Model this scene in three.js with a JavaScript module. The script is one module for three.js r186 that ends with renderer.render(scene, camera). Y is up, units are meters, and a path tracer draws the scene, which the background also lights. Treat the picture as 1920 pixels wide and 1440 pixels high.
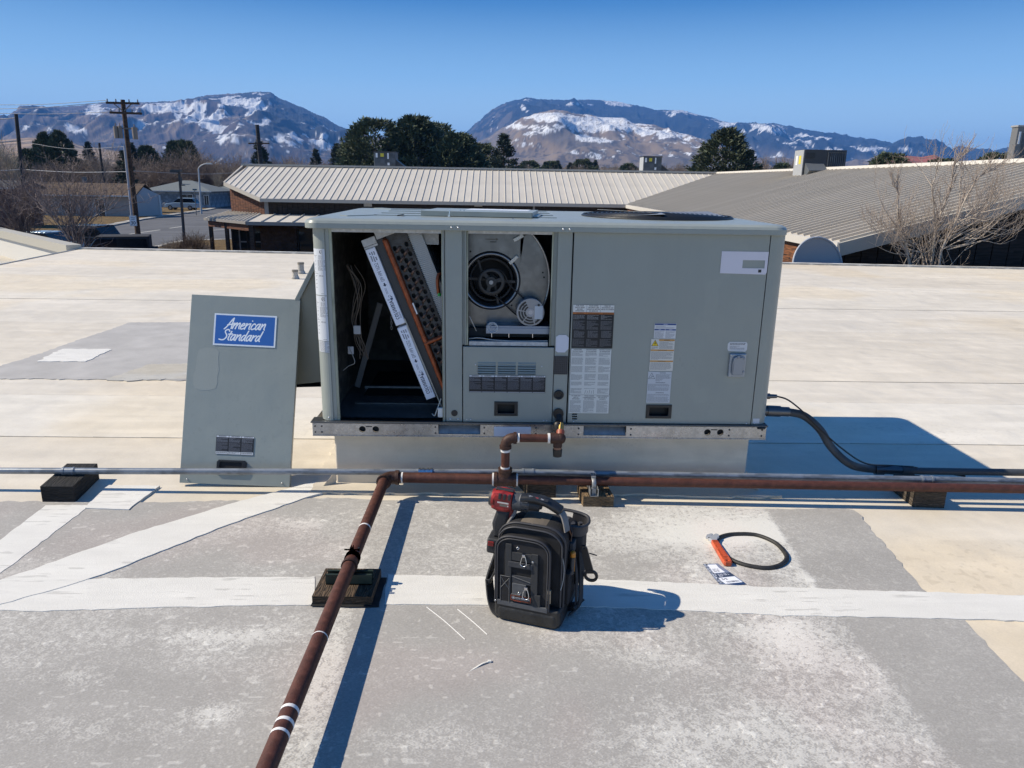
import * as THREE from 'three';
import { RoundedBoxGeometry } from 'three/addons/geometries/RoundedBoxGeometry.js';
import { mergeGeometries } from 'three/addons/utils/BufferGeometryUtils.js';

// ---------- camera, sky, sun, exposure ----------
const scene = new THREE.Scene();
const camera = new THREE.PerspectiveCamera(55.18, 4 / 3, 0.05, 60000);
camera.position.set(0.887, 1.5765, 3.5918);
camera.rotation.set(-0.2681, -0.0242, 0.017, 'YXZ');
camera.updateMatrixWorld(true);
const renderer = new THREE.WebGLRenderer({ antialias: true });
renderer.setSize(1024, 768);
renderer.toneMapping = THREE.LinearToneMapping;
renderer.toneMappingExposure = 1.27;
renderer.shadowMap.enabled = true;

function makeSky() {                                     // clear winter air: pale at the horizon, deep blue higher up
  const W = 1024, H = 512, d = new Float32Array(W * H * 4);
  const st = [[-1, .26, .25, .24], [-.02, .30, .36, .44], [0, .80, 1.02, 1.14], [.03, .70, .96, 1.11], [.124, .30, .55, .84], [.21, .060, .215, .50], [.32, .042, .175, .46], [.6, .03, .125, .35], [1, .022, .095, .28]];
  for (let j = 0; j < H; j++) {
    const e = Math.sin(((j + .5) / H - .5) * Math.PI);
    let k = 0; while (k < st.length - 2 && e > st[k + 1][0]) k++;
    const t = Math.min(1, Math.max(0, (e - st[k][0]) / (st[k + 1][0] - st[k][0])));
    for (let i = 0; i < W; i++) {
      const o = (j * W + i) * 4;
      for (let c = 0; c < 3; c++) d[o + c] = st[k][c + 1] * (1 - t) + st[k + 1][c + 1] * t;
      d[o + 3] = 1;
    }
  }
  const t = new THREE.DataTexture(d, W, H, THREE.RGBAFormat, THREE.FloatType);
  t.mapping = THREE.EquirectangularReflectionMapping; t.minFilter = t.magFilter = THREE.LinearFilter; t.needsUpdate = true;
  return t;
}
scene.background = scene.environment = makeSky();
const sun = new THREE.DirectionalLight(new THREE.Color(1, .905, .745), 5);
sun.position.set(-10.9, 10, -.25); sun.target.position.set(0, 0, 0);
sun.castShadow = true; sun.shadow.mapSize.set(4096, 4096);
Object.assign(sun.shadow.camera, { left: -14, right: 14, top: 14, bottom: -14, near: .5, far: 60 });
scene.add(sun, sun.target);

// ---------- helpers ----------
const v3 = (x, y, z) => new THREE.Vector3(x, y, z);
function rng(a) { return () => { a |= 0; a = a + 0x6D2B79F5 | 0; let t = Math.imul(a ^ a >>> 15, 1 | a); t = t + Math.imul(t ^ t >>> 7, 61 | t) ^ t; return ((t ^ t >>> 14) >>> 0) / 4294967296; }; }
const EYE = camera.position.clone();
function ray(px, py) { return v3(px / 960 - 1, 1 - py / 720, .5).unproject(camera).sub(EYE).normalize(); }   // a direction read off the photograph
const G = (px, py, y = 0) => { const d = ray(px, py); return EYE.clone().addScaledVector(d, (y - EYE.y) / d.y); };
const V = (px, py, z = 0) => { const d = ray(px, py); return EYE.clone().addScaledVector(d, (z - EYE.z) / d.z); };
function onPlane(px, py, n, p) { const d = ray(px, py); return EYE.clone().addScaledVector(d, p.clone().sub(EYE).dot(n) / d.dot(n)); }
function hash(x, y) { let h = Math.imul(x, 374761393) + Math.imul(y, 668265263) | 0; h = Math.imul(h ^ h >>> 13, 1274126177); return ((h ^ h >>> 16) >>> 0) / 4294967296; }
function noise(x, y, p = 0, q0 = p) {                            // value noise; p > 0 makes it repeat every p cells
  let i = Math.floor(x), j = Math.floor(y); const u = x - i, w = y - j, a = u * u * (3 - 2 * u), b = w * w * (3 - 2 * w);
  let i1 = i + 1, j1 = j + 1;
  if (p) { i = ((i % p) + p) % p; j = ((j % q0) + q0) % q0; i1 = (i + 1) % p; j1 = (j + 1) % q0; }
  const q = hash(i, j), r = hash(i1, j), s = hash(i, j1), t = hash(i1, j1);
  return (q + (r - q) * a) * (1 - b) + (s + (t - s) * a) * b;
}
function fbm(x, y, n = 4, p = 0, q = p) { let s = 0, a = .5, t = 0; for (let k = 0; k < n; k++) { s += a * noise(x, y, p, q); t += a; a *= .5; x = x * 2; y = y * 2; p *= 2; q *= 2; if (!p) { x += 17.3; y += 9.1; } } return s / t; }
const sm = (a, b, x) => { const t = Math.min(1, Math.max(0, (x - a) / (b - a))); return t * t * (3 - 2 * t); };
const lerp = (a, b, t) => a + (b - a) * t;
function tex(W, H, f, srgb = true, rep = true) {         // computed texture: f(u, v) -> [r, g, b] in 0..1 (as stored)
  const d = new Uint8Array(W * H * 4);
  for (let j = 0, o = 0; j < H; j++) for (let i = 0; i < W; i++, o += 4) {
    const c = f((i + .5) / W, (j + .5) / H);
    if (typeof c === 'number') d[o] = d[o + 1] = d[o + 2] = Math.max(0, Math.min(255, c * 255));
    else for (let k = 0; k < 3; k++) d[o + k] = Math.max(0, Math.min(255, c[k] * 255));
    d[o + 3] = 255;
  }
  const t = new THREE.DataTexture(d, W, H);
  if (srgb) t.colorSpace = THREE.SRGBColorSpace;
  if (rep) t.wrapS = t.wrapT = THREE.RepeatWrapping;
  t.magFilter = THREE.LinearFilter; t.minFilter = THREE.LinearMipmapLinearFilter; t.generateMipmaps = true; t.needsUpdate = true;
  return t;
}
function rep(t, x, y = x) { const c = t.clone(); c.repeat.set(x, y); c.needsUpdate = true; return c; }
function canvas(W, H, draw) {
  const c = document.createElement('canvas'); c.width = W; c.height = H; draw(c.getContext('2d'), W, H);
  const t = new THREE.CanvasTexture(c); t.colorSpace = THREE.SRGBColorSpace; t.magFilter = THREE.LinearFilter; return t;
}
const lin = (r, g, b) => new THREE.Color().setRGB(r, g, b);
function M(r, g, b, rough = .6, o = {}) { return new THREE.MeshStandardMaterial({ color: lin(r, g, b), roughness: rough, side: THREE.DoubleSide, ...o }); }
const names = {};
function numbered(n) { if (names[n] === undefined) { names[n] = 0; return n; } return `${n}_${String(++names[n]).padStart(3, '0')}`; }
function norm(g) {                                       // same attributes on every piece so that pieces merge
  g = g.index ? g.toNonIndexed() : g;
  if (!g.attributes.normal) g.computeVertexNormals();
  if (!g.attributes.uv) g.setAttribute('uv', new THREE.BufferAttribute(new Float32Array(g.attributes.position.count * 2), 2));
  for (const k of Object.keys(g.attributes)) if (!['position', 'normal', 'uv'].includes(k)) g.deleteAttribute(k);
  return g;
}
function metres(g) {                                     // uv in metres from the side each face looks to
  const p = g.attributes.position, n = g.attributes.normal, u = g.attributes.uv;
  for (let i = 0; i < p.count; i += 3) {
    let ax = 0, ay = 0, az = 0;
    for (let k = 0; k < 3; k++) { ax += Math.abs(n.getX(i + k)); ay += Math.abs(n.getY(i + k)); az += Math.abs(n.getZ(i + k)); }
    for (let k = i; k < i + 3; k++) {
      if (ay >= ax && ay >= az) u.setXY(k, p.getX(k), p.getZ(k));
      else if (ax >= az) u.setXY(k, p.getZ(k), p.getY(k));
      else u.setXY(k, p.getX(k), p.getY(k));
    }
  }
  return g;
}
function join(list, uvm = true) { let g = list.length > 1 ? mergeGeometries(list.map(norm)) : norm(list[0]); return uvm ? metres(g) : g; }
function part(name, list, mat, parent, uvm = true) {
  const m = new THREE.Mesh(join(Array.isArray(list) ? list : [list], uvm), mat);
  m.name = name; m.castShadow = m.receiveShadow = true; parent.add(m); return m;
}
function tag(o, label, category, group) { o.userData.label = label; o.userData.category = category; if (group) o.userData.group = group; return o; }
function thing(name, label, category, pos, group) {
  const o = new THREE.Group(); o.name = numbered(name); scene.add(o); if (pos) o.position.copy(pos); tag(o, label, category, group); return o;
}
function solo(name, list, mat, label, category, group, uvm = true) { const m = part(numbered(name), list, mat, scene, uvm); return tag(m, label, category, group); }
function struct(name, list, mat, uvm = true) { const m = part(name, list, mat, scene, uvm); m.userData.kind = 'structure'; return m; }
function dup(o, name, label, pos) { const c = o.clone(); c.name = numbered(name); c.userData = { ...o.userData, label }; if (pos) c.position.copy(pos); scene.add(c); return c; }
// shapes
const box = (x0, x1, y0, y1, z0, z1) => new THREE.BoxGeometry(x1 - x0, y1 - y0, z1 - z0).translate((x0 + x1) / 2, (y0 + y1) / 2, (z0 + z1) / 2);
const rbox = (x0, x1, y0, y1, z0, z1, r = .004, s = 2) => new RoundedBoxGeometry(x1 - x0, y1 - y0, z1 - z0, s, r).translate((x0 + x1) / 2, (y0 + y1) / 2, (z0 + z1) / 2);
function rod(a, b, r0, r1 = r0, n = 12, open = false) {
  const d = b.clone().sub(a), g = new THREE.CylinderGeometry(r1, r0, d.length(), n, 1, open);
  g.applyQuaternion(new THREE.Quaternion().setFromUnitVectors(v3(0, 1, 0), d.clone().normalize()));
  return g.translate((a.x + b.x) / 2, (a.y + b.y) / 2, (a.z + b.z) / 2);
}
const ring = (a, b, R, n = 24) => rod(a, b, R, R, n);
function tube(pts, r, seg = 40, n = 8, closed = false) { return new THREE.TubeGeometry(new THREE.CatmullRomCurve3(pts, closed), seg, r, n, closed); }
function poly(pts, h, opt = {}) {                        // shape in x-y, extruded along +z by h
  const s = new THREE.Shape(pts.map(p => new THREE.Vector2(p[0], p[1])));
  for (const hole of opt.holes || []) s.holes.push(hole);
  return new THREE.ExtrudeGeometry(s, { depth: h, bevelEnabled: !!opt.bevel, bevelSize: opt.bevel || 0, bevelThickness: opt.bevel || 0, bevelSegments: 2, bevelOffset: -(opt.bevel || 0), curveSegments: opt.cs || 12 });
}
const rectHole = (x0, x1, y0, y1) => new THREE.Path([new THREE.Vector2(x0, y0), new THREE.Vector2(x0, y1), new THREE.Vector2(x1, y1), new THREE.Vector2(x1, y0)]);
function roundHole(cx, cy, w, h, r) { const p = new THREE.Path(); p.moveTo(cx - w + r, cy - h); p.lineTo(cx + w - r, cy - h); p.quadraticCurveTo(cx + w, cy - h, cx + w, cy - h + r); p.lineTo(cx + w, cy + h - r); p.quadraticCurveTo(cx + w, cy + h, cx + w - r, cy + h); p.lineTo(cx - w + r, cy + h); p.quadraticCurveTo(cx - w, cy + h, cx - w, cy + h - r); p.lineTo(cx - w, cy - h + r); p.quadraticCurveTo(cx - w, cy - h, cx - w + r, cy - h); return p; }
const circHole = (x, y, r) => { const p = new THREE.Path(); p.absarc(x, y, r, 0, Math.PI * 2, true); return p; };
function slab(pts, y0, y1, jag = 0, seed = 1) {          // flat piece on the ground from x-z corners, top at y1; jag frays its edge
  const r = rng(seed); let q = pts;
  if (jag) {
    q = []; pts.forEach((a, i) => { const b = pts[(i + 1) % pts.length], L = Math.hypot(b[0] - a[0], b[1] - a[1]), n = Math.max(1, Math.min(160, Math.round(L / .035))); for (let k = 0; k < n; k++) { const t = k / n, wob = (k ? 1 : 0) * jag * ((r() - .5) + 1.6 * (noise(t * L * 3 + seed * 7, i * 5.3) - .5)); q.push([lerp(a[0], b[0], t) - (b[1] - a[1]) / L * wob, lerp(a[1], b[1], t) + (b[0] - a[0]) / L * wob]); } });
  }
  const s = new THREE.Shape(q.map(p => new THREE.Vector2(p[0], -p[1])));
  return new THREE.ExtrudeGeometry(s, { depth: y1 - y0, bevelEnabled: false }).rotateX(-Math.PI / 2).translate(0, y0, 0);
}
function quad(a, b, c, d, t = 0) {                       // four corners in order; t gives it a thickness below its face
  const n = b.clone().sub(a).cross(d.clone().sub(a)).normalize(), P = [a, b, c, d], Q = P.map(p => p.clone().addScaledVector(n, -t)), v = [], f = (...q) => { for (const i of [0, 1, 2, 0, 2, 3]) v.push(q[i].x, q[i].y, q[i].z); };
  f(...P); if (t) { f(Q[3], Q[2], Q[1], Q[0]); for (let i = 0; i < 4; i++) { const j = (i + 1) % 4; f(P[i], Q[i], Q[j], P[j]); } }
  const g = new THREE.BufferGeometry(); g.setAttribute('position', new THREE.BufferAttribute(new Float32Array(v), 3)); g.computeVertexNormals(); return g;
}
function frame(o, x, y, z) { return new THREE.Matrix4().makeBasis(x, y, z).setPosition(o); }
function beam(a, b, w, h) {                              // square bar from a to b
  const d = b.clone().sub(a), L = d.length(), x = d.normalize(), up = Math.abs(x.y) > .9 ? v3(0, 0, 1) : v3(0, 1, 0), z = x.clone().cross(up).normalize(), y = z.clone().cross(x);
  return new THREE.BoxGeometry(L, h, w).applyMatrix4(frame(a.clone().add(b).multiplyScalar(.5), x, y, z));
}
// ---------- shared textures and materials ----------
const tGrain = tex(512, 512, (u, v) => .80 + .2 * (.55 * fbm(u * 8, v * 8, 4, 8) + .45 * hash(u * 512 | 0, v * 512 | 0)));
const tBlotch = tex(512, 512, (u, v) => .74 + .26 * sm(.2, .75, fbm(u * 6, v * 6, 5, 6)));
const tMetal = tex(512, 512, (u, v) => { const a = fbm(u * 16, v * 16, 3, 16), b = noise(u * 40, v * 40, 40); return .80 + .16 * a + .04 * (b > .55 ? 1 : .2); });
const tRust = tex(512, 512, (u, v) => { const a = fbm(u * 10, v * 10, 5, 10), b = fbm(u * 40 + 3, v * 40, 3, 40); return [.66 + .34 * a + .1 * (b - .5), .60 + .34 * a + .16 * (b - .5), .56 + .34 * a + .2 * (b - .5)]; });
const tWood = tex(512, 512, (u, v) => { const w = fbm(u * 3, v * 20, 3, 0) , l = Math.sin((v * 60 + 6 * w + 2 * fbm(u * 4, v * 2, 3)) * 2.2); const cr = noise(u * 6, v * 90) > .8 ? .3 : 0; return .58 + .22 * w + .14 * l - cr; });
const tBumpFine = tex(512, 512, (u, v) => .5 * hash(u * 512 | 0, v * 512 | 0) + .5 * noise(u * 128, v * 128, 128), false);
const tWave = tex(512, 512, (u, v) => fbm(u * 5, v * 5, 4, 5), false);
const tWeave = tex(256, 256, (u, v) => .45 + .25 * Math.sin(u * 201.06) * Math.sin(v * 201.06) + .3 * fbm(u * 16, v * 16, 3, 16), false);

const paint = M(.35, .382, .358, .42, { map: rep(tBlotch, .7), roughnessMap: rep(tGrain, 2), bumpMap: rep(tWave, 1.2), bumpScale: .003 });
paint.map = rep(tex(512, 512, (u, v) => { const a = fbm(u * 5, v * 5, 5, 5), s = fbm(u * 48, v * 3, 3, 48, 3), d = sm(.6, .75, fbm(u * 9, v * 7, 4, 9, 7)), k = sm(.8, .86, noise(u * 90, v * 90, 90)) * sm(.5, .65, a); const q = .86 + .10 * a + .03 * (s - .5) + .03 * d - .05 * k; const z = .45 * q + .55 * .9; return [z + .006 * d, z + .003 * d, z - .004]; }), .8);
const paintIn = M(.40, .42, .32, .5, { map: rep(tBlotch, 1) });
const galv = M(.50, .51, .52, .38, { metalness: .85, map: rep(tMetal, 4), roughnessMap: rep(tMetal, 3) });
const galvDull = M(.42, .43, .44, .5, { metalness: .55, map: rep(tMetal, 3) });
const steelDark = M(.16, .17, .18, .42, { metalness: .8, map: rep(tMetal, 3) });
const chrome = M(.62, .63, .65, .22, { metalness: 1 });
const blackPl = M(.014, .015, .017, .42, { bumpMap: rep(tBumpFine, 4), bumpScale: .0004 });
const blackIn = M(.03, .031, .033, .75, { map: rep(tBlotch, 1.5) });
const rubber = M(.02, .02, .021, .65, { map: rep(tBlotch, 6) });
const rust = M(.128, .05, .035, .62, { map: rep(tRust, 5), bumpMap: rep(tRust, 9), bumpScale: .0015, metalness: .15 });
const fitting = M(.085, .045, .036, .6, { map: rep(tRust, 9), bumpMap: rep(tRust, 14), bumpScale: .002, metalness: .2 });
const brass = M(.60, .42, .15, .3, { metalness: 1 });
const conduitM = M(.27, .30, .34, .34, { metalness: .35, map: rep(tBlotch, 3) });
const tapeW = M(.72, .7, .68, .7);
const white = M(.78, .79, .8, .6);
const copper = M(.40, .13, .06, .42, { metalness: .6, map: rep(tRust, 8) });
const woodDark = M(.035, .032, .03, .9, { map: rep(tWood, 3.5), bumpMap: rep(tWood, 3.5), bumpScale: .006 });
const woodGrey = M(.15, .115, .082, .85, { map: rep(tWood, 4), bumpMap: rep(tWood, 4), bumpScale: .005 });

// ---------- our roof: membrane sheets, coating, seam strips ----------
const tMembrane = tex(2048, 2048, (u, v) => {
  const a = fbm(u * 5, v * 9, 5, 5, 9), s = fbm(u * 10, v * 90, 4, 10, 90), g = hash(u * 2048 | 0, v * 2048 | 0), d = fbm(u * 60, v * 60, 3, 60), w = sm(.54, .66, fbm(u * 14, v * 60, 4, 14, 60)), k = sm(.74, .82, noise(u * 420, v * 420, 420)) * sm(.55, .75, a);
  const b = .87 + .08 * (a - .5) + .06 * (s - .5) + .035 * (g - .5) + .05 * (d - .5) + .02 * w - .05 * k, warm = sm(.42, .7, fbm(u * 6, v * 7, 4, 6, 7));
  return [b, b - .014 - .018 * warm, b - .042 - .05 * warm];
});
const mem = [[.93, .88, .79], [.91, .85, .75], [.95, .915, .845], [.92, .87, .785]].map(c => M(...c, .58, { map: rep(tMembrane, 1 / 9, 1 / 9), bumpMap: rep(tWave, .5), bumpScale: .02 }));
const roofBase = M(.4, .38, .35, .8);
const L0 = G(150, 467), L1 = G(0, 497), R0 = G(1920, 505);
const bk = x => lerp(L0.z, R0.z, (x - L0.x) / (R0.x - L0.x));         // far edge of our roof
const lf = z => lerp(L0.x, L1.x, (z - L0.z) / (L1.z - L0.z));         // its left edge
const flat = struct('flat_roof', [slab([[L0.x, L0.z], [R0.x + 6, bk(R0.x + 6)], [R0.x + 6, 7], [lf(7), 7]], -.6, -.006)], roofBase);
const zs = [-20, G(1700, 540).z, G(200, 562).z, G(1700, 625).z, G(1700, 717).z, G(1700, 757).z, G(1700, 833).z, .35, 2, 7];
for (let k = 0; k < zs.length - 1; k++) {
  const z0 = zs[k], z1 = zs[k + 1], xr = R0.x + 6, up = k % 2 ? .003 : 0;
  const pts = k ? [[lf(z0) + .02, z0], [xr, z0], [xr, z1], [lf(z1) + .02, z1]] : [[L0.x + .02, L0.z + .02], [xr, bk(xr) + .02], [xr, z1], [lf(z1) + .02, z1]];
  const g = slab(pts, -.005, up); part('membrane_sheet', [g], mem[[1, 0, 3, 1, 3, 2, 1, 1, 1][k] % 4], flat);
}
const sealM = M(.64, .59, .51, .8, { map: rep(tBlotch, 1) });
for (let k = 1; k < 7; k++) part('lap_sealant', [tube(Array.from({ length: 24 }, (_, i) => v3(lerp(lf(zs[k]) + .1, R0.x + 5, i / 23), .0035, zs[k] + .012 * (noise(i * .9, k * 3.7) - .5))), .0045, 80, 4).scale(1, .5, 1)], sealM, flat);
// metal drip edge along the far side
const edgeM = M(.74, .71, .65, .5, { map: rep(tBlotch, 1) });
part('edge_metal', [beam(v3(L0.x - .02, .012, L0.z), v3(R0.x + 6, .012, bk(R0.x + 6)), .12, .05), beam(v3(L0.x, -.16, L0.z - .05), v3(R0.x + 6, -.16, bk(R0.x + 6) - .05), .02, .3)], edgeM, flat);
part('roof_wall', [beam(v3(L0.x, -1.95, L0.z + .1), v3(R0.x + 6, -1.95, bk(R0.x + 6) + .1), .2, 2.7)], M(.3, .2, .14, .8), flat);
// lower roof at the far left with its parapet
const lowM = M(.66, .65, .63, .6, { map: rep(tMembrane, 1 / 9, 1 / 9) });
const Pa = v3(L0.x - .05, .06, L0.z + .1), Pb = G(-60, 418, .06);
const low = struct('lower_roof', [slab([[L0.x - .02, L0.z], [lf(7), 7], [Pb.x - 4, 7], [Pb.x, Pb.z]], -1.0, -.62)], lowM);
const pd = Pb.clone().sub(Pa).normalize(), pn = v3(-pd.z, 0, pd.x);
if (pn.z < 0) pn.negate();
const para = thing('parapet_wall', 'beige parapet wall with metal cap around the lower roof at far left', 'wall');
part('wall', [beam(Pa.clone().setY(-.42), Pb.clone().setY(-.42), .2, .8)], M(.58, .56, .52, .7), para);
part('cap', [beam(Pa.clone().setY(0).addScaledVector(pn, .02), Pb.clone().setY(0).addScaledVector(pn, .02), .3, .2)], M(.42, .395, .335, .6), para);
{ const q = V(43, 452, -1).sub(EYE), a = Pa.clone().lerp(Pb, .62); part('cap_joint', [beam(a.clone().setY(-.0).addScaledVector(pn, .03), a.clone().addScaledVector(pd, .35).setY(-.0).addScaledVector(pn, .03), .31, .22)], M(.3, .28, .24, .6), para); }
part('roof_step', [quad(v3(L0.x - .03, 0, L0.z), v3(lf(7) - .03, 0, 7), v3(lf(7) - .5, -.62, 7), v3(L0.x - .45, -.62, L0.z), .02)], lowM, low);

// grey roof coating, worn to white in places
const GX0 = -2.4, GX1 = 4.4, GZ0 = .05, GZ1 = 3.45;
const gp = (px, py) => { const q = G(px, py); return [q.x, q.z]; };
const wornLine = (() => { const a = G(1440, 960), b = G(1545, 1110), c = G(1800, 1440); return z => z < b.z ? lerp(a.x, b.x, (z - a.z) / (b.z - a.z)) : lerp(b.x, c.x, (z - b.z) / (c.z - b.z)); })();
const worn = [[420, 1195, .30, .07, .8], [140, 1270, .18, .06, .6], [400, 1340, .09, .05, 1], [180, 1370, .35, .07, .5], [1560, 1080, .2, .2, .9], [1480, 1200, .18, .16, .9], [1700, 1260, .13, .06, .7], [1880, 1325, .14, .05, .8], [1400, 1000, .5, .12, .8], [1300, 1400, .6, .2, .45], [800, 1390, .3, .09, .4], [300, 1010, .35, .1, .35], [560, 985, .2, .08, .35], [1100, 1010, .4, .1, .25]].map(([x, y, rx, rz, w]) => { const q = G(x, y); return [q.x, q.z, rx, rz, w]; });
const fade = (() => { const a = G(690, 950), b = G(560, 1440); return z => lerp(a.x, b.x, (z - a.z) / (b.z - a.z)); })();
const tCoat = tex(2048, 2048, (u, v) => {
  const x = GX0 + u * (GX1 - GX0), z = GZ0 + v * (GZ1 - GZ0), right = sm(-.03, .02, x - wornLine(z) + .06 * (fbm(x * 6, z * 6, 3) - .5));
  const l = fbm(x * 1.6, z * 2.4, 4), m = fbm(x * 7, z * 9, 4), f = fbm(x * 55, z * 62, 3), h = hash(u * 2048 | 0, v * 2048 | 0), gr = noise(x * 240, z * 240);
  let w = .30 * sm(.4, .7, l) + .34 * (1 - right) * sm(1.1, 1.9, x + .25 * (m - .5)) + .1 * (m - .5);
  for (const [cx, cz, rx, rz, s] of worn) { const d = ((x - cx) / rx) ** 2 + ((z - cz) / rz) ** 2; if (d < 3) w += s * .62 * Math.exp(-d * 1.3) * (.55 + .9 * m); }
  w += .42 * (1 - sm(.035, .075, Math.abs(x - fade(z) + .02 * (m - .5)))) * sm(.55, .9, z);
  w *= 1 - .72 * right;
  const speck = sm(.60 - .55 * w, .86 - .5 * w, .55 * f + .3 * gr + .25 * h), flakes = sm(.79, .84, noise(x * 42, z * 70) * (.75 + .4 * m)) * (.35 + .5 * (1 - right));
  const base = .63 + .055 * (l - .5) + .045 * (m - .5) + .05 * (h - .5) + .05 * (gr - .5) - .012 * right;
  const k = Math.min(1, speck * (.16 + 1.0 * w) + flakes * .45), wh = .83 + .06 * (h - .5);
  const tint = .012 * sm(.5, .75, fbm(x * 2 + 4, z * 2, 3));
  return [lerp(base, wh, k) + tint, lerp(base - .006, wh, k), lerp(base - .014, wh - .012, k)];
}, true, false);
const coat = M(1, .975, .93, .86, { map: tCoat, bumpMap: tCoat, bumpScale: .0045 });
function coatUV(g) { const p = g.attributes.position, u = g.attributes.uv; for (let i = 0; i < p.count; i++) u.setXY(i, (p.getX(i) - GX0) / (GX1 - GX0), (p.getZ(i) - GZ0) / (GZ1 - GZ0)); return g; }
{
  const A = gp(640, 936), B = gp(1170, 950), C = gp(1600, 958), D = gp(1742, 1115), E2 = gp(1815, 1172), F = gp(1920, 1282);
  const g = norm(slab([[GX0, gp(0, 944)[1]], gp(0, 943), gp(330, 943), A, B, C, D, E2, F, [F[0] - .05, GZ1], [GX0, GZ1]], -.004, .006, .016, 5));
  part('coating_patch', coatUV(g), coat, flat, false);
  const coat2 = M(.62, .62, .61, .85, { map: rep(tMembrane, 1 / 3.1, 1 / 3.1), bumpMap: rep(tBumpFine, 3), bumpScale: .002 });
  part('coating_patch', [slab([gp(-60, 712), gp(-60, 706), gp(60, 668), gp(240, 606), gp(420, 605), gp(560, 607), gp(540, 720), gp(365, 714)], -.004, .006, .03, 9)], M(.52, .50, .475, .85, { map: rep(tGrain, .9) }), flat);
  part('coating_patch', [slab([gp(270, 688), gp(285, 684), gp(400, 683), gp(400, 713), gp(200, 714)], .0, .0085, .04, 19)], coat2, flat);
  const stripM = M(.84, .83, .80, .8, { map: rep(tex(512, 512, (u, v) => { const s = fbm(u * 4, v * 40, 4, 4, 40), m = fbm(u * 7, v * 7, 4, 7), h = hash(u * 512 | 0, v * 512 | 0), c = sm(.62, .74, fbm(u * 12, v * 60, 3, 12, 60)) * sm(.45, .6, m); const q = .92 + .03 * (s - .5) + .06 * (m - .5) + .04 * (h - .5) - .10 * c; return [q, q - .006, q - .02]; }), .9, 1.4), bumpMap: rep(tBumpFine, 4), bumpScale: .0012 });
  const strip = (pts, y, s, j = .008) => part('seam_strip', [slab(pts, .0, y, j, s)], stripM, flat);
  strip([gp(-80, 1146), gp(-80, 1096), gp(180, 1089), gp(420, 1086), gp(590, 1084), gp(590, 1137), gp(340, 1141), gp(100, 1148)], .0085, 3);
  strip([gp(728, 1080), gp(1120, 1089), gp(1560, 1108), gp(1990, 1121), gp(1990, 1170), gp(1500, 1158), gp(1100, 1140), gp(722, 1136)], .0085, 4);
  strip([gp(-80, 1122), gp(0, 1092), gp(260, 1000), gp(440, 946), gp(560, 914), gp(640, 893), gp(690, 889), gp(694, 902), gp(590, 931), gp(420, 990), gp(210, 1074), gp(100, 1110), gp(-80, 1160)], .0105, 6);
  strip([gp(-80, 1075), gp(0, 1016), gp(86, 950), gp(168, 950), gp(168, 951), gp(90, 1012), gp(0, 1078), gp(-80, 1150)], .008, 7);
  strip([gp(160, 956), gp(205, 913), gp(300, 914), gp(242, 959)], .0115, 8, .008);
  strip([gp(70, 680), gp(118, 656), gp(205, 656), gp(160, 680)], .0105, 12, .03);
  const scratch = M(.74, .735, .72, .85);
  for (const [a, b, c] of [[[800, 1141], [832, 1166], [872, 1202]], [[858, 1145], [886, 1168], [914, 1193]]]) {
    const A1 = G(...a), B1 = G(...b), C1 = G(...c); A1.y = B1.y = C1.y = .0065;
    part('paint_drip', [tube([A1, B1, C1], .0016, 14, 5)], scratch, flat);
  }
}
// ---------- roof curb and packaged unit ----------
const X0 = -.004, X1 = 2.306, XR = 2.272, DEP = 1.35, YT = 1.352;
{
  const cM = M(.90, .83, .73, .6, { map: rep(tMembrane, .25), bumpMap: rep(tWave, 1), bumpScale: .006 });
  const cu = thing('roof_curb', 'beige membrane covered curb under the big grey rooftop unit', 'roof curb');
  part('curb_wall', [rbox(.045, 2.245, -.002, .312, -1.27, -.075, .012)], cM, cu);
  part('flashing', [slab([[-.07, .06], [2.40, .06], [2.40, -1.42], [-.07, -1.42]], .001, .0125, .02, 33)], mem[1], cu);
  part('flashing_corner', [quad(v3(.045, .085, -.07), v3(.045, .004, -.07), v3(-.02, .004, -.02), v3(-.012, .012, -.03), .003), quad(v3(2.245, .1, -.07), v3(2.30, .016, -.01), v3(2.31, .004, -.03), v3(2.245, .004, -.07), .003)], cM, cu);
}
const rtu = thing('rooftop_unit', 'large grey packaged air conditioner with two front bays standing open', 'rooftop unit');
const screwM = M(.55, .56, .58, .35, { metalness: .8 });
const screws = (list, z, parent, r = .0055) => list.forEach(([x, y]) => part('screw', [new THREE.SphereGeometry(r, 8, 6, 0, 6.29, 0, 1.6).rotateX(Math.PI / 2).scale(1, 1, .7).translate(x, y, z)], screwM, parent));
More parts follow.
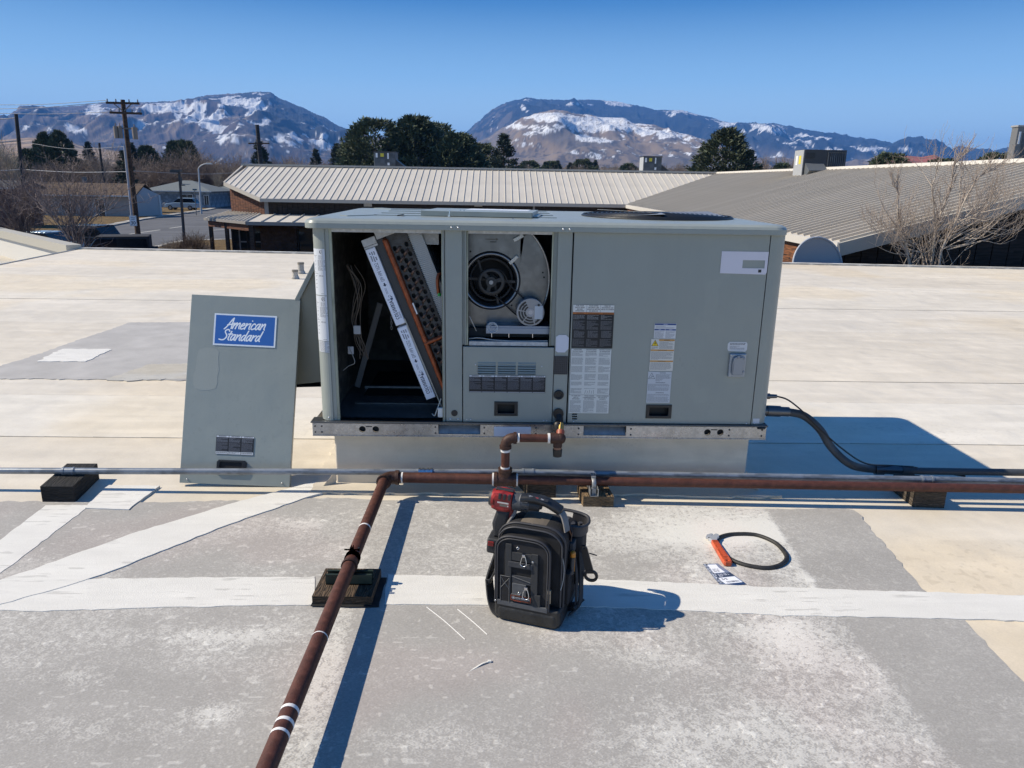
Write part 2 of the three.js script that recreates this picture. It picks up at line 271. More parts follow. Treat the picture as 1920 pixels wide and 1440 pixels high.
// base rail: galvanised channel with fork pockets and lifting holes
{
  const y0 = .314, y1 = .377, pockets = [[.60, .815], [1.345, 1.565]], lifts = [[.213, .281], [1.987, 2.054]];
  const holes = [];
  pockets.forEach(([a, b]) => holes.push(rectHole(a, b, .325, .376)));
  lifts.forEach(([a, b]) => { holes.push(circHole(a, .347, .017), circHole(b, .347, .017)); });
  const rail = part('base_rail', [poly([[X0 - .036, y0], [XR + .02, y0], [XR + .02, y1], [X0 - .036, y1]], .004, { holes }).translate(0, 0, .016),
    box(X0 - .036, XR + .02, y0 - .004, y0, -.03, .024), box(X0 - .036, X0 - .032, y0, y1, -1.3, .016), box(XR + .016, XR + .02, y0, y1, -1.3, .016), box(X0 - .03, XR + .014, y0, y1, -1.34, -1.33)], galv, rtu);
  pockets.forEach(([a, b]) => part('fork_pocket', [quad(v3(a, .377, -.03), v3(a, .325, .012), v3(b, .325, .012), v3(b, .377, -.03), .002), box(a, b, .318, .324, -.03, .015)], galvDull, rail));
  lifts.forEach(([a, b]) => { for (const x of [a, b]) part('lifting_hole', [ring(v3(x, .347, -.012), v3(x, .347, -.004), .02)], blackIn, rail); part('slot', [box((a + b) / 2 - .016, (a + b) / 2 + .016, .3595, .364, .0205, .0213)], blackIn, rail); });
  part('rail_edge', [rbox(X0 - .045, XR + .028, y1 + .001, y1 + .009, -.06, .022, .003)], steelDark, rail);
  for (const x of [-.027, .007, .585, .835, 1.10, 1.32, 1.59, 2.10, 2.27]) for (const y of [.33, .362]) part('rivet', [new THREE.SphereGeometry(.005, 8, 6).translate(x, y, .0205)], M(.05, .05, .05, .5), rail);
  part('blank_plate', [box(.885, 1.075, .316, .368, .0212, .0225)], M(.50, .56, .66, .5), rail);
  part('corner_bumper', [new THREE.TorusGeometry(.03, .007, 6, 14, 2.2).rotateX(Math.PI / 2).translate(XR - .008, .374, -.006)], blackPl, rail);
}
// cabinet shell: floor, back, ends, divider
part('floor_pan', [box(X0 + .01, X1 - .01, .38, .386, -1.33, -.01)], M(.15, .155, .16, .35, { map: rep(tMetal, 2), metalness: .3 }), rtu);
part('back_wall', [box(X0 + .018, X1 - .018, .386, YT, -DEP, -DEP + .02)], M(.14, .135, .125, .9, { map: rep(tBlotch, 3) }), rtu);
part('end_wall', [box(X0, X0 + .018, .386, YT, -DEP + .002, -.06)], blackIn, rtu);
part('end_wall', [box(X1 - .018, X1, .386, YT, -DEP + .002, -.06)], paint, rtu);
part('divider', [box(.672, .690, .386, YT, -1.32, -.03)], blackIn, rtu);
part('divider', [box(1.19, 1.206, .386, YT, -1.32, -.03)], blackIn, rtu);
part('duct_opening', [box(.14, .60, .387, .392, -1.0, -.45)], M(.004, .004, .005, .9), rtu);
part('floor_rib', [box(.12, .62, .387, .402, -.62, -.60)], galvDull, rtu); part('floor_rib', [box(.12, .62, .387, .395, -.3, -.29)], steelDark, rtu);
// corner posts: rolled edge
function post(sign, x, xin) {
  const r = .066, p = [[xin, 0]];
  for (let k = 0; k <= 10; k++) { const a = k / 10 * Math.PI / 2; p.push([x - sign * (r - r * Math.sin(a)), -(r - r * Math.cos(a))]); }
  p.push([x, -.13]); p.push([x - sign * .004, -.13]);
  for (let k = 10; k >= 0; k--) { const a = k / 10 * Math.PI / 2; p.push([x - sign * (r - (r - .004) * Math.sin(a)), -(r - (r - .004) * Math.cos(a))]); }
  p.push([xin, -.004]);
  const s = new THREE.Shape(p.map(q => new THREE.Vector2(q[0], q[1])));
  const g = new THREE.ExtrudeGeometry(s, { depth: YT - .386, bevelEnabled: false }).rotateX(-Math.PI / 2);
  g.scale(1, 1, -1); const ix = g.attributes.normal; g.translate(0, .386, 0);
  const h = norm(g); const P = h.attributes.position; for (let i = 0; i < P.count; i += 3) { for (const A of [h.attributes.position, h.attributes.uv]) { const n = A.itemSize; for (let c = 0; c < n; c++) { const t = A.array[(i + 1) * n + c]; A.array[(i + 1) * n + c] = A.array[(i + 2) * n + c]; A.array[(i + 2) * n + c] = t; } } }
  h.computeVertexNormals(); return h;
}
const lp = part('corner_post', [post(-1, X0, .064)], paint, rtu);
part('corner_post', [post(1, X1, 2.2165)], paint, rtu);
part('jamb', [box(.064, .080, .386, YT, -.022, -.006), box(.080, .084, .386, YT, -.05, -.006)], paint, rtu);
part('gasket', [box(.085, .097, .386, YT, -.018, -.004)], paintIn, rtu);
// left bay header, posts
const head = M(.55, .56, .56, .5, { map: rep(tMetal, 4) });
part('header', [box(.097, .628, 1.333, YT, -.03, -.006)], head, rtu);
part('center_post', [rbox(.640, .722, .386, YT, -.03, 0, .003), box(.628, .634, .386, YT, -.014, -.002), box(.634, .641, .386, YT, -.05, -.014), box(.722, .742, .788, YT, -.05, -.012), box(.736, .741, .788, YT, -.013, .001)], paint, rtu);
for (const [a, b, q] of [[.6225, .6275, .386], [.743, .751, .788], [1.157, 1.163, .788]]) part('gasket', [box(a, b, q, YT, -.02, -.0025)], paintIn, rtu);
part('header', [box(.751, 1.157, 1.335, YT, -.04, -.008)], head, rtu);
part('lower_sill', [box(.756, 1.150, .786, .806, -.04, -.006)], head, rtu);
part('control_post', [poly([[1.185, .386], [1.2545, .386], [1.2545, YT], [1.185, YT]], .03, { holes: [circHole(1.214, .438, .024)] }).translate(0, 0, -.031), box(1.165, 1.185, .788, YT, -.05, -.014)], paint, rtu);
for (const x of [.674, .705, 1.205, 1.236]) part('screw', [new THREE.SphereGeometry(.0055, 8, 6).translate(x, 1.364, .032)], screwM, rtu);
screws([[.661, .400], [.700, .400], [.042, .401], [.745, .399], [1.155, .396]], .001, rtu);
part('knockout', [ring(v3(.682, .432, 0), v3(.682, .432, .003), .0165)], blackPl, rtu);
// top cover with drip lip, bevel and pressed ribs
{
  const o = .03, r = .075, s = new THREE.Shape(), a0 = X0 - o, a1 = XR + o, b0 = -o, b1 = DEP + o;
  s.moveTo(a0 + r, b0); s.lineTo(a1 - r, b0); s.absarc(a1 - r, b0 + r, r, -Math.PI / 2, 0); s.lineTo(a1, b1 - r); s.absarc(a1 - r, b1 - r, r, 0, Math.PI / 2); s.lineTo(a0 + r, b1); s.absarc(a0 + r, b1 - r, r, Math.PI / 2, Math.PI); s.lineTo(a0, b0 + r); s.absarc(a0 + r, b0 + r, r, Math.PI, Math.PI * 1.5);
  const lip = new THREE.ExtrudeGeometry(s, { depth: .02, bevelEnabled: true, bevelThickness: .002, bevelSize: .002, bevelOffset: -.002, bevelSegments: 1, curveSegments: 14 }).rotateX(-Math.PI / 2).translate(0, YT, 0);
  const cap = new THREE.ExtrudeGeometry(s, { depth: .001, bevelEnabled: true, bevelThickness: .024, bevelSize: .05, bevelOffset: -.05, bevelSegments: 3, curveSegments: 14 }).rotateX(-Math.PI / 2).translate(0, YT + .022, 0);
  const top = part('top_cover', [lip, cap], paint, rtu), yt = YT + .047;
  const rib = (x0, z0, x1, z1) => beam(v3(x0, yt - .0025, z0), v3(x1, yt - .0025, z1), .06, .012);
  part('pressed_rib', [rib(.25, -.35, 1.2, -.35), rib(.25, -.62, 1.2, -.62), rib(.25, -.9, 1.2, -.9), rib(.25, -1.15, 1.2, -1.15), rib(.12, -.2, .25, -.35), rib(.12, -1.3, .25, -1.15)], paint, top);
  part('lip_ring', [new THREE.TorusGeometry(.066, .004, 6, 16, Math.PI / 2).rotateX(Math.PI / 2).rotateY(Math.PI / 2).translate(X0 + .066, 1.35, -.066)], paint, top);
  // condenser fan guard
  const cx = 1.795, cz = -.68, R = .415, fg = part('fan_guard', Array.from({ length: 15 }, (_, i) => { const t = (i + 2) / 16, rr = R * t; return new THREE.TorusGeometry(rr, .0032, 4, 44).rotateX(Math.PI / 2).translate(cx, yt + .006 + .016 * Math.sqrt(Math.max(0, 1 - t * t * .94)), cz); }), blackPl, rtu);
  part('guard_spoke', Array.from({ length: 24 }, (_, i) => { const a = i / 24 * Math.PI * 2, p = []; for (let k = 0; k <= 6; k++) { const t = .08 + .92 * k / 6; p.push(v3(cx + R * t * Math.cos(a), yt + .002 + .016 * Math.sqrt(Math.max(0, 1 - t * t * .94)), cz + R * t * Math.sin(a))); } return tube(p, .003, 8, 4); }), blackPl, fg);
  part('guard_hub', [new THREE.CylinderGeometry(.07, .075, .012, 24).translate(cx, yt + .02, cz)], blackPl, fg);
  part('fan_ring', [new THREE.TorusGeometry(R + .004, .006, 8, 48).rotateX(Math.PI / 2).translate(cx, yt + .003, cz)], blackPl, fg);
  part('fan_well', [new THREE.CylinderGeometry(R - .004, R - .004, .003, 40).translate(cx, yt + .0035, cz)], M(.012, .012, .013, .9), fg);
  part('fan_blade', [0, 1, 2].map(i => quad(v3(.04, .02, -.04), v3(.34, .024, -.16), v3(.36, .006, .13), v3(.04, .008, .05), .002).rotateY(i * 2.094).translate(cx, yt + .004, cz)), galvDull, fg);
}
// economiser hood on the left end
{
  const z0 = -.36, z1 = -1.12, h = thing('intake_hood', 'sloping grey air intake hood on the left end of the rooftop unit', 'intake hood');
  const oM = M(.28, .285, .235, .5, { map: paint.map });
  const A = [X0 - .001, 1.26], B = [X0 - .42, .50], C = [X0 - .40, .455], D = [X0 - .001, .50];
  for (const z of [z0, z1]) part('side_panel', [poly([A, B, C, D], .004).translate(0, 0, z)], oM, h);
  part('sloped_top', [quad(v3(A[0], A[1] + .012, z1 - .01), v3(A[0], A[1] + .012, z0 + .014), v3(B[0] - .012, B[1], z0 + .014), v3(B[0] - .012, B[1], z1 - .01), .005)], paint, h);
  part('side_flange', [beam(v3(A[0], A[1] - .004, z0 + .012), v3(B[0], B[1] - .004, z0 + .012), .014, .018)], paint, h);
  part('bottom_screen', [quad(v3(D[0], D[1] - .03, z1 + .01), v3(C[0], C[1], z1 + .01), v3(C[0], C[1], z0), v3(D[0], D[1] - .03, z0), .004)], blackIn, h);
}
// ---------- left bay: coil, wiring ----------
const tilt = (() => { const u = v3(.355, -.935, 0).normalize(), w = v3(.935, .355, 0).normalize(); return frame(v3(.232, 1.256, -.1), w, u.clone().negate(), v3(0, 0, 1)); })();   // x across the filters, -y down along them
{
  const coil = new THREE.Group(); coil.name = 'evaporator_coil'; coil.applyMatrix4(tilt); rtu.add(coil);
  const holes = []; for (let j = 0; j < 17; j++) for (let i = 0; i < 3; i++) { const y = -.06 - j * .05 - (i % 2) * .025, x = .141 + i * .031; holes.push(roundHole(x, y, .0095, .0125, .0094)); }
  part('end_plate', [poly([[.120, .02], [.222, .02], [.222, -.92], [.120, -.92]], .003, { holes, cs: 4 }).translate(0, 0, -.006)], M(.085, .10, .115, .5, { metalness: .4, map: rep(tRust, 6) }), coil);
  part('tube_bend', Array.from({ length: 17 * 2 }, (_, k) => { const j = k >> 1, i = k & 1; return new THREE.TorusGeometry(.016, .0068, 6, 8, Math.PI).rotateX(Math.PI / 2).rotateZ(.6).translate(.156 + i * .031, -.07 - j * .05 - (i % 2) * .025, -.008); }), M(.13, .085, .07, .5, { metalness: .5 }), coil);
  part('fin_block', Array.from({ length: 96 }, (_, k) => box(.224, .292, .012 - k * .0095, .0135 - k * .0095 + .0012, -.75, -.008)).concat([box(.226, .29, -.92, .015, -.74, -.02)]), M(.52, .53, .54, .5, { metalness: .3 }), coil);
  part('core', [box(.122, .223, -.92, .02, -.75, -.03)], blackIn, coil);
  part('header_pipe', [rod(v3(.112, -.01, .006), v3(.112, -.83, .006), .0145, .0145, 14), new THREE.SphereGeometry(.0145, 12, 8).translate(.112, -.01, .006)], copper, coil);
  part('pipe_label', [box(.123, .129, -.40, -.34, .008, .018)], white, coil);
  part('top_bracket', [rbox(.075, .235, .01, .05, -.02, .004, .003), ring(v3(.215, .03, .004), v3(.215, .03, .007), .008)], head, coil);
  part('filter_rack', [box(.056, .098, -.92, .03, -.75, -.012), box(.100, .104, -.92, .03, -.1, 0)], M(.05, .053, .058, .5, { metalness: .4 }), coil);
  part('rack_trim', [rod(v3(.055, -.4, .003), v3(.062, -.92, .003), .003)], M(.5, .48, .42, .6), coil);
}
part('upper_plate', [box(.345, .60, 1.27, 1.333, -.14, -.13)], head, rtu);
part('suction_pipe', [tube([v3(.622, 1.12, -.12), v3(.605, 1.13, -.10), v3(.596, 1.10, -.09), v3(.600, 1.03, -.09)], .009, 20, 8)], copper, rtu);
part('suction_pipe', [rod(v3(.525, .772, -.09), v3(.665, .832, -.09), .012)], copper, rtu);
part('service_cap', [ring(v3(.605, 1.02, -.08), v3(.605, 1.035, -.08), .009, 10)], M(.03, .35, .07, .5), rtu);
part('brace', [beam(v3(.25, .92, -.45), v3(.105, .44, -.45), .03, .012)], M(.12, .12, .12, .6), rtu);
part('insulation', [box(X0 + .019, X0 + .045, .39, 1.34, -1.25, -.2)], M(.13, .122, .105, .95, { map: rep(tBlotch, 4), bumpMap: rep(tBumpFine, 8), bumpScale: .003 }), rtu);
part('return_baffle', [quad(v3(.34, .9, -1.1), v3(.33, .62, -1.1), v3(.60, .62, -1.1), v3(.60, 1.1, -1.1), .004)], galvDull, rtu);
{
  const r = rng(21), wires = [];
  for (let k = 0; k < 7; k++) { const x = .125 + r() * .05, z = -.15 - r() * .15; wires.push(tube([v3(x - .02, 1.15, z), v3(x + .05 * r(), 1.05, z), v3(x + .06 * r(), .95, z), v3(x - .02 + .04 * r(), .86, z), v3(x + .05 * r(), .75, z), v3(x + .08 * r(), .66, z)], .0026, 24, 5)); }
  part('wiring', wires, M(.13, .1, .075, .6), rtu);
  part('wire_tie', [tube([v3(.1, .62, -.12), v3(.13, .645, -.12), v3(.16, .66, -.12), v3(.13, .74, -.14)], .0022, 20, 5)], M(.26, .26, .245, .6), rtu); part('wire_tie', [tube([v3(.565, .415, -.04), v3(.578, .41, -.02), v3(.59, .44, -.02), v3(.612, .50, -.03)], .003, 20, 5)], M(.5, .5, .47, .6), rtu);
  for (const g of [rbox(.15, .186, .80, .845, -.182, -.18, .001), rbox(.122, .152, .70, .74, -.152, -.15, .001)]) part('wire_tag', [g], M(.4, .41, .42, .6), rtu);
  part('chain', Array.from({ length: 26 }, (_, i) => new THREE.TorusGeometry(.0075, .0022, 5, 10).scale(.7, 1.2, 1).rotateY(i % 2 ? 0 : 1.57).translate(.33 - .0003 * i, 1.14 - i * .0135, -.35)), galvDull, rtu);
  part('junction_cover', [rbox(.596, .622, .405, .455, -.03, -.008, .003)], M(.62, .62, .6, .6), rtu);
}
// two paper filters stacked along the coil
const tFilter = canvas(1024, 96, (c, W, H) => {
  c.fillStyle = '#dfe3ee'; c.fillRect(0, 0, W, H); c.fillStyle = '#20283f';
  c.font = 'bold 50px sans-serif'; c.fillText('COLUMBIA', 62, 62); c.font = '11px sans-serif';
  for (let i = 0; i < 3; i++) c.fillRect(64, 72 + i * 7, 90, 2);
  c.fillStyle = '#39425c'; c.fillRect(330, 48, 26, 26); c.strokeStyle = '#39425c'; c.lineWidth = 3; c.strokeRect(336, 20, 14, 16); c.beginPath(); c.arc(385, 52, 13, 0, 7); c.stroke(); c.fillRect(362, 60, 12, 14);
  for (let i = 0; i < 2; i++) c.fillRect(420, 34 + i * 12, 80, 3);
  c.fillStyle = '#20283f'; c.beginPath(); c.moveTo(520, 50); c.lineTo(542, 30); c.lineTo(542, 42); c.lineTo(566, 42); c.lineTo(566, 58); c.lineTo(542, 58); c.lineTo(542, 70); c.fill();
  c.font = '50px sans-serif'; c.fillText('GPF HPB 16252', 590, 66, 250);
  c.font = 'bold 17px sans-serif'; for (let i = 0; i < 3; i++) for (let k = 0; k < 9; k++) if (hash(i, k) > .12) c.fillRect(858 + k * 15, 22 + i * 22, 10, 12);
});
const filterPaper = new THREE.MeshStandardMaterial({ map: tFilter, roughness: .8, side: THREE.DoubleSide });
function filter(y0, label) {
  const f = thing('air_filter', label, 'air filter', null, 'paper air filters'); f.applyMatrix4(tilt);
  part('frame', [rbox(0, .051, y0 - .405, y0, -.66, 0, .002)], M(.72, .74, .79, .8), f);
  const g = new THREE.PlaneGeometry(.395, .0475).rotateZ(-Math.PI / 2).scale(1, 1, 1); g.rotateZ(Math.PI).translate(.0255, y0 - .2025, .0012);
  part('printed_edge', [g], filterPaper, f, false);
  part('pleats', Array.from({ length: 20 }, (_, i) => box(-.002, .001, y0 - .02 - i * .0195, y0 - .03 - i * .0195, -.62, -.03)), M(.45, .46, .48, .9), f);
}
filter(-.018, 'upper white edged air filter leaning in the open left bay');
filter(-.436, 'lower white edged air filter leaning in the open left bay');
part('filter_clip', [rbox(0, .07, -.004, .032, -.08, .003, .002).applyMatrix4(tilt), box(0, .07, -.016, -.006, -.06, .001).applyMatrix4(tilt)], head, rtu);
// ---------- second bay: blower, belt, motor ----------
const plateM = M(.21, .22, .23, .3, { metalness: .9, map: rep(tMetal, 1.3) });
{
  const bx = .863, by = 1.09, bw = part('blower_housing', (() => {
    const s = new THREE.Shape(), n = 40; let first = true;
    s.moveTo(.70, 1.36); s.lineTo(1.03, 1.36);
    for (let k = 0; k <= n; k++) { const a = 1.13 - k / n * 2.1, R = .345 - .012 * k / n * 3; s.lineTo(bx - .03 + R * Math.cos(a), by - .01 + R * Math.sin(a)); }
    s.lineTo(1.0, .82); s.lineTo(.70, .82); s.lineTo(.70, 1.36);
    s.holes.push(circHole(bx, by, .140));
    return [new THREE.ExtrudeGeometry(s, { depth: .004, bevelEnabled: false, curveSegments: 40 }).translate(0, 0, -.166)];
  })(), plateM, rtu);
  part('scroll_rim', [tube(Array.from({ length: 20 }, (_, k) => { const a = 1.18 - k / 19 * 2.2, R = .345 - .036 * k / 19; return v3(bx - .03 + R * Math.cos(a), by - .01 + R * Math.sin(a), -.16); }), .006, 60, 6)], galv, bw);
  part('inlet_ring', [new THREE.LatheGeometry([[.150, -.012], [.150, 0], [.142, .012], [.132, .012], [.124, -.002], [.118, -.06], [.1175, -.07]].map(p => new THREE.Vector2(...p)), 56).rotateX(Math.PI / 2).translate(bx, by, -.16)], M(.22, .24, .27, .3, { metalness: .9 }), bw);
  const wheel = part('blower_wheel', Array.from({ length: 36 }, (_, i) => box(.098, .112, -.0012, .0012, -.32, -.20).rotateZ(i / 36 * Math.PI * 2).translate(bx, by, 0)).concat([new THREE.TorusGeometry(.107, .007, 8, 40).translate(bx, by, -.205)]), M(.05, .05, .053, .6, { metalness: .3 }), rtu);
  part('wheel_back', [ring(v3(bx, by, -.34), v3(bx, by, -.325), .14, 40), new THREE.CylinderGeometry(.142, .142, .2, 40, 1, true).rotateX(Math.PI / 2).translate(bx, by, -.26)], M(.03, .03, .032, .8), wheel);
  part('bearing_arm', [beam(v3(bx - .13, by + .01, -.175), v3(bx + .13, by - .006, -.175), .01, .012), beam(v3(bx - .04, by + .02, -.18), v3(bx - .075, by + .125, -.18), .01, .026), beam(v3(bx + .02, by - .02, -.18), v3(bx + .04, by - .14, -.18), .01, .02), ring(v3(bx, by, -.19), v3(bx, by, -.165), .03)], M(.055, .055, .058, .5, { metalness: .5 }), wheel);
  // pulley with spokes
  const pul = part('blower_pulley', [new THREE.LatheGeometry([[.052, -.008], [.068, -.011], [.062, 0], [.068, .011], [.052, .008]].map(p => new THREE.Vector2(...p)), 40).rotateX(Math.PI / 2).translate(bx, by, -.125), ring(v3(bx, by, -.14), v3(bx, by, -.108), .026), ...[0, 1, 2].map(i => box(.018, .056, -.009, .009, -.004, .004).rotateZ(i * 2.094 + .2).translate(bx, by, -.125))], M(.045, .046, .048, .55, { metalness: .3 }), rtu);
  part('shaft', [ring(v3(bx, by, -.2), v3(bx, by, -.092), .0105, 16)], galvDull, pul);
  // motor
  const mx = 1.062, my = .948, mz = -.055, mo = part('blower_motor', [rod(v3(mx, my, -.28), v3(mx, my, mz - .012), .068, .068, 28)], M(.14, .17, .21, .5, { metalness: .3 }), rtu);
  const circ = Array.from({ length: 40 }, (_, i) => [mx + .071 * Math.cos(i / 20 * Math.PI), my + .071 * Math.sin(i / 20 * Math.PI)]);
  part('end_bell', [poly(circ, .008, { bevel: .003 }).translate(0, 0, mz - .01)], M(.27, .28, .30, .42, { metalness: .5 }), mo);
  for (const [r0, r1] of [[.052, .061], [.038, .047], [.025, .033]]) for (let q = 0; q < 4; q++) { if (q === 3 && r0 < .05) continue; const a0 = 2.0 + q * 1.05, p = []; for (let k = 0; k <= 8; k++) p.push([mx + r1 * Math.cos(a0 + k * .115), my + r1 * Math.sin(a0 + k * .115)]); for (let k = 8; k >= 0; k--) p.push([mx + r0 * Math.cos(a0 + k * .115), my + r0 * Math.sin(a0 + k * .115)]); part('vent_slot', [poly(p, .0006).translate(0, 0, mz + .0012)], blackPl, mo); }
  part('bell_hub', [new THREE.TorusGeometry(.017, .003, 8, 20).translate(mx, my, mz), ring(v3(mx, my, mz - .005), v3(mx, my, mz + .002), .012)], M(.42, .42, .45, .42, { metalness: .6 }), mo);
  part('bell_dark', [ring(v3(mx, my, mz - .02), v3(mx, my, mz - .016), .062)], M(.008, .008, .009, .9), mo);
  part('motor_label', [rbox(mx + .02, mx + .062, my - .034, my + .034, mz + .0005, mz + .005, .002)], M(.46, .5, .55, .5), mo);
  for (const a of [.75, 2.35, 3.9, 5.5]) part('bell_bolt', [ring(v3(mx + .055 * Math.cos(a), my + .055 * Math.sin(a), mz), v3(mx + .055 * Math.cos(a), my + .055 * Math.sin(a), mz + .006), .006, 8)], blackPl, mo);
  part('motor_pulley', [ring(v3(mx - .03, my + .005, -.135), v3(mx - .03, my + .005, -.115), .042)], M(.1, .1, .1, .5), mo);
  part('belt', [tube([v3(bx + .02, by + .064, -.125), v3(bx - .045, by + .045, -.125), v3(bx - .064, by - .01, -.125), v3(bx - .03, by - .057, -.125), v3(bx + .02, by - .072, -.125), v3(mx - .06, my - .03, -.125), v3(mx - .02, my - .035, -.125), v3(mx + .008, my + .01, -.125), v3(mx - .02, my + .046, -.125), v3(bx + .09, by - .01, -.125), v3(bx + .06, by + .045, -.125)], .0045, 80, 6, true)], rubber, rtu);
  for (const [x, y, a] of [[bx + .112, by + .108, .75], [bx + .135, by + .218, .5]]) part('bracket', [rbox(-.028, .028, -.009, .009, -.005, .006, .002).rotateZ(a).translate(x, y, -.15), ring(v3(x + .012, y + .012, -.148), v3(x + .012, y + .012, -.138), .008, 10)], galv, bw);
  part('cross_rod', [rod(v3(bx + .135, by + .222, -.15), v3(bx + .2, by + .243, -.15), .003)], blackPl, bw);
  part('arrow_mark', [poly([[.832, 1.300], [.885, 1.300], [.885, 1.305], [.898, 1.298], [.885, 1.291], [.885, 1.296], [.832, 1.296]], .0006).translate(0, 0, -.1618)], M(.12, .12, .11, .8), bw);
  part('stamp', [box(.856, .888, 1.283, 1.287, -.162, -.1612)], M(.04, .04, .04, .8), bw);
  for (const [x, y] of [[.757, 1.236], [1.125, 1.135], [1.132, 1.111], [.969, .965]]) part('hole', [ring(v3(x, y, -.162), v3(x, y, -.161), .005, 8)], blackIn, bw);
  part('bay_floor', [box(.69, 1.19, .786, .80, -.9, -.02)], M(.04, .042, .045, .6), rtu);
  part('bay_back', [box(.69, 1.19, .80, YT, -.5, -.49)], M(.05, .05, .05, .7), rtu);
  part('motor_base', [box(.84, 1.16, .868, .878, -.2, -.05), box(.84, 1.16, .84, .868, -.052, -.045)], M(.22, .27, .36, .35, { metalness: .8 }), rtu);
  part('base_rail_inner', [box(.752, 1.157, .812, .856, -.12, -.1), box(.90, .902, .815, .852, -.1, -.097)], blackIn, rtu);
  for (const x of [.868, .955, 1.075]) part('bolt', [rod(v3(x, .82, -.05), v3(x, .862, -.05), .003, .003, 8)], chrome, rtu);
  part('tube_coil', [0, 1, 2].map(i => new THREE.TorusGeometry(.027 - i * .005, .0016, 5, 28).rotateX(.15 * i).rotateY(.25 * i - .2).translate(.872, .872, -.035 - i * .006)), M(.5, .55, .6, .3), rtu);
  part('wire', [tube([v3(.755, .815, -.03), v3(.80, .822, -.02), v3(.88, .812, -.02), v3(1.0, .808, -.02), v3(1.15, .811, -.02)], .0022, 30, 5)], M(.48, .48, .47, .6), rtu); part('wire', [tube([v3(.756, .93, -.03), v3(.775, .89, -.03), v3(.79, .85, -.06)], .002, 14, 5)], M(.48, .48, .47, .6), rtu);
}
// ---------- printed labels ----------
const LR = rng(77);
function greek(c, x, y, w, h, col, lh, lw) { c.fillStyle = col; for (let yy = y; yy < y + h - lw; yy += lh) { let xx = x; const end = x + w * (LR() < .2 ? .3 + .5 * LR() : .9 + .1 * LR()); while (xx < end) { const s = Math.min(end - xx, lw * (1.5 + 4 * LR())); c.fillRect(xx, yy, s, lw); xx += s + lw * .9; } } }
function plate(name, x0, x1, y0, y1, z, mat, parent, label) { const m = part(name, [new THREE.PlaneGeometry(x1 - x0, y1 - y0).translate((x0 + x1) / 2, (y0 + y1) / 2, z)], mat, parent, false); if (label) m.userData.label = label; return m; }
const printed = (W, H, f, rough = .55) => new THREE.MeshStandardMaterial({ map: canvas(W, H, f), roughness: rough, side: THREE.DoubleSide });
const blackLabel = (cols, foot) => (c, W, H) => {
  c.fillStyle = '#16181f'; c.fillRect(0, 0, W, H); const w = W / cols, t = ['WARNING', 'AVERTISSEMENT', 'ADVERTENCIA'];
  for (let i = 0; i < cols; i++) {
    c.fillStyle = '#c9ced6'; c.fillRect(i * w + 3, 3, w - 6, H * .08); c.fillStyle = '#16181f'; c.font = `bold ${H * .08}px sans-serif`; c.fillText('\u26A0 ' + t[Math.floor(i * 3 / cols)], i * w + w * .12, H * .075, w * .76);
    greek(c, i * w + 6, H * .13, w - 14, H * .22, '#7d828d', H * .032, H * .016); greek(c, i * w + 6, H * .38, w - 14, H * .46, '#676b76', H * .032, H * .016);
    if (foot) { c.fillStyle = '#c0c4c8'; c.fillRect(i * w + 2, H * .84, w - 5, H * .14); greek(c, i * w + 10, H * .87, w - 20, H * .1, '#333844', H * .04, H * .02); }
    else { c.fillStyle = '#b9bec8'; c.fillRect(i * w + 3, H * .955, w - 8, H * .03); }
  }
};
// lower blower-bay panel
{
  const holes = [];
  for (let j = 0; j < 4; j++) for (let i = 0; i < 3; i++) { const x = .80 + i * .101; holes.push(rectHole(x, x + .09, .641 + j * .0125, .6455 + j * .0125)); }
  holes.push(roundHole(.9455, .4595, .055, .033, .008));
  const p = part('lower_panel', [poly([[.7265, .387], [1.181, .387], [1.181, .781], [.7265, .781]], .016, { holes, bevel: .002 }).translate(0, 0, -.014)], paint, rtu);
  part('louver', Array.from({ length: 15 }, (_, k) => { const i = k % 3, j = Math.floor(k / 3), x = .80 + i * .101; return quad(v3(x, .6538 + j * .0125, .0045), v3(x, .6466 + j * .0125, .009), v3(x + .09, .6466 + j * .0125, .009), v3(x + .09, .6538 + j * .0125, .0045), .001); }), paint, p);
  part('louver_dark', [box(.79, 1.10, .635, .69, -.03, -.022)], blackIn, p);
  handle(p, .9455, .4595); screws([[.789, .69], [1.122, .684], [.765, .40], [1.14, .397]], .005, p, .0045);
  plate('warning_label', .757, 1.143, .545, .636, .0062, printed(1024, 240, blackLabel(6)), p);
}
function handle(p, x, y, w = .055, h = .033) {
  const hp = part('handle_recess', [poly([[x - w - .005, y - h - .005], [x + w + .005, y - h - .005], [x + w + .005, y + h + .005], [x - w - .005, y + h + .005]], .006, { holes: [roundHole(x, y, w - .012, h - .01, .006)], bevel: .0025 }).translate(0, 0, .0005)], blackPl, p);
  part('recess_back', [box(x - w, x + w, y - h, y + h, -.03, -.027), quad(v3(x - w, y - h, 0), v3(x + w, y - h, 0), v3(x + w, y - h + .004, -.027), v3(x - w, y - h + .004, -.027), .001)], M(.008, .008, .009, .6), hp);
}
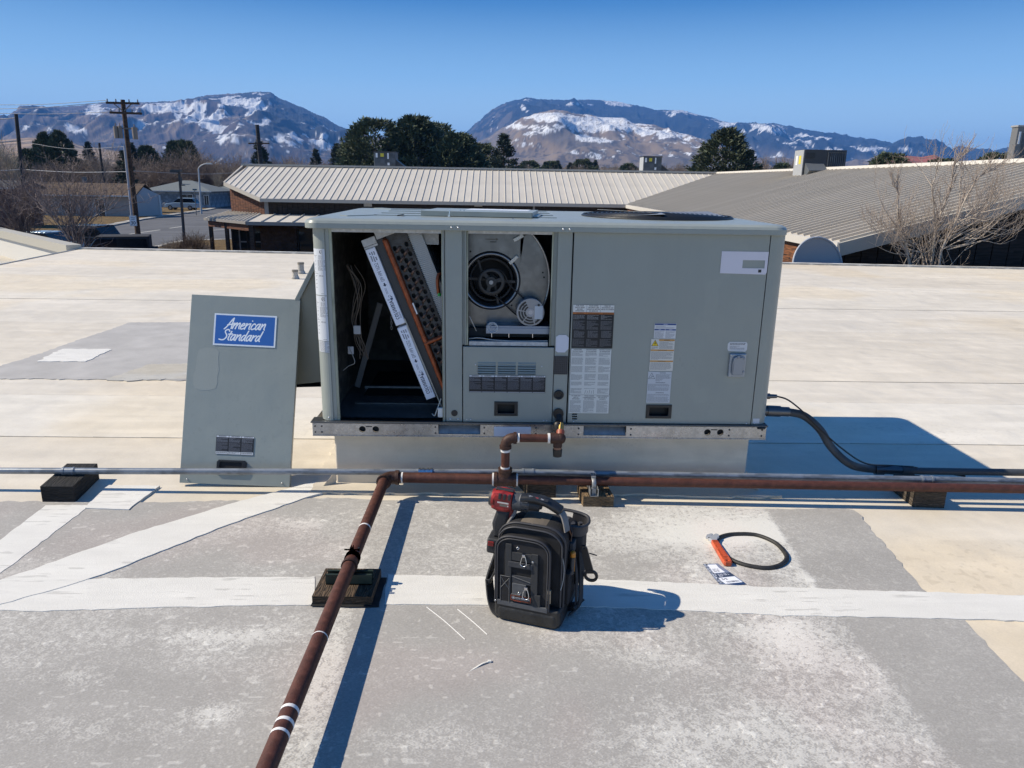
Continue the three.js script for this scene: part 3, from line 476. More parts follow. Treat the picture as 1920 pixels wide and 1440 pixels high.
// controls on the narrow post
part('blank_label', [poly([[1.200, .757], [1.236, .757], [1.2535, .775], [1.2535, .832], [1.240, .846], [1.205, .846], [1.1895, .836], [1.1895, .765]], .0012).translate(0, 0, .0004)], M(.58, .60, .68, .6), rtu);
{
  const h = []; for (let i = 0; i < 7; i++) for (let j = 0; j < 10; j++) h.push(circHole(1.190 + i * .0095, .648 + j * .0094, .0028));
  part('vent_screen', [poly([[1.184, .643], [1.2525, .643], [1.2525, .738], [1.184, .738]], .002, { holes: h, cs: 3 }).translate(0, 0, .0004)], M(.05, .05, .055, .5), rtu);
  part('vent_dark', [box(1.184, 1.2525, .643, .738, -.0005, .0002)], blackIn, rtu);
  part('grommet', [new THREE.TorusGeometry(.021, .005, 8, 24).translate(1.213, .536, .004), ring(v3(1.213, .536, .0005), v3(1.213, .536, .002), .02)], blackPl, rtu);
  part('pipe_entry', [ring(v3(1.214, .438, -.06), v3(1.214, .438, -.045), .03)], blackIn, rtu);
}
// large condenser panel
{
  const x0 = 1.2615, x1 = 2.2115, slots = [0, 1, 2].map(i => roundHole(1.298, .408 + i * .0125, .013, .0035, .003));
  const p = part('condenser_panel', [poly([[x0, .387], [x1, .387], [x1, YT - .003], [x0, YT - .003]], .016, { holes: [...slots, roundHole(1.730, .4525, .061, .032, .008)], bevel: .002 }).translate(0, 0, -.014)], paint, rtu);
  part('slot_dark', [box(1.28, 1.32, .40, .44, -.025, -.02)], blackIn, p);
  handle(p, 1.730, .4525, .061, .032); screws([[1.293, .393], [2.19, .391]], .005, p, .0045);
  part('blank_plate', [box(2.224, 2.258, .392, .418, .0005, .0018)], M(.52, .55, .60, .5), rtu);
  screws([[2.232, .392], [2.247, 1.356]], .001, rtu, .005);
  plate('safety_label', 1.268, 1.473, .782, 1.000, .0062, printed(512, 540, (c, W, H) => {
    c.fillStyle = '#15171c'; c.fillRect(0, 0, W, H); const w = W / 3, T = [['FOR YOUR', 'SAFETY READ', 'BEFORE', 'OPERATING'], ['POUR VOTRE', 'SECURITE LIRE', 'AVANT DE METTRE', 'EN MARCHE'], ['PARA SU', 'SEGURIDAD LEA', 'ANTES DE OPERAR']], U = ['WARNING', 'AVERTISSEMENT', 'ADVERTENCIA'];
    for (let i = 0; i < 3; i++) {
      c.fillStyle = '#cfd0cd'; c.fillRect(i * w + 1, 2, w - 2, H * .165); c.fillStyle = '#2a2622'; c.font = 'bold 19px sans-serif'; c.textAlign = 'center'; T[i].forEach((s, k) => c.fillText(s, i * w + w / 2, 20 + k * 21, w - 12));
      c.fillStyle = '#a8632c'; c.fillRect(i * w, H * .17, w - 2, H * .045); c.fillStyle = '#3a2212'; c.fillText('\u26A0 ' + U[i], i * w + w / 2, H * .207, w - 16);
      greek(c, i * w + 10, H * .24, w - 24, H * .10, '#8c8e92', 11, 5); greek(c, i * w + 10, H * .37, w - 24, H * .20, '#6f7177', 11, 5); greek(c, i * w + 24, H * .60, w - 38, H * .16, '#74767c', 11, 5); greek(c, i * w + 10, H * .79, w - 24, H * .19, '#66686e', 11, 5);
    }
  }), p);
  plate('instruction_label', 1.266, 1.471, .440, .779, .0062, printed(512, 840, (c, W, H) => {
    c.fillStyle = '#c9ccca'; c.fillRect(0, 0, W, H); const w = W / 3, T = [['OPERATING', 'INSTRUCTIONS'], ['INSTRUCTIONS', "D'UTILISATION"], ['INSTRUCCIONES', 'DE OPERACION']], U = [['TO TURN OFF', 'GAS TO', 'APPLIANCE'], ['POUR COUPER', "L'ADMISSION DE GAZ", "DE L'APPAREIL"], ['COMO APAGAR EL', 'GAS HACIA EL', 'APARATO']];
    c.textAlign = 'center';
    for (let i = 0; i < 3; i++) {
      c.fillStyle = '#26282c'; c.font = 'bold 18px sans-serif'; T[i].forEach((s, k) => c.fillText(s, i * w + w / 2, 20 + k * 21, w - 10));
      for (const [a, b] of [[.06, .06], [.14, .11], [.27, .10], [.39, .10], [.51, .07], [.61, .09]]) greek(c, i * w + 14, H * a, w - 26, H * b - 6, '#5d6064', 10, 4);
      c.fillStyle = '#26282c'; U[i].forEach((s, k) => c.fillText(s, i * w + w / 2, H * .735 + k * 20, w - 8));
      greek(c, i * w + 12, H * .80, w - 24, H * .19, '#5d6064', 10, 4);
    }
    c.fillStyle = '#c9ccca'; c.fillRect(w, H * .62, w, H * .09); c.strokeStyle = '#2b2d31'; c.lineWidth = 3; for (let k = 0; k < 5; k++) { c.beginPath(); c.moveTo(w + 24 + k * 28, H * .695); c.lineTo(w + 40 + k * 24, H * .635 + 9 * (k % 2)); c.stroke(); } c.strokeRect(1, 1, W - 2, H * .71);
  }), p);
  plate('notice_label', 1.678, 1.787, .835, .912, .0062, printed(384, 280, (c, W, H) => {
    c.fillStyle = '#cdced0'; c.fillRect(0, 0, W, H); c.textAlign = 'center'; c.fillStyle = '#24437f'; c.fillRect(4, 4, W - 8, 28); c.fillRect(4, 104, W / 2 - 8, 26); c.fillRect(W / 2 + 4, 104, W / 2 - 8, 26);
    c.fillStyle = '#dde2ea'; c.font = 'bold 20px sans-serif'; c.fillText('NOTICE', W / 2, 25); c.fillText('AVIS', W / 4, 124); c.fillText('AVISO', W * .75, 124);
    greek(c, 20, 46, W - 40, 50, '#6d6f76', 11, 4); greek(c, 12, 146, W / 2 - 24, 126, '#6d6f76', 12, 5); greek(c, W / 2 + 12, 146, W / 2 - 24, 126, '#6d6f76', 12, 5);
  }), p);
  plate('shock_label', 1.666, 1.785, .668, .832, .0066, printed(420, 580, (c, W, H) => {
    c.fillStyle = '#cbc9c2'; c.fillRect(0, 0, W, H); c.textAlign = 'center'; c.fillStyle = '#bd8a3c'; c.fillRect(140, 4, W - 144, 28); c.fillRect(4, 188, W - 8, 26); c.fillRect(4, 388, W - 8, 26);
    c.fillStyle = '#2c2416'; c.font = 'bold 21px sans-serif'; c.fillText('WARNING', 282, 26); c.fillText('AVERTISSEMENT', W / 2, 209); c.fillText('ADVERTENCIA', W / 2, 409);
    c.fillStyle = '#e0c01c'; c.strokeStyle = '#17140d'; c.lineWidth = 7; c.beginPath(); c.moveTo(72, 20); c.lineTo(130, 122); c.lineTo(14, 122); c.closePath(); c.fill(); c.stroke(); c.fillStyle = '#17140d'; c.beginPath(); c.moveTo(76, 48); c.lineTo(58, 84); c.lineTo(72, 84); c.lineTo(64, 114); c.lineTo(90, 74); c.lineTo(74, 74); c.lineTo(86, 48); c.fill();
    greek(c, 150, 44, W - 165, 130, '#55575c', 15, 6); greek(c, 16, 228, W - 32, 150, '#5d5f66', 15, 6); greek(c, 16, 428, W - 32, 140, '#5d5f66', 15, 6); greek(c, 16, 142, 120, 40, '#55575c', 15, 6);
  }), p);
  plate('caution_label', 1.662, 1.782, .500, .664, .0062, printed(420, 560, (c, W, H) => {
    c.fillStyle = '#b9bec4'; c.fillRect(0, 0, W, H); c.textAlign = 'center'; c.strokeStyle = '#26282c'; c.lineWidth = 5; c.beginPath(); c.moveTo(66, 24); c.lineTo(122, 126); c.lineTo(10, 126); c.closePath(); c.stroke(); c.beginPath(); c.moveTo(30, 112); c.lineTo(96, 84); c.moveTo(70, 60); c.lineTo(70, 108); c.stroke();
    c.fillStyle = '#26282c'; c.font = 'bold 22px sans-serif'; c.fillText('WARNING', 260, 30); c.fillText('AVERTISSEMENT', W / 2 + 20, 204); c.fillText('ADVERTENCIA', W / 2 + 20, 386);
    greek(c, 140, 50, W - 155, 120, '#5b5f66', 16, 6); greek(c, 14, 222, W - 28, 130, '#5b5f66', 16, 6); greek(c, 14, 404, W - 28, 140, '#5b5f66', 16, 6);
  }), p);
  // blank nameplate with a cut-out
  part('nameplate', [poly([[1.981, 1.164], [2.203, 1.160], [2.2105, 1.168], [2.2105, 1.270], [1.981, 1.270]], .0016, { holes: [rectHole(2.088, 2.197, 1.190, 1.229)] }).translate(0, 0, .0048)], M(.62, .61, .68, .55), p);
  part('nameplate_mark', [box(2.168, 2.183, 1.170, 1.184, .0066, .0072)], blackPl, p);
  const oc = part('outlet_label', [poly([[2.060, .775], [2.145, .772], [2.153, .782], [2.153, .812], [2.147, .822], [2.062, .822], [2.054, .812], [2.054, .785]], .001).translate(0, 0, .0046)], M(.6, .61, .62, .6), p);
  plate('print', 2.062, 2.146, .780, .818, .0062, printed(256, 116, (c, W, H) => { c.fillStyle = '#cbccce'; c.fillRect(0, 0, W, H); greek(c, 8, 6, W - 16, 34, '#2c2e33', 17, 8); greek(c, 8, 50, W - 16, 60, '#55585f', 15, 6); }), oc);
  const ob = part('outlet_cover', [rbox(2.066, 2.150, .643, .765, .003, .022, .006)], M(.30, .34, .39, .35, { metalness: .5 }), p);
  part('cover_latch', [rbox(2.082, 2.140, .655, .750, .022, .032, .008), tube([v3(2.080, .665, .03), v3(2.082, .73, .033), v3(2.090, .748, .033), v3(2.125, .752, .033), v3(2.136, .738, .033)], .003, 24, 6), rbox(2.100, 2.112, .742, .758, .02, .036, .003), rbox(2.132, 2.142, .668, .68, .022, .036, .003)], M(.22, .26, .32, .3, { metalness: .6 }), ob);
}
// wrapped labels on the left corner post
function wrapped(y0, y1, a0, mat, x1, name) {            // follows the rolled corner: angle a0 to the front, then flat to x1
  const r = .0672, cx = X0 + .066, cz = -.066, n = 10, pos = [], uv = [], L = []; let l = 0;
  for (let k = 0; k <= n; k++) { const a = a0 * (1 - k / n); L.push([cx - r * Math.sin(a), cz + r * Math.cos(a)]); }
  L.push([x1, .0014]);
  const D = [0]; for (let k = 1; k < L.length; k++) D.push(D[k - 1] + Math.hypot(L[k][0] - L[k - 1][0], L[k][1] - L[k - 1][1]));
  const T = D[D.length - 1];
  for (let k = 0; k < L.length - 1; k++) { const A = [L[k][0], y0, L[k][1], D[k] / T, 0], B = [L[k + 1][0], y0, L[k + 1][1], D[k + 1] / T, 0], C = [L[k + 1][0], y1, L[k + 1][1], D[k + 1] / T, 1], E = [L[k][0], y1, L[k][1], D[k] / T, 1]; for (const q of [A, B, C, A, C, E]) { pos.push(q[0], q[1], q[2]); uv.push(q[3], q[4]); } }
  const g = new THREE.BufferGeometry(); g.setAttribute('position', new THREE.Float32BufferAttribute(pos, 3)); g.setAttribute('uv', new THREE.Float32BufferAttribute(uv, 2)); g.computeVertexNormals();
  return part(name, [g], mat, lp, false);
}
const spec = printed(220, 620, (c, W, H) => {
  c.fillStyle = '#c6cad0'; c.fillRect(0, 0, W, H); c.strokeStyle = c.fillStyle = '#43474f'; c.lineWidth = 5; c.font = 'bold 46px sans-serif'; c.beginPath(); c.arc(150, 42, 26, 0, 7); c.stroke(); c.fillText('UL', 124, 58, 52);
  greek(c, 105, 90, 90, 50, '#5d6169', 14, 6); greek(c, 90, 150, 120, 140, '#6d7179', 12, 6); for (let k = 0; k < 9; k++) { c.fillRect(20 + 20 * LR(), 100 + k * 52, 20 + 30 * LR(), 5); c.fillRect(40, 110 + k * 50, 5, 24); } greek(c, 100, 350, 70, 20, '#5d6169', 12, 6); c.fillRect(10, 90, 70, 4); c.fillRect(10, 330, 80, 4); greek(c, 120, 596, 80, 14, '#6d7179', 12, 6);
});
wrapped(1.028, 1.252, 1.15, spec, .050, 'specification_label');
wrapped(.800, 1.024, 1.15, spec, .052, 'specification_label');
wrapped(.742, .797, 1.0, printed(128, 110, (c, W, H) => { c.fillStyle = '#b9bdc2'; c.fillRect(0, 0, W, H); greek(c, 10, 10, W - 20, H - 20, '#7d8087', 12, 5); }), .040, 'specification_label');
// condenser coil guard on the right end
part('coil_louver', Array.from({ length: 24 }, (_, i) => quad(v3(X1 + .002, .45 + i * .034, -.2), v3(X1 + .014, .436 + i * .034, -.2), v3(X1 + .014, .436 + i * .034, -1.2), v3(X1 + .002, .45 + i * .034, -1.2), .002)), paint, rtu);
// ---------- removed access panels ----------
const tLogo = canvas(1024, 540, (c, W, H) => {
  c.fillStyle = '#d7dfe8'; c.fillRect(0, 0, W, H); c.fillStyle = '#2f62ab'; c.fillRect(26, 26, W - 52, H - 52);
  c.strokeStyle = '#e3e9f0'; c.lineCap = c.lineJoin = 'round';
  const S = {   // brush strokes per letter in a box one x-height tall
    A: [[0, .1, .25, -.1, .8, -1.75, .95, -1.85], [.95, -1.85, 1.0, -1, 1.12, -.02], [.3, -.62, .8, -.72, 1.25, -.85]],
    S: [[1.1, -1.55, .9, -1.95, .35, -1.75, .4, -1.35, .9, -.9, .95, -.4, .5, .1, -.15, -.1]],
    m: [[.1, -1, .1, -.5, .05, 0], [.1, -.45, .4, -1.05, .62, -1, .55, 0], [.58, -.45, .85, -1.05, 1.1, -1, 1.05, -.1, 1.2, -.02]],
    e: [[.1, -.5, .5, -.55, .62, -.85, .4, -1.05, .05, -.7, .08, -.05, .4, .05, .75, -.2]],
    r: [[.1, -1, .1, -.5, .05, 0], [.1, -.5, .35, -1, .62, -.95]],
    i: [[.1, -1, .08, -.3, .12, 0, .22, 0], [.2, -1.5, .22, -1.48]],
    c: [[.62, -.85, .45, -1.1, .08, -.75, .08, -.05, .4, .05, .72, -.2]],
    a: [[.65, -.9, .4, -1.1, .02, -.6, .08, 0, .4, .02, .65, -.8, .68, -.95], [.68, -1, .62, -.3, .7, 0, .85, -.05]],
    n: [[.1, -1, .1, -.5, .05, 0], [.1, -.45, .45, -1.08, .68, -1, .6, -.1, .78, 0]],
    d: [[.62, -.85, .4, -1.08, .02, -.6, .08, 0, .4, .02, .62, -.7], [.78, -1.75, .65, -.8, .62, -.1, .8, 0]],
    t: [[.35, -1.55, .22, -.7, .2, -.05, .45, 0], [0, -1.05, .35, -1.1, .65, -1.1]],
    N: [],
  };
  const adv = { A: 1.28, S: 1.12, m: 1.3, e: .78, r: .66, i: .34, c: .76, a: .9, n: .9, d: .9, t: .58 };
  function word(w, x, y, s, lw) { for (const ch of w) { for (const st of S[ch]) { const p = []; for (let k = 0; k < st.length; k += 2) p.push([x + s * (st[k] - st[k + 1] * .34), y + s * st[k + 1]]); c.lineWidth = lw; c.beginPath(); c.moveTo(...p[0]); for (let k = 1; k < p.length - 1; k++) { const e = k === p.length - 2 ? p[k + 1] : [(p[k][0] + p[k + 1][0]) / 2, (p[k][1] + p[k + 1][1]) / 2]; c.quadraticCurveTo(...p[k], ...e); } if (p.length === 2) c.lineTo(...p[1]); c.stroke(); } x += s * adv[ch]; } }
  word('American', 175, 248, 96, 21); word('Standard', 108, 446, 96, 21);
});
function accessPanel(o, w, h, extra) {
  const p = part('door_skin', [rbox(0, w, 0, h, -.004, 0, .0018), box(0, .004, .004, h - .004, -.026, -.003), box(w - .004, w, .004, h - .004, -.026, -.003), box(.004, w - .004, h - .004, h, -.026, -.003), box(.004, w - .004, 0, .004, -.026, -.003)], paint, o);
  part('insulation', [box(.012, w - .012, .03, h - .012, -.022, -.005)], blackIn, o);
  if (extra) extra(p);
}
{
  const bl = v3(-.768, .022, -.034), br = v3(-.187, .001, -.033), tl = V(381, 556, -.345), tr = V(573, 556, -.345);
  const x = br.clone().sub(bl).normalize(), up = tl.clone().add(tr).sub(bl).sub(br).normalize(), y = up.clone().addScaledVector(x, -up.dot(x)).normalize(), z = x.clone().cross(y);
  const w = .575, h = 1.0, o = thing('access_panel', 'grey access panel with blue logo plate leaning against the intake hood', 'access panel'); o.applyMatrix4(frame(bl, x, y, z));
  accessPanel(o, w, h, p => {
    const lg = plate('logo_plate', .128, .457, .735, .905, .0022, new THREE.MeshStandardMaterial({ map: tLogo, roughness: .4, side: 2 }), o);
    plate('warning_label', .178, .376, .158, .258, .002, printed(512, 260, blackLabel(3, true)), o);
    part('residue', [slab([[.048, -.50], [.158, -.505], [.164, -.70], [.15, -.715], [.06, -.71], [.045, -.60]], 0, .0002, .014, 41).rotateX(Math.PI / 2).translate(0, 0, .0004)], M(.375, .405, .38, .46, { map: paint.map }), o);
  });
  const hp = part('handle_recess', [poly([[.19, .055], [.33, .055], [.345, .075], [.345, .12], [.335, .13], [.20, .13], [.19, .12]], .006, { holes: [roundHole(.264, .094, .058, .026, .006)], bevel: .002 }).translate(0, 0, .001)], blackPl, o);
  part('recess_back', [box(.206, .322, .068, .12, .0008, .002)], M(.006, .006, .007, .6), hp);
  for (const x of [.04, w - .04]) part('screw', [new THREE.SphereGeometry(.005, 8, 6).translate(x, .02, .001)], screwM, o);
}
{
  const o = thing('access_panel', 'grey access panel lying flat on top of the rooftop unit', 'access panel'), a = G(789, 404, 1.402), b = G(997, 408.5, 1.402);
  const x = b.clone().sub(a).setY(0).normalize(), z = v3(0, 1, 0), y = z.clone().cross(x);
  o.applyMatrix4(frame(a.clone().setY(1.427), x, y, z)); o.scale.z = .95; accessPanel(o, .58, .42);
  part('label', [box(.2, .54, .2, .39, .0005, .0016)], M(.72, .74, .77, .35), o);
  part('flange', [box(.58, .605, .05, .37, -.026, -.021)], paint, o);
}
// loose screws on the cover
{ const s0 = G(745, 404, 1.402); for (const [px, py, k] of [[745, 404, 'small dark clip left lying on the cover of the rooftop unit']]) { const q = G(px, py, 1.402); solo('clip', [beam(q, q.clone().add(v3(.03, .004, -.012)), .006, .006), beam(q.clone().add(v3(.03, .004, -.012)), q.clone().add(v3(.028, .004, .03)), .006, .006)], blackPl, k, 'clip'); }
  [[842, 406], [862, 404], [869, 405]].forEach(([px, py], i) => { const q = G(px, py, 1.402); solo('screw', [rod(q, q.clone().add(v3(.004, .03, 0)), .0035, .0035, 8), rod(q, q.clone().add(v3(0, .006, 0)), .008, .008, 8)], chrome, ['leftmost of three steel screws on the unit top, apart from the other two', 'middle one of three steel screws on top of the unit', 'rightmost of three steel screws on top of the unit'][i], 'screw', 'screws on the unit top'); }); }
// ---------- piping, conduits and their supports ----------
{
  const H = .116, R = .0265, gas = thing('gas_pipe', 'rusty brown steel gas pipe run with a riser feeding the big rooftop unit', 'pipe');
  const E0 = G(722, 898, H), T0 = G(947, 899, H), Z0 = G(1920, 917, H), dir = Z0.clone().sub(T0).normalize(), far = Z0.clone().addScaledVector(dir, 2.5);
  E0.z = T0.z - (T0.x - E0.x) * dir.z / dir.x;
  const N0 = G(500, 1440, H), nd = N0.clone().sub(E0).normalize(), near = N0.clone().addScaledVector(nd, 1.6);
  part('pipe_run', [rod(E0.clone().addScaledVector(dir, .03), T0.clone().addScaledVector(dir, -.03), R, R, 20)], rust, gas);
  part('pipe_run', [rod(T0.clone().addScaledVector(dir, .03), far, R * .86, R * .86, 20)], rust, gas);
  part('pipe_run', [rod(E0.clone().addScaledVector(nd, .03), near, R, R, 24)], rust, gas);
  const elbow = (c, a, b, r, par = gas) => { const P = c.clone().addScaledVector(a, r * 2.1), Q = c.clone().addScaledVector(b, r * 2.1), cv = new THREE.QuadraticBezierCurve3(P, c.clone(), Q); return part('elbow', [new THREE.TubeGeometry(cv, 12, r * 1.22, 16), rod(P.clone().addScaledVector(a, -.006), P.clone().addScaledVector(a, r * .45), r * 1.42, r * 1.42, 18), rod(Q.clone().addScaledVector(b, -.006), Q.clone().addScaledVector(b, r * .45), r * 1.42, r * 1.42, 18)], fitting, par); };
  const band = (c, d, r, w = .006) => part('thread_tape', [rod(c.clone().addScaledVector(d, -w), c.clone().addScaledVector(d, w), r * 1.035, r * 1.035, 20)], tapeW, gas);
  elbow(E0, dir, nd, R); band(E0.clone().addScaledVector(dir, .085), dir, R * 1.02, .004);
  const UP = v3(0, 1, 0), zr = T0.z, el = V(949, 823, zr), end = V(1046, 820, zr), r2 = .0215;
  el.x = T0.x; el.y = (el.y + end.y) / 2; const e2 = v3(end.x, el.y, zr), X = v3(1, 0, 0), Zm = v3(0, 0, -1);
  part('tee', [rod(T0.clone().addScaledVector(dir, -.05), T0.clone().addScaledVector(dir, .05), R * 1.32, R * 1.32, 18), rod(T0, T0.clone().addScaledVector(UP, .06), R * 1.2, R * 1.2, 18), rod(T0.clone().addScaledVector(UP, .045), T0.clone().addScaledVector(UP, .062), R * 1.35, R * 1.35, 18), rod(T0.clone().addScaledVector(dir, -.056), T0.clone().addScaledVector(dir, -.04), R * 1.46, R * 1.46, 18), rod(T0.clone().addScaledVector(dir, .04), T0.clone().addScaledVector(dir, .056), R * 1.46, R * 1.46, 18)], fitting, gas);
  band(T0.clone().addScaledVector(dir, -.061), dir, R * 1.2, .004); band(T0.clone().addScaledVector(dir, .061), dir, R * 1.2, .004); band(T0.clone().addScaledVector(UP, .066), UP, r2 * 1.05, .005);
  part('riser', [rod(T0.clone().addScaledVector(UP, .05), el.clone().addScaledVector(UP, -.03), r2, r2, 18)], rust, gas);
  elbow(el, UP.clone().negate(), X, r2); band(el.clone().addScaledVector(UP, -.066), UP, r2 * 1.1, .006); band(el.clone().addScaledVector(X, .064), X, r2 * 1.1, .005);
  part('cross_pipe', [rod(el.clone().addScaledVector(X, .03), e2.clone().addScaledVector(X, -.03), r2 * .95, r2 * .95, 18)], rust, gas);
  band(e2.clone().addScaledVector(X, -.045), X, r2 * 1.15, .006);
  part('side_tee', [rod(e2.clone().addScaledVector(X, -.035), e2.clone().addScaledVector(X, .014), r2 * 1.3, r2 * 1.3, 18), new THREE.SphereGeometry(r2 * 1.34, 16, 12).translate(e2.x + .012, e2.y, e2.z), rod(e2.clone().addScaledVector(UP, -.045), e2.clone().addScaledVector(UP, .0), r2 * 1.05, r2 * 1.05, 16)], fitting, gas);
  const leg0 = e2.clone().addScaledVector(UP, -.045), u0 = e2.clone().add(v3(.012, .02, -.005)), u1 = V(1052, 799, zr - .045), hole = v3(1.214, .438, -.05);
  part('drip_leg', [rod(leg0, leg0.clone().addScaledVector(UP, -.012), r2 * .95, r2 * .95, 14)], M(.30, .15, .09, .5), gas);
  part('drip_cap', [rod(leg0.clone().addScaledVector(UP, -.012), leg0.clone().addScaledVector(UP, -.05), r2 * 1.15, r2 * 1.05, 10)], M(.02, .018, .017, .5), gas);
  part('red_collar', [rod(u0.clone().add(v3(0, -.004, 0)), u0.clone().lerp(u1, .45), r2 * .95, r2 * .95, 8)], M(.28, .07, .04, .5), gas);
  part('brass_union', [rod(u0.clone().lerp(u1, .4), u0.clone().lerp(u1, 1.02), .016, .0155, 6), rod(u0.clone().lerp(u1, .9), u0.clone().lerp(u1, 1.3), .0115, .0115, 10)], brass, gas);
  part('inlet_pipe', [tube([hole, hole.clone().add(v3(.002, -.004, .03)), v3(hole.x + .004, hole.y - .05, zr - .075), v3(e2.x + .002, e2.y + .055, zr - .06), v3(e2.x + .008, e2.y, zr - .045)], .0205, 26, 14), rod(hole.clone().add(v3(0, 0, .02)), hole.clone().add(v3(0, -.002, .06)), .027, .027, 18)], M(.016, .015, .015, .5), gas);
  for (const [px, py, w] of [[683, 992, .005], [594, 1197, .0025], [537, 1336, .006], [526, 1360, .006], [517, 1381, .005]]) { const q = G(px, py, H), t = q.clone().sub(E0).dot(nd); band(E0.clone().addScaledVector(nd, t), nd, R, w); }
  { const q = G(655, 1060, H), t = q.clone().sub(E0).dot(nd); part('coupling', [rod(E0.clone().addScaledVector(nd, t - .004), E0.clone().addScaledVector(nd, t + .012), R * 1.22, R * 1.22, 20)], fitting, gas); }
  // clamp on the green strut
  const q = G(650, 1050, H), t = q.clone().sub(E0).dot(nd), cc = E0.clone().addScaledVector(nd, t - .01);
  const cl = thing('pipe_clamp', 'steel strut clamp bolted round the near leg of the rusty gas pipe', 'pipe clamp');
  const side = nd.clone().cross(UP).normalize(), B = frame(cc, side, UP, nd);
  const half = s => { const p = []; for (let k = 0; k <= 12; k++) { const a = Math.PI / 2 - s * (k / 12 * 2.75 + .06); p.push([Math.cos(a) * (R + .0015), Math.sin(a) * (R + .0015)]); } for (let k = 12; k >= 0; k--) { const a = Math.PI / 2 - s * (k / 12 * 2.75 + .06); p.push([Math.cos(a) * (R + .0045), Math.sin(a) * (R + .0045)]); } return poly(p, .028).translate(0, 0, -.014); };
  for (const s of [1, -1]) part('strap_half', [half(s).applyMatrix4(B), rbox(s * .004 - .0015, s * .004 + .0015, R, R + .028, -.014, .014, .001).applyMatrix4(B), rbox(s * .008 - .002, s * .008 + .002, -.085, -R + .004, -.014, .014, .001).applyMatrix4(B)], steelDark, cl);
  part('bolt', [rod(v3(-.03, R + .014, 0), v3(.03, R + .014, 0), .0032, .0032, 8).applyMatrix4(B), rod(v3(-.03, R + .014, 0), v3(-.024, R + .014, 0), .0075, .0075, 6).applyMatrix4(B)], galv, cl);
}
{
  const a = G(-40, 882.6, .107), J = G(988, 885.5, .13), b = G(1920, 902.3, .13), d0 = J.clone().sub(a).normalize(), d1 = b.clone().sub(J).normalize(), r = .0165;
  const c = thing('electrical_conduit', 'long thin grey metal conduit lying straight across the roof in front of the unit', 'conduit');
  part('conduit', [rod(a.clone().addScaledVector(d0, -1.5), J, r, r, 18)], conduitM, c); part('conduit', [rod(J, b.clone().addScaledVector(d1, 2.5), r, r, 18)], conduitM, c);
  let d = d0; const at = (px, py) => { const q = G(px, py, px < 500 ? .11 : .13); d = px > 988 ? d1 : d0; return J.clone().addScaledVector(d, q.sub(J).dot(d)); };
  for (const [px, py] of [[130, 883], [990, 886], [1738, 899]]) { const q = at(px, py); part('coupling', [rod(q.clone().addScaledVector(d, -.034), q.clone().addScaledVector(d, .034), r * 1.14, r * 1.14, 18), rod(q.clone().addScaledVector(d, -.03), q.clone().addScaledVector(d, -.02), r * 1.28, r * 1.28, 18), rod(q.clone().addScaledVector(d, .02), q.clone().addScaledVector(d, .03), r * 1.28, r * 1.28, 18)], conduitM, c); }
  { const q = at(798, 884); part('compression_coupling', [rod(q.clone().addScaledVector(d, -.034), q.clone().addScaledVector(d, .034), r * 1.18, r * 1.18, 18), ...[-.03, -.012, .012, .03].map(k => rod(q.clone().addScaledVector(d, k - .006), q.clone().addScaledVector(d, k + .006), r * 1.42, r * 1.42, 8))], chrome, c); }
}
{
  const conn = M(.13, .135, .145, .35, { metalness: .8 });
  const f = thing('flexible_conduit', 'thick dark grey flexible conduit curving from the unit end down to the roof', 'conduit');
  const p1 = V(1476, 772, -.14), p0 = p1.clone().add(v3(0, .006, 0)).setX(2.296), e0 = G(1640, 880, .075), e1 = G(1672, 881, .075);
  part('whip', [tube([p1, V(1506, 779, -.13), V(1537, 805, -.11), V(1558, 838, -.09), V(1590, 868, -.06), e0, e1], .0215, 70, 14)], M(.075, .08, .085, .55, { map: rep(tBlotch, 2) }), f);
  part('connector', [rod(p0, p1.clone().lerp(p0, .3), .026, .026, 16), rod(p0.clone().lerp(p1, .3), p0.clone().lerp(p1, .75), .031, .031, 8), rod(p0.clone().lerp(p1, .75), p0.clone().lerp(p1, 1.05), .026, .026, 16)], conn, f);
  const e2 = G(1690, 882, .075), e3 = G(1712, 883, .075), e4 = G(1925, 887, .07).add(v3(1.5, 0, .02));
  part('connector', [rod(e0.clone().lerp(e1, .0), e0.clone().lerp(e1, .5), .031, .031, 8), rod(e0.clone().lerp(e1, .5), e2, .025, .025, 16)], conn, f);
  part('rigid_end', [rod(e2, e3, .028, .028, 16), rod(e3, e4, .0195, .0195, 16)], M(.06, .065, .07, .5), f);
  const t = thing('cable', 'thin black cable looping from the unit end down along the flexible conduit', 'cable');
  const q1 = V(1456, 743, -.14), q0 = q1.clone().setX(2.296);
  part('gland', [rod(q0, q0.clone().lerp(q1, .6), .016, .016, 8), rod(q0.clone().lerp(q1, .6), q1, .012, .010, 12)], conn, t);
  part('cable_run', [tube([q1, V(1474, 748, -.13), V(1500, 767, -.11), V(1540, 807, -.09), V(1580, 842, -.07), V(1618, 867, -.06), G(1672, 873, .1), G(1712, 876, .1), G(1740, 882, .06), G(1810, 893, .05)], .0045, 90, 6)], blackPl, t);
}
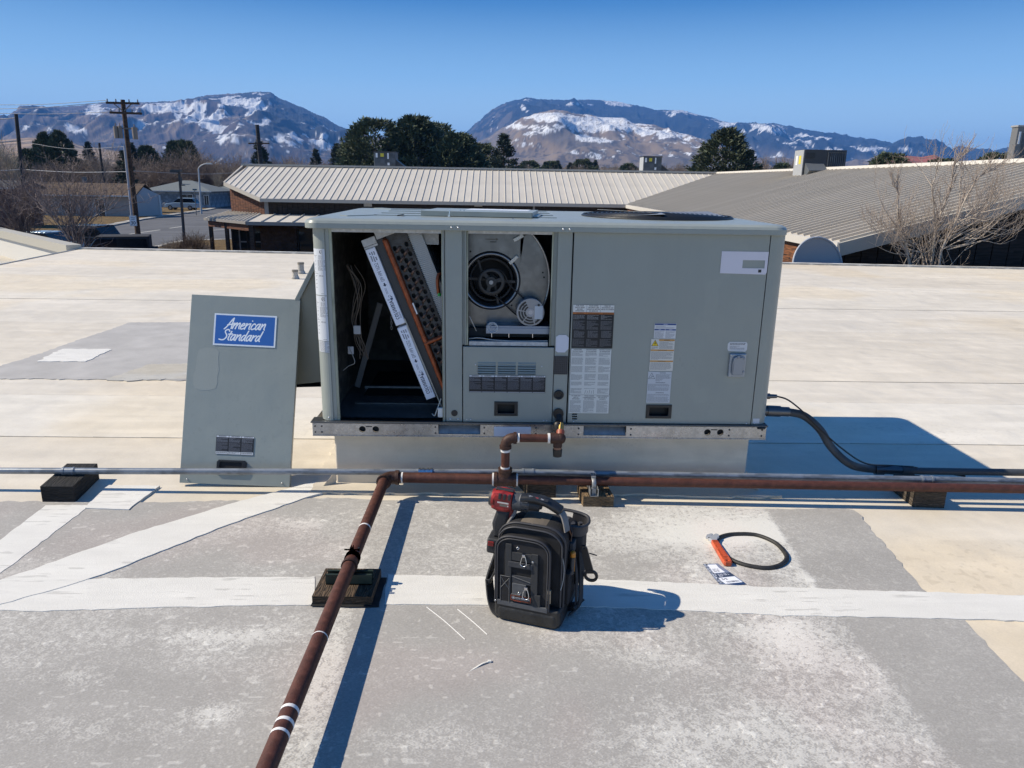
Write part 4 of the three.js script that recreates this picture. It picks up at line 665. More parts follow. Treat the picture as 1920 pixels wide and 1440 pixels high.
// wood supports
function block(label, pts, h, mat, y0 = .0) {
  const o = thing('wood_block', label, 'wood block', null, 'wood blocks under the pipes');
  const s = slab(pts, y0 + .001, h), e = part('timber', [s], mat, o); const u = e.geometry.attributes.uv, p = e.geometry.attributes.position, n = e.geometry.attributes.normal;
  const d = new THREE.Vector2(pts[2][0] - pts[1][0], pts[2][1] - pts[1][1]).normalize();
  for (let i = 0; i < p.count; i++) { const al = p.getX(i) * d.x + p.getZ(i) * d.y, ac = -p.getX(i) * d.y + p.getZ(i) * d.x; if (Math.abs(n.getY(i)) > .5) u.setXY(i, al, ac); else if (Math.abs(n.getX(i) * d.x + n.getZ(i) * d.y) > .6) u.setXY(i, ac * 1.7, p.getY(i) * 1.7); else u.setXY(i, al, p.getY(i)); }
  return o;
}
const g2 = (x, y, h = 0) => { const q = G(x, y, h); return [q.x, q.z]; };
{
  const woodTan = M(.36, .235, .12, .8, { map: rep(tWood, 5), bumpMap: rep(tWood, 5), bumpScale: .004 });
  const A = g2(80, 943), B = g2(141, 943), C0 = g2(183, 868, .088), Bt = g2(137, 911, .088), dx = C0[0] - Bt[0], dz = C0[1] - Bt[1];
  block('black weathered timber block under the conduit left of the leaning panel', [A, B, [B[0] + dx, B[1] + dz], [A[0] + dx, A[1] + dz]], .088, woodDark);
  { const a = g2(988, 933), b = g2(1042, 933); block('dark block under the gas pipe tee, its left end weathered pale', [a, b, [b[0] - .01, b[1] - .20], [a[0] - .06, a[1] - .18]], .088, woodGrey); }
  { const a = g2(950, 897), b = g2(988, 914); block('dark block with one corner up against the curb behind the pipe tee', [g2(946, 884), g2(986, 902), g2(1024, 884), g2(984, 866)], .09, woodDark); }
  const s1 = (() => { const a = g2(1093, 952), b = g2(1150, 953); return block('short sawn tan block carrying a clamp right of the pipe tee', [a, b, [b[0] - .012, b[1] - .17], [a[0] - .012, a[1] - .17]], .062, woodTan); })();
  { const a = g2(1712, 951), b = g2(1770, 953); block('dark square block under the pipes at right, beside the unit shadow', [a, b, [b[0] + .0, b[1] - .22], [a[0] + .0, a[1] - .22]], .09, woodGrey); }
  { const a = g2(586, 1138), b = g2(697, 1139); block('flat brown board under the green strut and the near pipe leg', [a, b, [b[0] + .005, b[1] - .21], [a[0] + .005, a[1] - .21]], .046, M(.155, .10, .058, .85, { map: rep(tWood, 4), bumpMap: rep(tWood, 4), bumpScale: .006 }));
    const z = (a[1] + b[1]) / 2 - .105, x0 = G(611, 1090, .06).x, x1 = G(697, 1090, .06).x, y = .047;
    const st = thing('strut_channel', 'dark green strut channel crossing the flat board under the near pipe', 'strut channel');
    part('channel', [box(x0, x1, y, y + .004, z - .021, z + .021), box(x0, x1, y, y + .042, z + .018, z + .021), box(x0, x1, y, y + .042, z - .021, z - .018), box(x0, x1, y + .039, y + .042, z + .010, z + .0179), box(x0, x1, y + .039, y + .042, z - .0179, z - .010)], M(.03, .05, .038, .45, { map: rep(tBlotch, 3) }), st);
    part('pad', [slab([[a[0] - .004, a[1] + .012], [b[0] + .03, b[1] + .012], [b[0] + .03, b[1] - .2], [a[0] - .004, a[1] - .2]], .0105, .0125, .006, 3)], rubber, st); }
  // strut clamp on the tan block
  const c = G(1113, 905, .12), st = thing('strut_clamp', 'galvanised strut and strap holding gas pipe and conduit on the tan block', 'pipe clamp'), cx = c.x, cz = c.z;
  part('strut_base', [box(cx - .022, cx + .022, .063, .067, cz - .11, cz + .045), box(cx - .022, cx - .019, .063, .10, cz - .11, cz + .045), box(cx + .019, cx + .022, .063, .10, cz - .11, cz + .045)], galvDull, st);
  part('strap', [new THREE.TorusGeometry(.026, .0045, 8, 24).scale(1, 1, 2.4).rotateY(Math.PI / 2).translate(cx, .114, cz - .002), rbox(cx - .011, cx + .011, .132, .152, cz - .05, cz - .004, .002)], galvDull, st);
  part('strap_leg', [rbox(cx - .011, cx + .011, .064, .10, cz + .022, cz + .027, .001)], galvDull, st);
}
// ---------- tool backpack, drill and loose tools ----------
function ribbon(pts, w, t, up = v3(0, 0, 1), seg = 40) {  // flat strap along a curve; up = the way its width points
  const cv = new THREE.CatmullRomCurve3(pts), P = [];
  for (let k = 0; k <= seg; k++) { const p = cv.getPoint(k / seg), d = cv.getTangent(k / seg), a = up.clone().addScaledVector(d, -up.dot(d)).normalize(), n = d.clone().cross(a); P.push([1, -1, -1, 1].map((s, i) => p.clone().addScaledVector(a, s * w / 2).addScaledVector(n, (i < 2 ? 1 : -1) * t / 2))); }
  const v = []; const f = (a, b, c, d) => { for (const q of [a, b, c, a, c, d]) v.push(q.x, q.y, q.z); };
  for (let k = 0; k < seg; k++) for (let i = 0; i < 4; i++) { const j = (i + 1) % 4; f(P[k][i], P[k][j], P[k + 1][j], P[k + 1][i]); }
  f(...P[0]); f(...P[seg]);
  const g = new THREE.BufferGeometry(); g.setAttribute('position', new THREE.Float32BufferAttribute(v, 3)); g.computeVertexNormals(); return g;
}
function archPts(x0, x1, y0, y1, r, n = 12) { const p = [[x0, y0], [x1, y0]]; for (let k = 0; k <= n; k++) { const a = k / n * Math.PI / 2; p.push([x1 - r + r * Math.cos(a), y1 - r * .8 + r * .8 * Math.sin(a)]); } for (let k = 0; k <= n; k++) { const a = Math.PI / 2 + k / n * Math.PI / 2; p.push([x0 + r + r * Math.cos(a), y1 - r * .8 + r * .8 * Math.sin(a)]); } return p; }
{
  const A = G(927, 1162), B = G(1072, 1192), x = B.clone().sub(A).setY(0).normalize(), y = v3(0, 1, 0), z = x.clone().cross(y);
  const bag = thing('tool_backpack', 'black upright tool backpack with grip handle standing on the white seam strip', 'tool bag'); bag.applyMatrix4(frame(A, x, y, z)); bag.scale.set(1.04, 1, 1.32);
  const W = .240, fab = M(.018, .018, .021, .85, { bumpMap: rep(tWeave, 5), bumpScale: .0015, map: rep(tBlotch, 4) }), fabG = M(.055, .058, .066, .85, { bumpMap: rep(tWeave, 5), bumpScale: .0015, map: rep(tGrain, 8) }), web = M(.04, .042, .046, .8, { bumpMap: rep(tWeave, 9), bumpScale: .001, map: rep(tGrain, 6) }), pipeM = M(.035, .035, .04, .6), boot = M(.022, .022, .022, .55, { map: rep(tBlotch, 5), bumpMap: rep(tWave, 14), bumpScale: .002 }), dust = M(.11, .115, .125, .9, { map: rep(tGrain, 12), bumpMap: rep(tWeave, 5), bumpScale: .001 });
  part('rubber_base', [rbox(-.004, W + .004, 0, .082, -.198, .006, .03, 5), rbox(-.002, W + .002, .02, .088, -.194, .003, .014, 4)], boot, bag);
  for (const [px, py] of [[.066, .083], [.118, .083], [.178, .083], [.004, .086]]) part('rivet', [new THREE.SphereGeometry(.0042, 10, 8).scale(1, 1, .6).translate(px, py, .0035)], chrome, bag);
  part('main_body', [poly(archPts(.004, W - .002, .06, .388, .074), .075, { bevel: .012 }).translate(0, 0, -.108)], fab, bag);
  part('back_pouch', [poly(archPts(.0, W + .004, .06, .345, .05), .045, { bevel: .012 }).translate(0, 0, -.185)], fab, bag);
  part('tool_pocket', [rbox(W - .08, W + .032, .10, .318, -.208, -.122, .022, 3)], fab, bag); part('pocket_tools', [rod(v3(W - .02, .30, -.16), v3(W - .015, .338, -.162), .012, .01, 10), rod(v3(W + .008, .30, -.175), v3(W + .010, .334, -.178), .009, .008, 10), rbox(W - .055, W - .03, .30, .345, -.19, -.165, .003)], M(.05, .05, .055, .5), bag);
  part('pouch_rim', [tube([v3(W - .06, .352, -.12), v3(W - .02, .352, -.118), v3(W + .022, .348, -.125), v3(W + .042, .342, -.165), v3(W + .028, .345, -.205), v3(W - .03, .352, -.215), v3(W - .09, .356, -.21)], .006, 40, 8), ribbon([v3(W - .06, .335, -.12), v3(W - .02, .333, -.118), v3(W + .02, .33, -.125), v3(W + .038, .322, -.165), v3(W + .026, .325, -.205), v3(W - .03, .333, -.213)], .04, .003, y, 30)], pipeM, bag);
  part('pouch_flap', [poly([[0, 0], [.045, -.01], [.052, .03], [.03, .062], [.01, .06]], .004).rotateY(-.7).translate(W - .028, .325, -.112)], M(.035, .02, .017, .6), bag);
  // tan dusty lid
  { const r0 = .094, q = []; for (let k = 0; k <= 16; k++) { const a = .62 + k / 16 * 1.9; q.push([W / 2 + .135 * Math.cos(a), .285 + .1075 * Math.sin(a)]); } for (let k = 16; k >= 0; k--) { const a = .62 + k / 16 * 1.9; q.push([W / 2 + .131 * Math.cos(a), .285 + .103 * Math.sin(a)]); } part('lid', [poly(q, .082).translate(0, .002, -.112)], M(.17, .142, .112, .9, { map: rep(tGrain, 6), bumpMap: rep(tWeave, 5), bumpScale: .001 }), bag); }
  const arcTube = (x0, x1, y0, y1, r, zz, rad, m, nm = 'piping', par = bag) => part(nm, [tube(archPts(x0, x1, y0, y1, r, 8).slice(1).map(p => v3(p[0], p[1], zz)).concat([v3(x0, y0, zz)]), rad, 70, 6)], m, par);
  arcTube(.002, W, .08, .390, .076, -.032, .0045, pipeM); arcTube(.006, W - .006, .09, .38, .070, -.018, .003, M(.05, .05, .055, .5));
  const fp = part('front_pocket', [poly(archPts(.002, .198, .07, .352, .058), .016, { bevel: .006 }).translate(0, 0, -.022)], fab, bag);
  arcTube(.004, .199, .08, .354, .060, .0015, .004, pipeM, 'piping', fp); arcTube(.011, .192, .085, .346, .054, .0035, .0022, M(.06, .06, .066, .5), 'zipper_track', fp);
  // webbing, pockets and seams on the front pocket
  part('webbing_strap', [rbox(.040, .062, .09, .325, .0, .0052, .0015)], web, fp); part('webbing_strap', [rbox(.134, .158, .09, .30, .0, .0052, .0015)], web, fp);
  part('pocket_band', [rbox(.062, .134, .262, .296, .0, .0046, .0015)], web, fp); part('pocket_band', [rbox(.050, .140, .236, .258, .0, .0065, .002)], fabG, fp);
  part('slot_pocket', [rbox(.064, .134, .172, .203, .0, .0036, .001)], fabG, fp); part('slot_pocket', [rbox(.066, .118, .125, .172, .0, .0058, .002)], dust, fp); part('slot_pocket', [rbox(.022, .058, .085, .195, .0, .0058, .002)], fab, fp); part('slot_pocket', [rbox(.140, .170, .088, .140, .0, .0058, .002)], web, fp);
  part('bottom_binding', [rbox(.012, .196, .074, .094, -.004, .006, .002)], dust, fp);
  part('snap', [new THREE.TorusGeometry(.0042, .0016, 6, 14).translate(.086, .317, .008)], chrome, fp); part('snap', [new THREE.TorusGeometry(.0042, .0016, 6, 14).translate(.094, .137, .009)], chrome, fp); part('snap', [new THREE.TorusGeometry(.003, .0014, 6, 14).translate(.140, .272, .008)], chrome, fp);
  const stitch = M(.22, .22, .22, .8);
  part('stitching', [[.022, .195, .058, .195], [.024, .19, .056, .145], [.056, .19, .024, .145], [.024, .09, .024, .19], [.056, .09, .056, .19], [.064, .128, .118, .128], [.066, .20, .132, .186]].map(q => rod(v3(q[0], q[1], .0062), v3(q[2], q[3], .0062), .0007, .0007, 4)), stitch, fp);
  const pull = (X, Y, Z, s, par, label) => { const p = part('zipper_pull', [tube([v3(-.004, 0, 0), v3(-.0095, -.022, .002), v3(-.0085, -.030, .003), v3(0, -.034, .003), v3(.0085, -.030, .003), v3(.0095, -.022, .002), v3(.004, 0, 0)].map(q => q.multiplyScalar(s).add(v3(X, Y, Z))), .0017 * s, 40, 6), rbox(X - .005 * s, X + .005 * s, Y - .003 * s, Y + .007 * s, Z - .003, Z + .003, .001)], chrome, par); return p; };
  pull(.108, .288, .008, 1.1, fp); pull(.119, .160, .009, 1.15, fp);
  part('zipper_slider', [rbox(.192, .206, .150, .168, -.006, .004, .002), rbox(.190, .206, .112, .150, -.002, .003, .003)], M(.36, .33, .27, .35, { metalness: .8 }), bag);
  part('pull_hole', [ring(v3(.198, .119, .0032), v3(.198, .119, .0038), .0055, 14)], blackPl, bag);
  const lab = part('brand_plate', [rbox(.062, .137, .100, .126, .0, .0075, .002)], M(.02, .018, .018, .6), bag);
  plate('brand_print', .0625, .1365, .1005, .1255, .0079, printed(420, 144, (c, W2, H2) => {
    c.fillStyle = '#171313'; c.fillRect(0, 0, W2, H2); c.strokeStyle = '#8e3b26'; c.lineWidth = 10; c.strokeRect(6, 6, W2 - 12, H2 - 36); c.fillStyle = '#b8bcc6'; c.font = 'bold 44px sans-serif'; c.fillText('VETO PRO PAC', 100, 68, 300);
    c.beginPath(); c.arc(58, 56, 30, 0, 7); c.lineWidth = 6; c.strokeStyle = '#b8bcc6'; c.stroke(); c.beginPath(); c.moveTo(58, 32); c.lineTo(76, 70); c.lineTo(40, 70); c.fill();
    greek(c, 104, 80, 280, 16, '#8d92a0', 12, 6); c.fillStyle = '#a8452c'; c.font = 'bold 26px sans-serif'; c.fillText('TECH SERIES', 60, 138, 300);
  }), lab);
  // grip handle
  const webL = M(.26, .245, .23, .85, { bumpMap: rep(tWeave, 7), bumpScale: .001, map: rep(tGrain, 8) });
  part('handle_strap', [tube([v3(.012, .342, -.055), v3(.03, .378, -.06), v3(.043, .405, -.065), v3(.047, .432, -.07), v3(.060, .452, -.075), v3(.075, .458, -.078)], .0062, 40, 8)], webL, bag);
  part('handle_strap', [ribbon([v3(.196, .430, -.085), v3(.212, .418, -.082), v3(.224, .395, -.075), v3(.234, .362, -.068)], .026, .005, z, 20)], webL, bag);
  const grip = part('handle_grip', [tube([v3(.064, .459, -.076), v3(.105, .463, -.08), v3(.150, .455, -.084), v3(.202, .428, -.087)], .018, 30, 18), new THREE.SphereGeometry(.0165, 16, 10).scale(.5, 1, 1).translate(.064, .456, -.076), new THREE.SphereGeometry(.0165, 16, 10).scale(.5, 1, 1).rotateZ(-.45).translate(.202, .428, -.087)], M(.022, .024, .028, .38, { map: rep(tBlotch, 6) }), bag);
  part('grip_ring', [new THREE.TorusGeometry(.0155, .0035, 8, 20).rotateY(Math.PI / 2).translate(.062, .456, -.076)], M(.18, .18, .18, .6), grip);
  { const tx = printed(512, 64, (c, W2, H2) => { c.fillStyle = '#22252b'; c.fillRect(0, 0, W2, H2); c.font = 'bold 40px sans-serif'; c.fillStyle = '#a8adb6'; c.fillText('VETO', 30, 46); c.fillStyle = '#b63a3f'; c.fillText('PRO', 190, 46); c.fillStyle = '#a8adb6'; c.fillText('PAC', 330, 46); }, .4);
    const g = new THREE.PlaneGeometry(.075, .0095).rotateX(-.75).rotateZ(-.13).translate(.125, .4738, -.0685); part('grip_print', [g], tx, grip, false); }
  // shoulder straps hanging at the sides
  part('shoulder_strap', [ribbon([v3(-.002, .29, -.09), v3(-.018, .26, -.085), v3(-.034, .20, -.08), v3(-.050, .14, -.075), v3(-.054, .11, -.07), v3(-.048, .095, -.065)], .03, .006, z, 30), ribbon([v3(-.002, .27, -.06), v3(-.010, .22, -.06), v3(-.028, .15, -.06), v3(-.050, .105, -.065)], .012, .004, z, 24)], web, bag);
  part('shoulder_strap', [ribbon([v3(-.054, .115, -.07), v3(-.048, .075, -.065), v3(-.034, .04, -.05), v3(-.010, .018, -.03), v3(.012, .012, -.02)], .034, .006, z, 30)], web, bag);
  part('strap_buckle', [rbox(-.062, -.042, .098, .118, -.082, -.055, .004)], blackPl, bag);
  part('shoulder_strap', [ribbon([v3(W + .012, .30, -.15), v3(W + .03, .22, -.13), v3(W + .04, .13, -.11), v3(W + .04, .05, -.09), v3(W + .01, .02, -.07)], .022, .006, z, 34), ribbon([v3(W + .012, .26, -.10), v3(W + .028, .18, -.09), v3(W + .032, .10, -.085), v3(W + .03, .05, -.085)], .012, .004, z, 24)], web, bag);
  part('strap_fold', [ribbon([v3(W + .042, .06, -.09), v3(W + .02, .03, -.11), v3(W - .01, .012, -.12)], .05, .008, z, 16)], web, bag);
  part('side_pocket', [rbox(W - .004, W + .014, .08, .205, -.115, -.045, .006), rbox(W - .002, W + .017, .198, .212, -.118, -.042, .004)], fab, bag);
  part('side_pocket', [rbox(W - .006, W + .008, .06, .30, -.19, -.12, .006)], fab, bag);
  part('clip_tab', [rbox(W - .002, W + .014, .262, .305, -.12, -.085, .004)], fabG, bag);
  part('zipper_trim', [tube([v3(W - .008, .29, -.028), v3(W + .001, .25, -.024), v3(W + .001, .20, -.02), v3(W - .004, .165, -.012)], .0018, 24, 5)], galvDull, bag);
  const place = o => { o.applyMatrix4(bag.matrix); return o; }; bag.updateMatrix();
  // things held in the pockets
  const sd = place(thing('screwdriver', 'screwdriver with orange capped black handle in the side pocket of the backpack', 'screwdriver'));
  part('handle_cap', [new THREE.CapsuleGeometry(.010, .014, 6, 14).rotateX(.12).translate(W + .014, .262, -.082)], M(.52, .20, .02, .35), sd);
  part('handle', [rod(v3(W + .013, .19, -.076), v3(W + .014, .255, -.081), .0085, .0105, 10)], M(.04, .045, .05, .35), sd); part('handle_stripe', [box(W + .019, W + .0235, .2, .255, -.079, -.076)], M(.5, .2, .03, .4), sd);
  const pw = place(thing('ring_wrench', 'flat black wrench with a large ring end hanging on the backpack side', 'wrench')), pwM = M(.022, .024, .028, .4, { metalness: .3 });
  { const R = frame(v3(W + .046, .264, -.118), v3(.97, .2, 0).normalize(), v3(-.2, .97, .08).normalize(), v3(0, 0, 1)); const hs = [circHole(0, .012, .0055)]; const flat2 = poly([[-.007, .022], [.007, .022], [.012, .008], [.017, -.088], [-.013, -.088], [-.011, .008]], .005, { holes: hs, bevel: .001 }); part('shank', [flat2.applyMatrix4(R)], pwM, pw); const pts = Array.from({ length: 36 }, (_, i) => [.026 * Math.cos(i / 18 * Math.PI) + .004, -.108 + .026 * Math.sin(i / 18 * Math.PI)]); part('ring_end', [poly(pts, .006, { holes: [(() => { const p = new THREE.Path(); p.absarc(.004, -.108, .016, .75, Math.PI - .75, true); p.closePath(); return p; })()], bevel: .001 }).applyMatrix4(R)], pwM, pw); }
  part('cord_end', [rod(v3(W + .06, .246, -.13), v3(W + .085, .235, -.14), .0022, .0022, 6)], blackPl, bag);
  // cordless drill standing in the back pouch
  const dr = thing('cordless_drill', 'red and black cordless drill standing behind the backpack handle', 'drill'), P0 = V(955, 938, 1.09), dx = v3(.955, -.07, .22).normalize(), dy = v3(.06, .995, .02), dz = dx.clone().cross(dy).normalize(); dy.copy(dz.clone().cross(dx));
  dr.applyMatrix4(frame(P0, dx, dy, dz)); dr.scale.setScalar(1.18);
  const redM = M(.36, .028, .026, .42, { map: rep(tBlotch, 9) }), drk = M(.028, .029, .032, .55, { bumpMap: rep(tBumpFine, 8), bumpScale: .0006 }), gry = M(.065, .067, .072, .5);
  part('motor_housing', [poly([[-.052, -.026], [-.056, .012], [-.048, .030], [-.020, .034], [.012, .030], [.016, -.024], [.0, -.032], [-.030, -.034]], .036, { bevel: .01 }).translate(0, 0, -.018)], redM, dr);
  part('rear_cap', [rod(v3(-.062, 0, 0), v3(-.054, 0, 0), .024, .0275, 20)], drk, dr); part('rear_band', [rod(v3(-.054, 0, 0), v3(-.046, 0, 0), .0285, .0300, 20)], redM, dr); part('top_ridge', [rbox(-.045, .012, .031, .036, -.008, .008, .002)], drk, dr);
  part('housing_vent', [0, 1, 2].map(i => rbox(-.030 + i * .015, -.022 + i * .015, .012, .030, -.0305, .0305, .001)), drk, dr);
  plate('housing_plate', -.040, .008, -.014, .006, .0284, printed(256, 108, (c, W2, H2) => { c.fillStyle = '#7d2a2c'; c.fillRect(0, 0, W2, H2); c.fillStyle = '#c9c3bd'; c.fillRect(40, 14, 190, 28); c.fillStyle = '#6d6a60'; c.fillRect(84, 52, 120, 40); c.fillStyle = '#c9c3bd'; c.fillRect(210, 62, 22, 26); }), dr);
  part('gear_case', [rod(v3(.014, 0, 0), v3(.040, 0, 0), .0285, .0285, 24), rod(v3(.040, 0, 0), v3(.066, -.001, 0), .0285, .024, 12)], gry, dr);
  part('clutch_ring', Array.from({ length: 12 }, (_, i) => rbox(.043, .062, .0235, .0285, -.003, .003, .001).rotateX(i / 12 * Math.PI * 2)), drk, dr);
  part('chuck', [rod(v3(.066, 0, 0), v3(.098, -.001, 0), .0215, .018, 20), rod(v3(.098, 0, 0), v3(.106, -.001, 0), .014, .010, 16)], drk, dr);
  part('grip', [poly([[-.034, -.03], [.008, -.03], [.004, -.075], [.002, -.125], [-.038, -.125], [-.046, -.08]], .024, { bevel: .009 }).translate(0, 0, -.012)], drk, dr);
  part('trigger_guard', [poly([[.002, -.028], [.020, -.024], [.018, -.048], [.006, -.066], [.0, -.06]], .022, { bevel: .003 }).translate(0, 0, -.011)], redM, dr);
  part('battery', [rbox(-.054, .022, -.178, -.125, -.034, .034, .008, 3)], drk, dr); part('battery_latch', [rbox(-.050, -.030, -.150, -.134, .030, .037, .002)], redM, dr);
}
// adjustable wrench, belt, belt sleeve, plastic strip
{
  const A = G(1364, 1058, .011), B = G(1336, 1014, .011), x = B.clone().sub(A).setY(0), L = x.length(); x.normalize(); const y = v3(0, 1, 0), z = x.clone().cross(y);
  const w = thing('adjustable_wrench', 'adjustable wrench with orange rubber handle lying on the black belt', 'wrench'); w.applyMatrix4(frame(A.setY(0), x, y, z)); w.scale.set(1.04, 1.2, 1.28);
  const toXZ = g => g.rotateX(-Math.PI / 2);
  const og = M(.62, .105, .035, .42, { map: rep(tBlotch, 8) });
  part('handle_grip', [toXZ(poly([[-.012, -.009], [-.006, -.0135], [.02, -.0145], [L - .045, -.0115], [L - .03, -.0105], [L - .03, .0105], [L - .045, .0115], [.02, .0145], [-.006, .0135], [-.012, .009]], .012, { holes: [circHole(.002, 0, .0045)], bevel: .004 })).translate(0, .009, 0)], og, w);
  part('grip_inset', [toXZ(poly([[.03, -.006], [L - .06, -.005], [L - .06, .005], [.03, .006]], .001)).translate(0, .0252, 0)], M(.50, .075, .025, .5), w);
  const hd = M(.52, .54, .58, .4, { metalness: .45 });
  part('fixed_jaw', [toXZ(poly([[L - .032, -.009], [L - .012, -.016], [L + .004, -.026], [L + .022, -.028], [L + .030, -.020], [L + .012, -.004], [L + .006, .006], [L - .01, .016], [L - .032, .01]], .011, { bevel: .0015 })).translate(0, .012, 0)], hd, w);
  part('moving_jaw', [toXZ(poly([[L + .010, .002], [L + .026, -.010], [L + .034, -.004], [L + .022, .014], [L + .004, .022], [L - .002, .012]], .009, { bevel: .001 })).translate(0, .013, 0)], hd, w);
  part('knurl', [rod(v3(L - .016, .019, .002), v3(L - .004, .019, -.008), .0055, .0055, 12)], chrome, w);
  part('end_bore', [ring(v3(L - .012, .0245, -.016), v3(L - .012, .0252, -.016), .003, 10)], blackPl, w);
  const bp = [[1347, 1012], [1360, 1006], [1377, 1003.5], [1417, 1005], [1452, 1019], [1469, 1035], [1475, 1048], [1464, 1061], [1440, 1067], [1412, 1064.5], [1383, 1057], [1362, 1046], [1346, 1028]].map(p => G(p[0], p[1], .006));
  solo('drive_belt', [tube(bp, .0105, 140, 7, true).translate(0, .005, 0)], M(.028, .027, .026, .6, { map: rep(tBlotch, 9) }), 'black rubber drive belt lying in an open loop on the grey roof', 'belt');
  const q = [G(1318, 1059, .004), G(1346, 1058, .004), G(1400, 1097, .004), G(1353, 1102, .004)];
  const sl = thing('belt_sleeve', 'blue printed cardboard belt sleeve with white stickers below the wrench', 'packaging');
  const g = quad(q[3], q[2], q[1], q[0]); g.setAttribute('uv', new THREE.Float32BufferAttribute([0, 0, 1, 0, 1, 1, 0, 0, 1, 1, 0, 1], 2)); if (g.attributes.normal.getY(0) < 0) g.computeVertexNormals();
  part('printed_face', [g.translate(0, .004, 0)], printed(256, 512, (c, W2, H2) => {
    c.fillStyle = '#76829a'; c.fillRect(0, 0, W2, H2); const r = rng(5); for (let k = 0; k < 240; k++) { const v = 50 + 160 * r(); c.fillStyle = `rgb(${v},${v + 5},${v + 18})`; c.beginPath(); c.ellipse(r() * 90, r() * H2 * .85, 4 + 14 * r(), 4 + 9 * r(), r() * 3, 0, 7); c.fill(); }
    c.fillStyle = '#39435a'; c.fillRect(70, 225, W2 - 70, 90); c.fillStyle = '#2c4065'; c.fillRect(0, H2 - 60, W2, 60); c.fillStyle = '#e9ebf2'; c.fillRect(60, 20, 150, 190); c.fillRect(70, 320, 175, 140);
    greek(c, 80, 120, 110, 80, '#4b4f5a', 26, 12); c.fillStyle = '#30343e'; for (let k = 0; k < 26; k++) c.fillRect(104 + k * 5, 405, 1 + 3 * r(), 36); greek(c, 90, 340, 60, 40, '#30343e', 22, 12); greek(c, 100, 240, 120, 60, '#c9cedb', 22, 11);
  }, .35), sl, false);
  part('card_back', [quad(...[q[3], q[2], q[1], q[0]].map(p => p.clone().add(v3(0, .0035, 0))), .004)], M(.1, .13, .2, .5), sl);
  const s0 = G(872, 1263, .004), s1 = G(890, 1253, .006), s2 = G(905, 1244, .010), s3 = G(918, 1240, .009);
  solo('plastic_strip', [ribbon([s0, s1, s2, s3], .0065, .002, v3(.6, .2, .8), 24), rbox(-.006, .006, -.003, .004, -.005, .005, .0015).translate(s3.x, s3.y, s3.z)], M(.66, .645, .6, .5), 'short bent white plastic strip lying on the bare grey roof in front', 'plastic strip');
  const n0 = G(701, 972, .003), n1 = G(710, 967, .004);
  solo('screw', [rod(n0, n1, .0022, .0022, 6), rod(n1, n1.clone().lerp(n0, -.12), .005, .005, 8)], galvDull, 'small loose screw on the grey roof right of the rusty near pipe', 'screw');
}
// two small vents sticking out of the roof beyond the hood
{
  const vm = M(.50, .47, .42, .7, { map: rep(tBlotch, 3) });
  const mk = (px, py, top, r, label, m) => { const b = G(px, py), t = V(px, top, b.z), o = thing('vent_pipe', label, 'vent pipe', b); part('stack', [ring(v3(0, 0, 0), v3(0, t.y, 0), r, 20)], m, o); part('boot', [rod(v3(0, 0, 0), v3(0, .05, 0), r * 1.5, r * 1.15, 20)], vm, o); part('rim', [ring(v3(0, t.y - .02, 0), v3(0, t.y + .01, 0), r * 1.12, 20)], M(.2, .18, .15, .7), o); };
  mk(554, 523, 507, .045, 'short dark topped vent pipe nearest the hood edge on the far roof', vm); mk(565, 513, 493, .05, 'taller grey vent pipe close behind the short one past the hood', M(.33, .32, .30, .6));
}
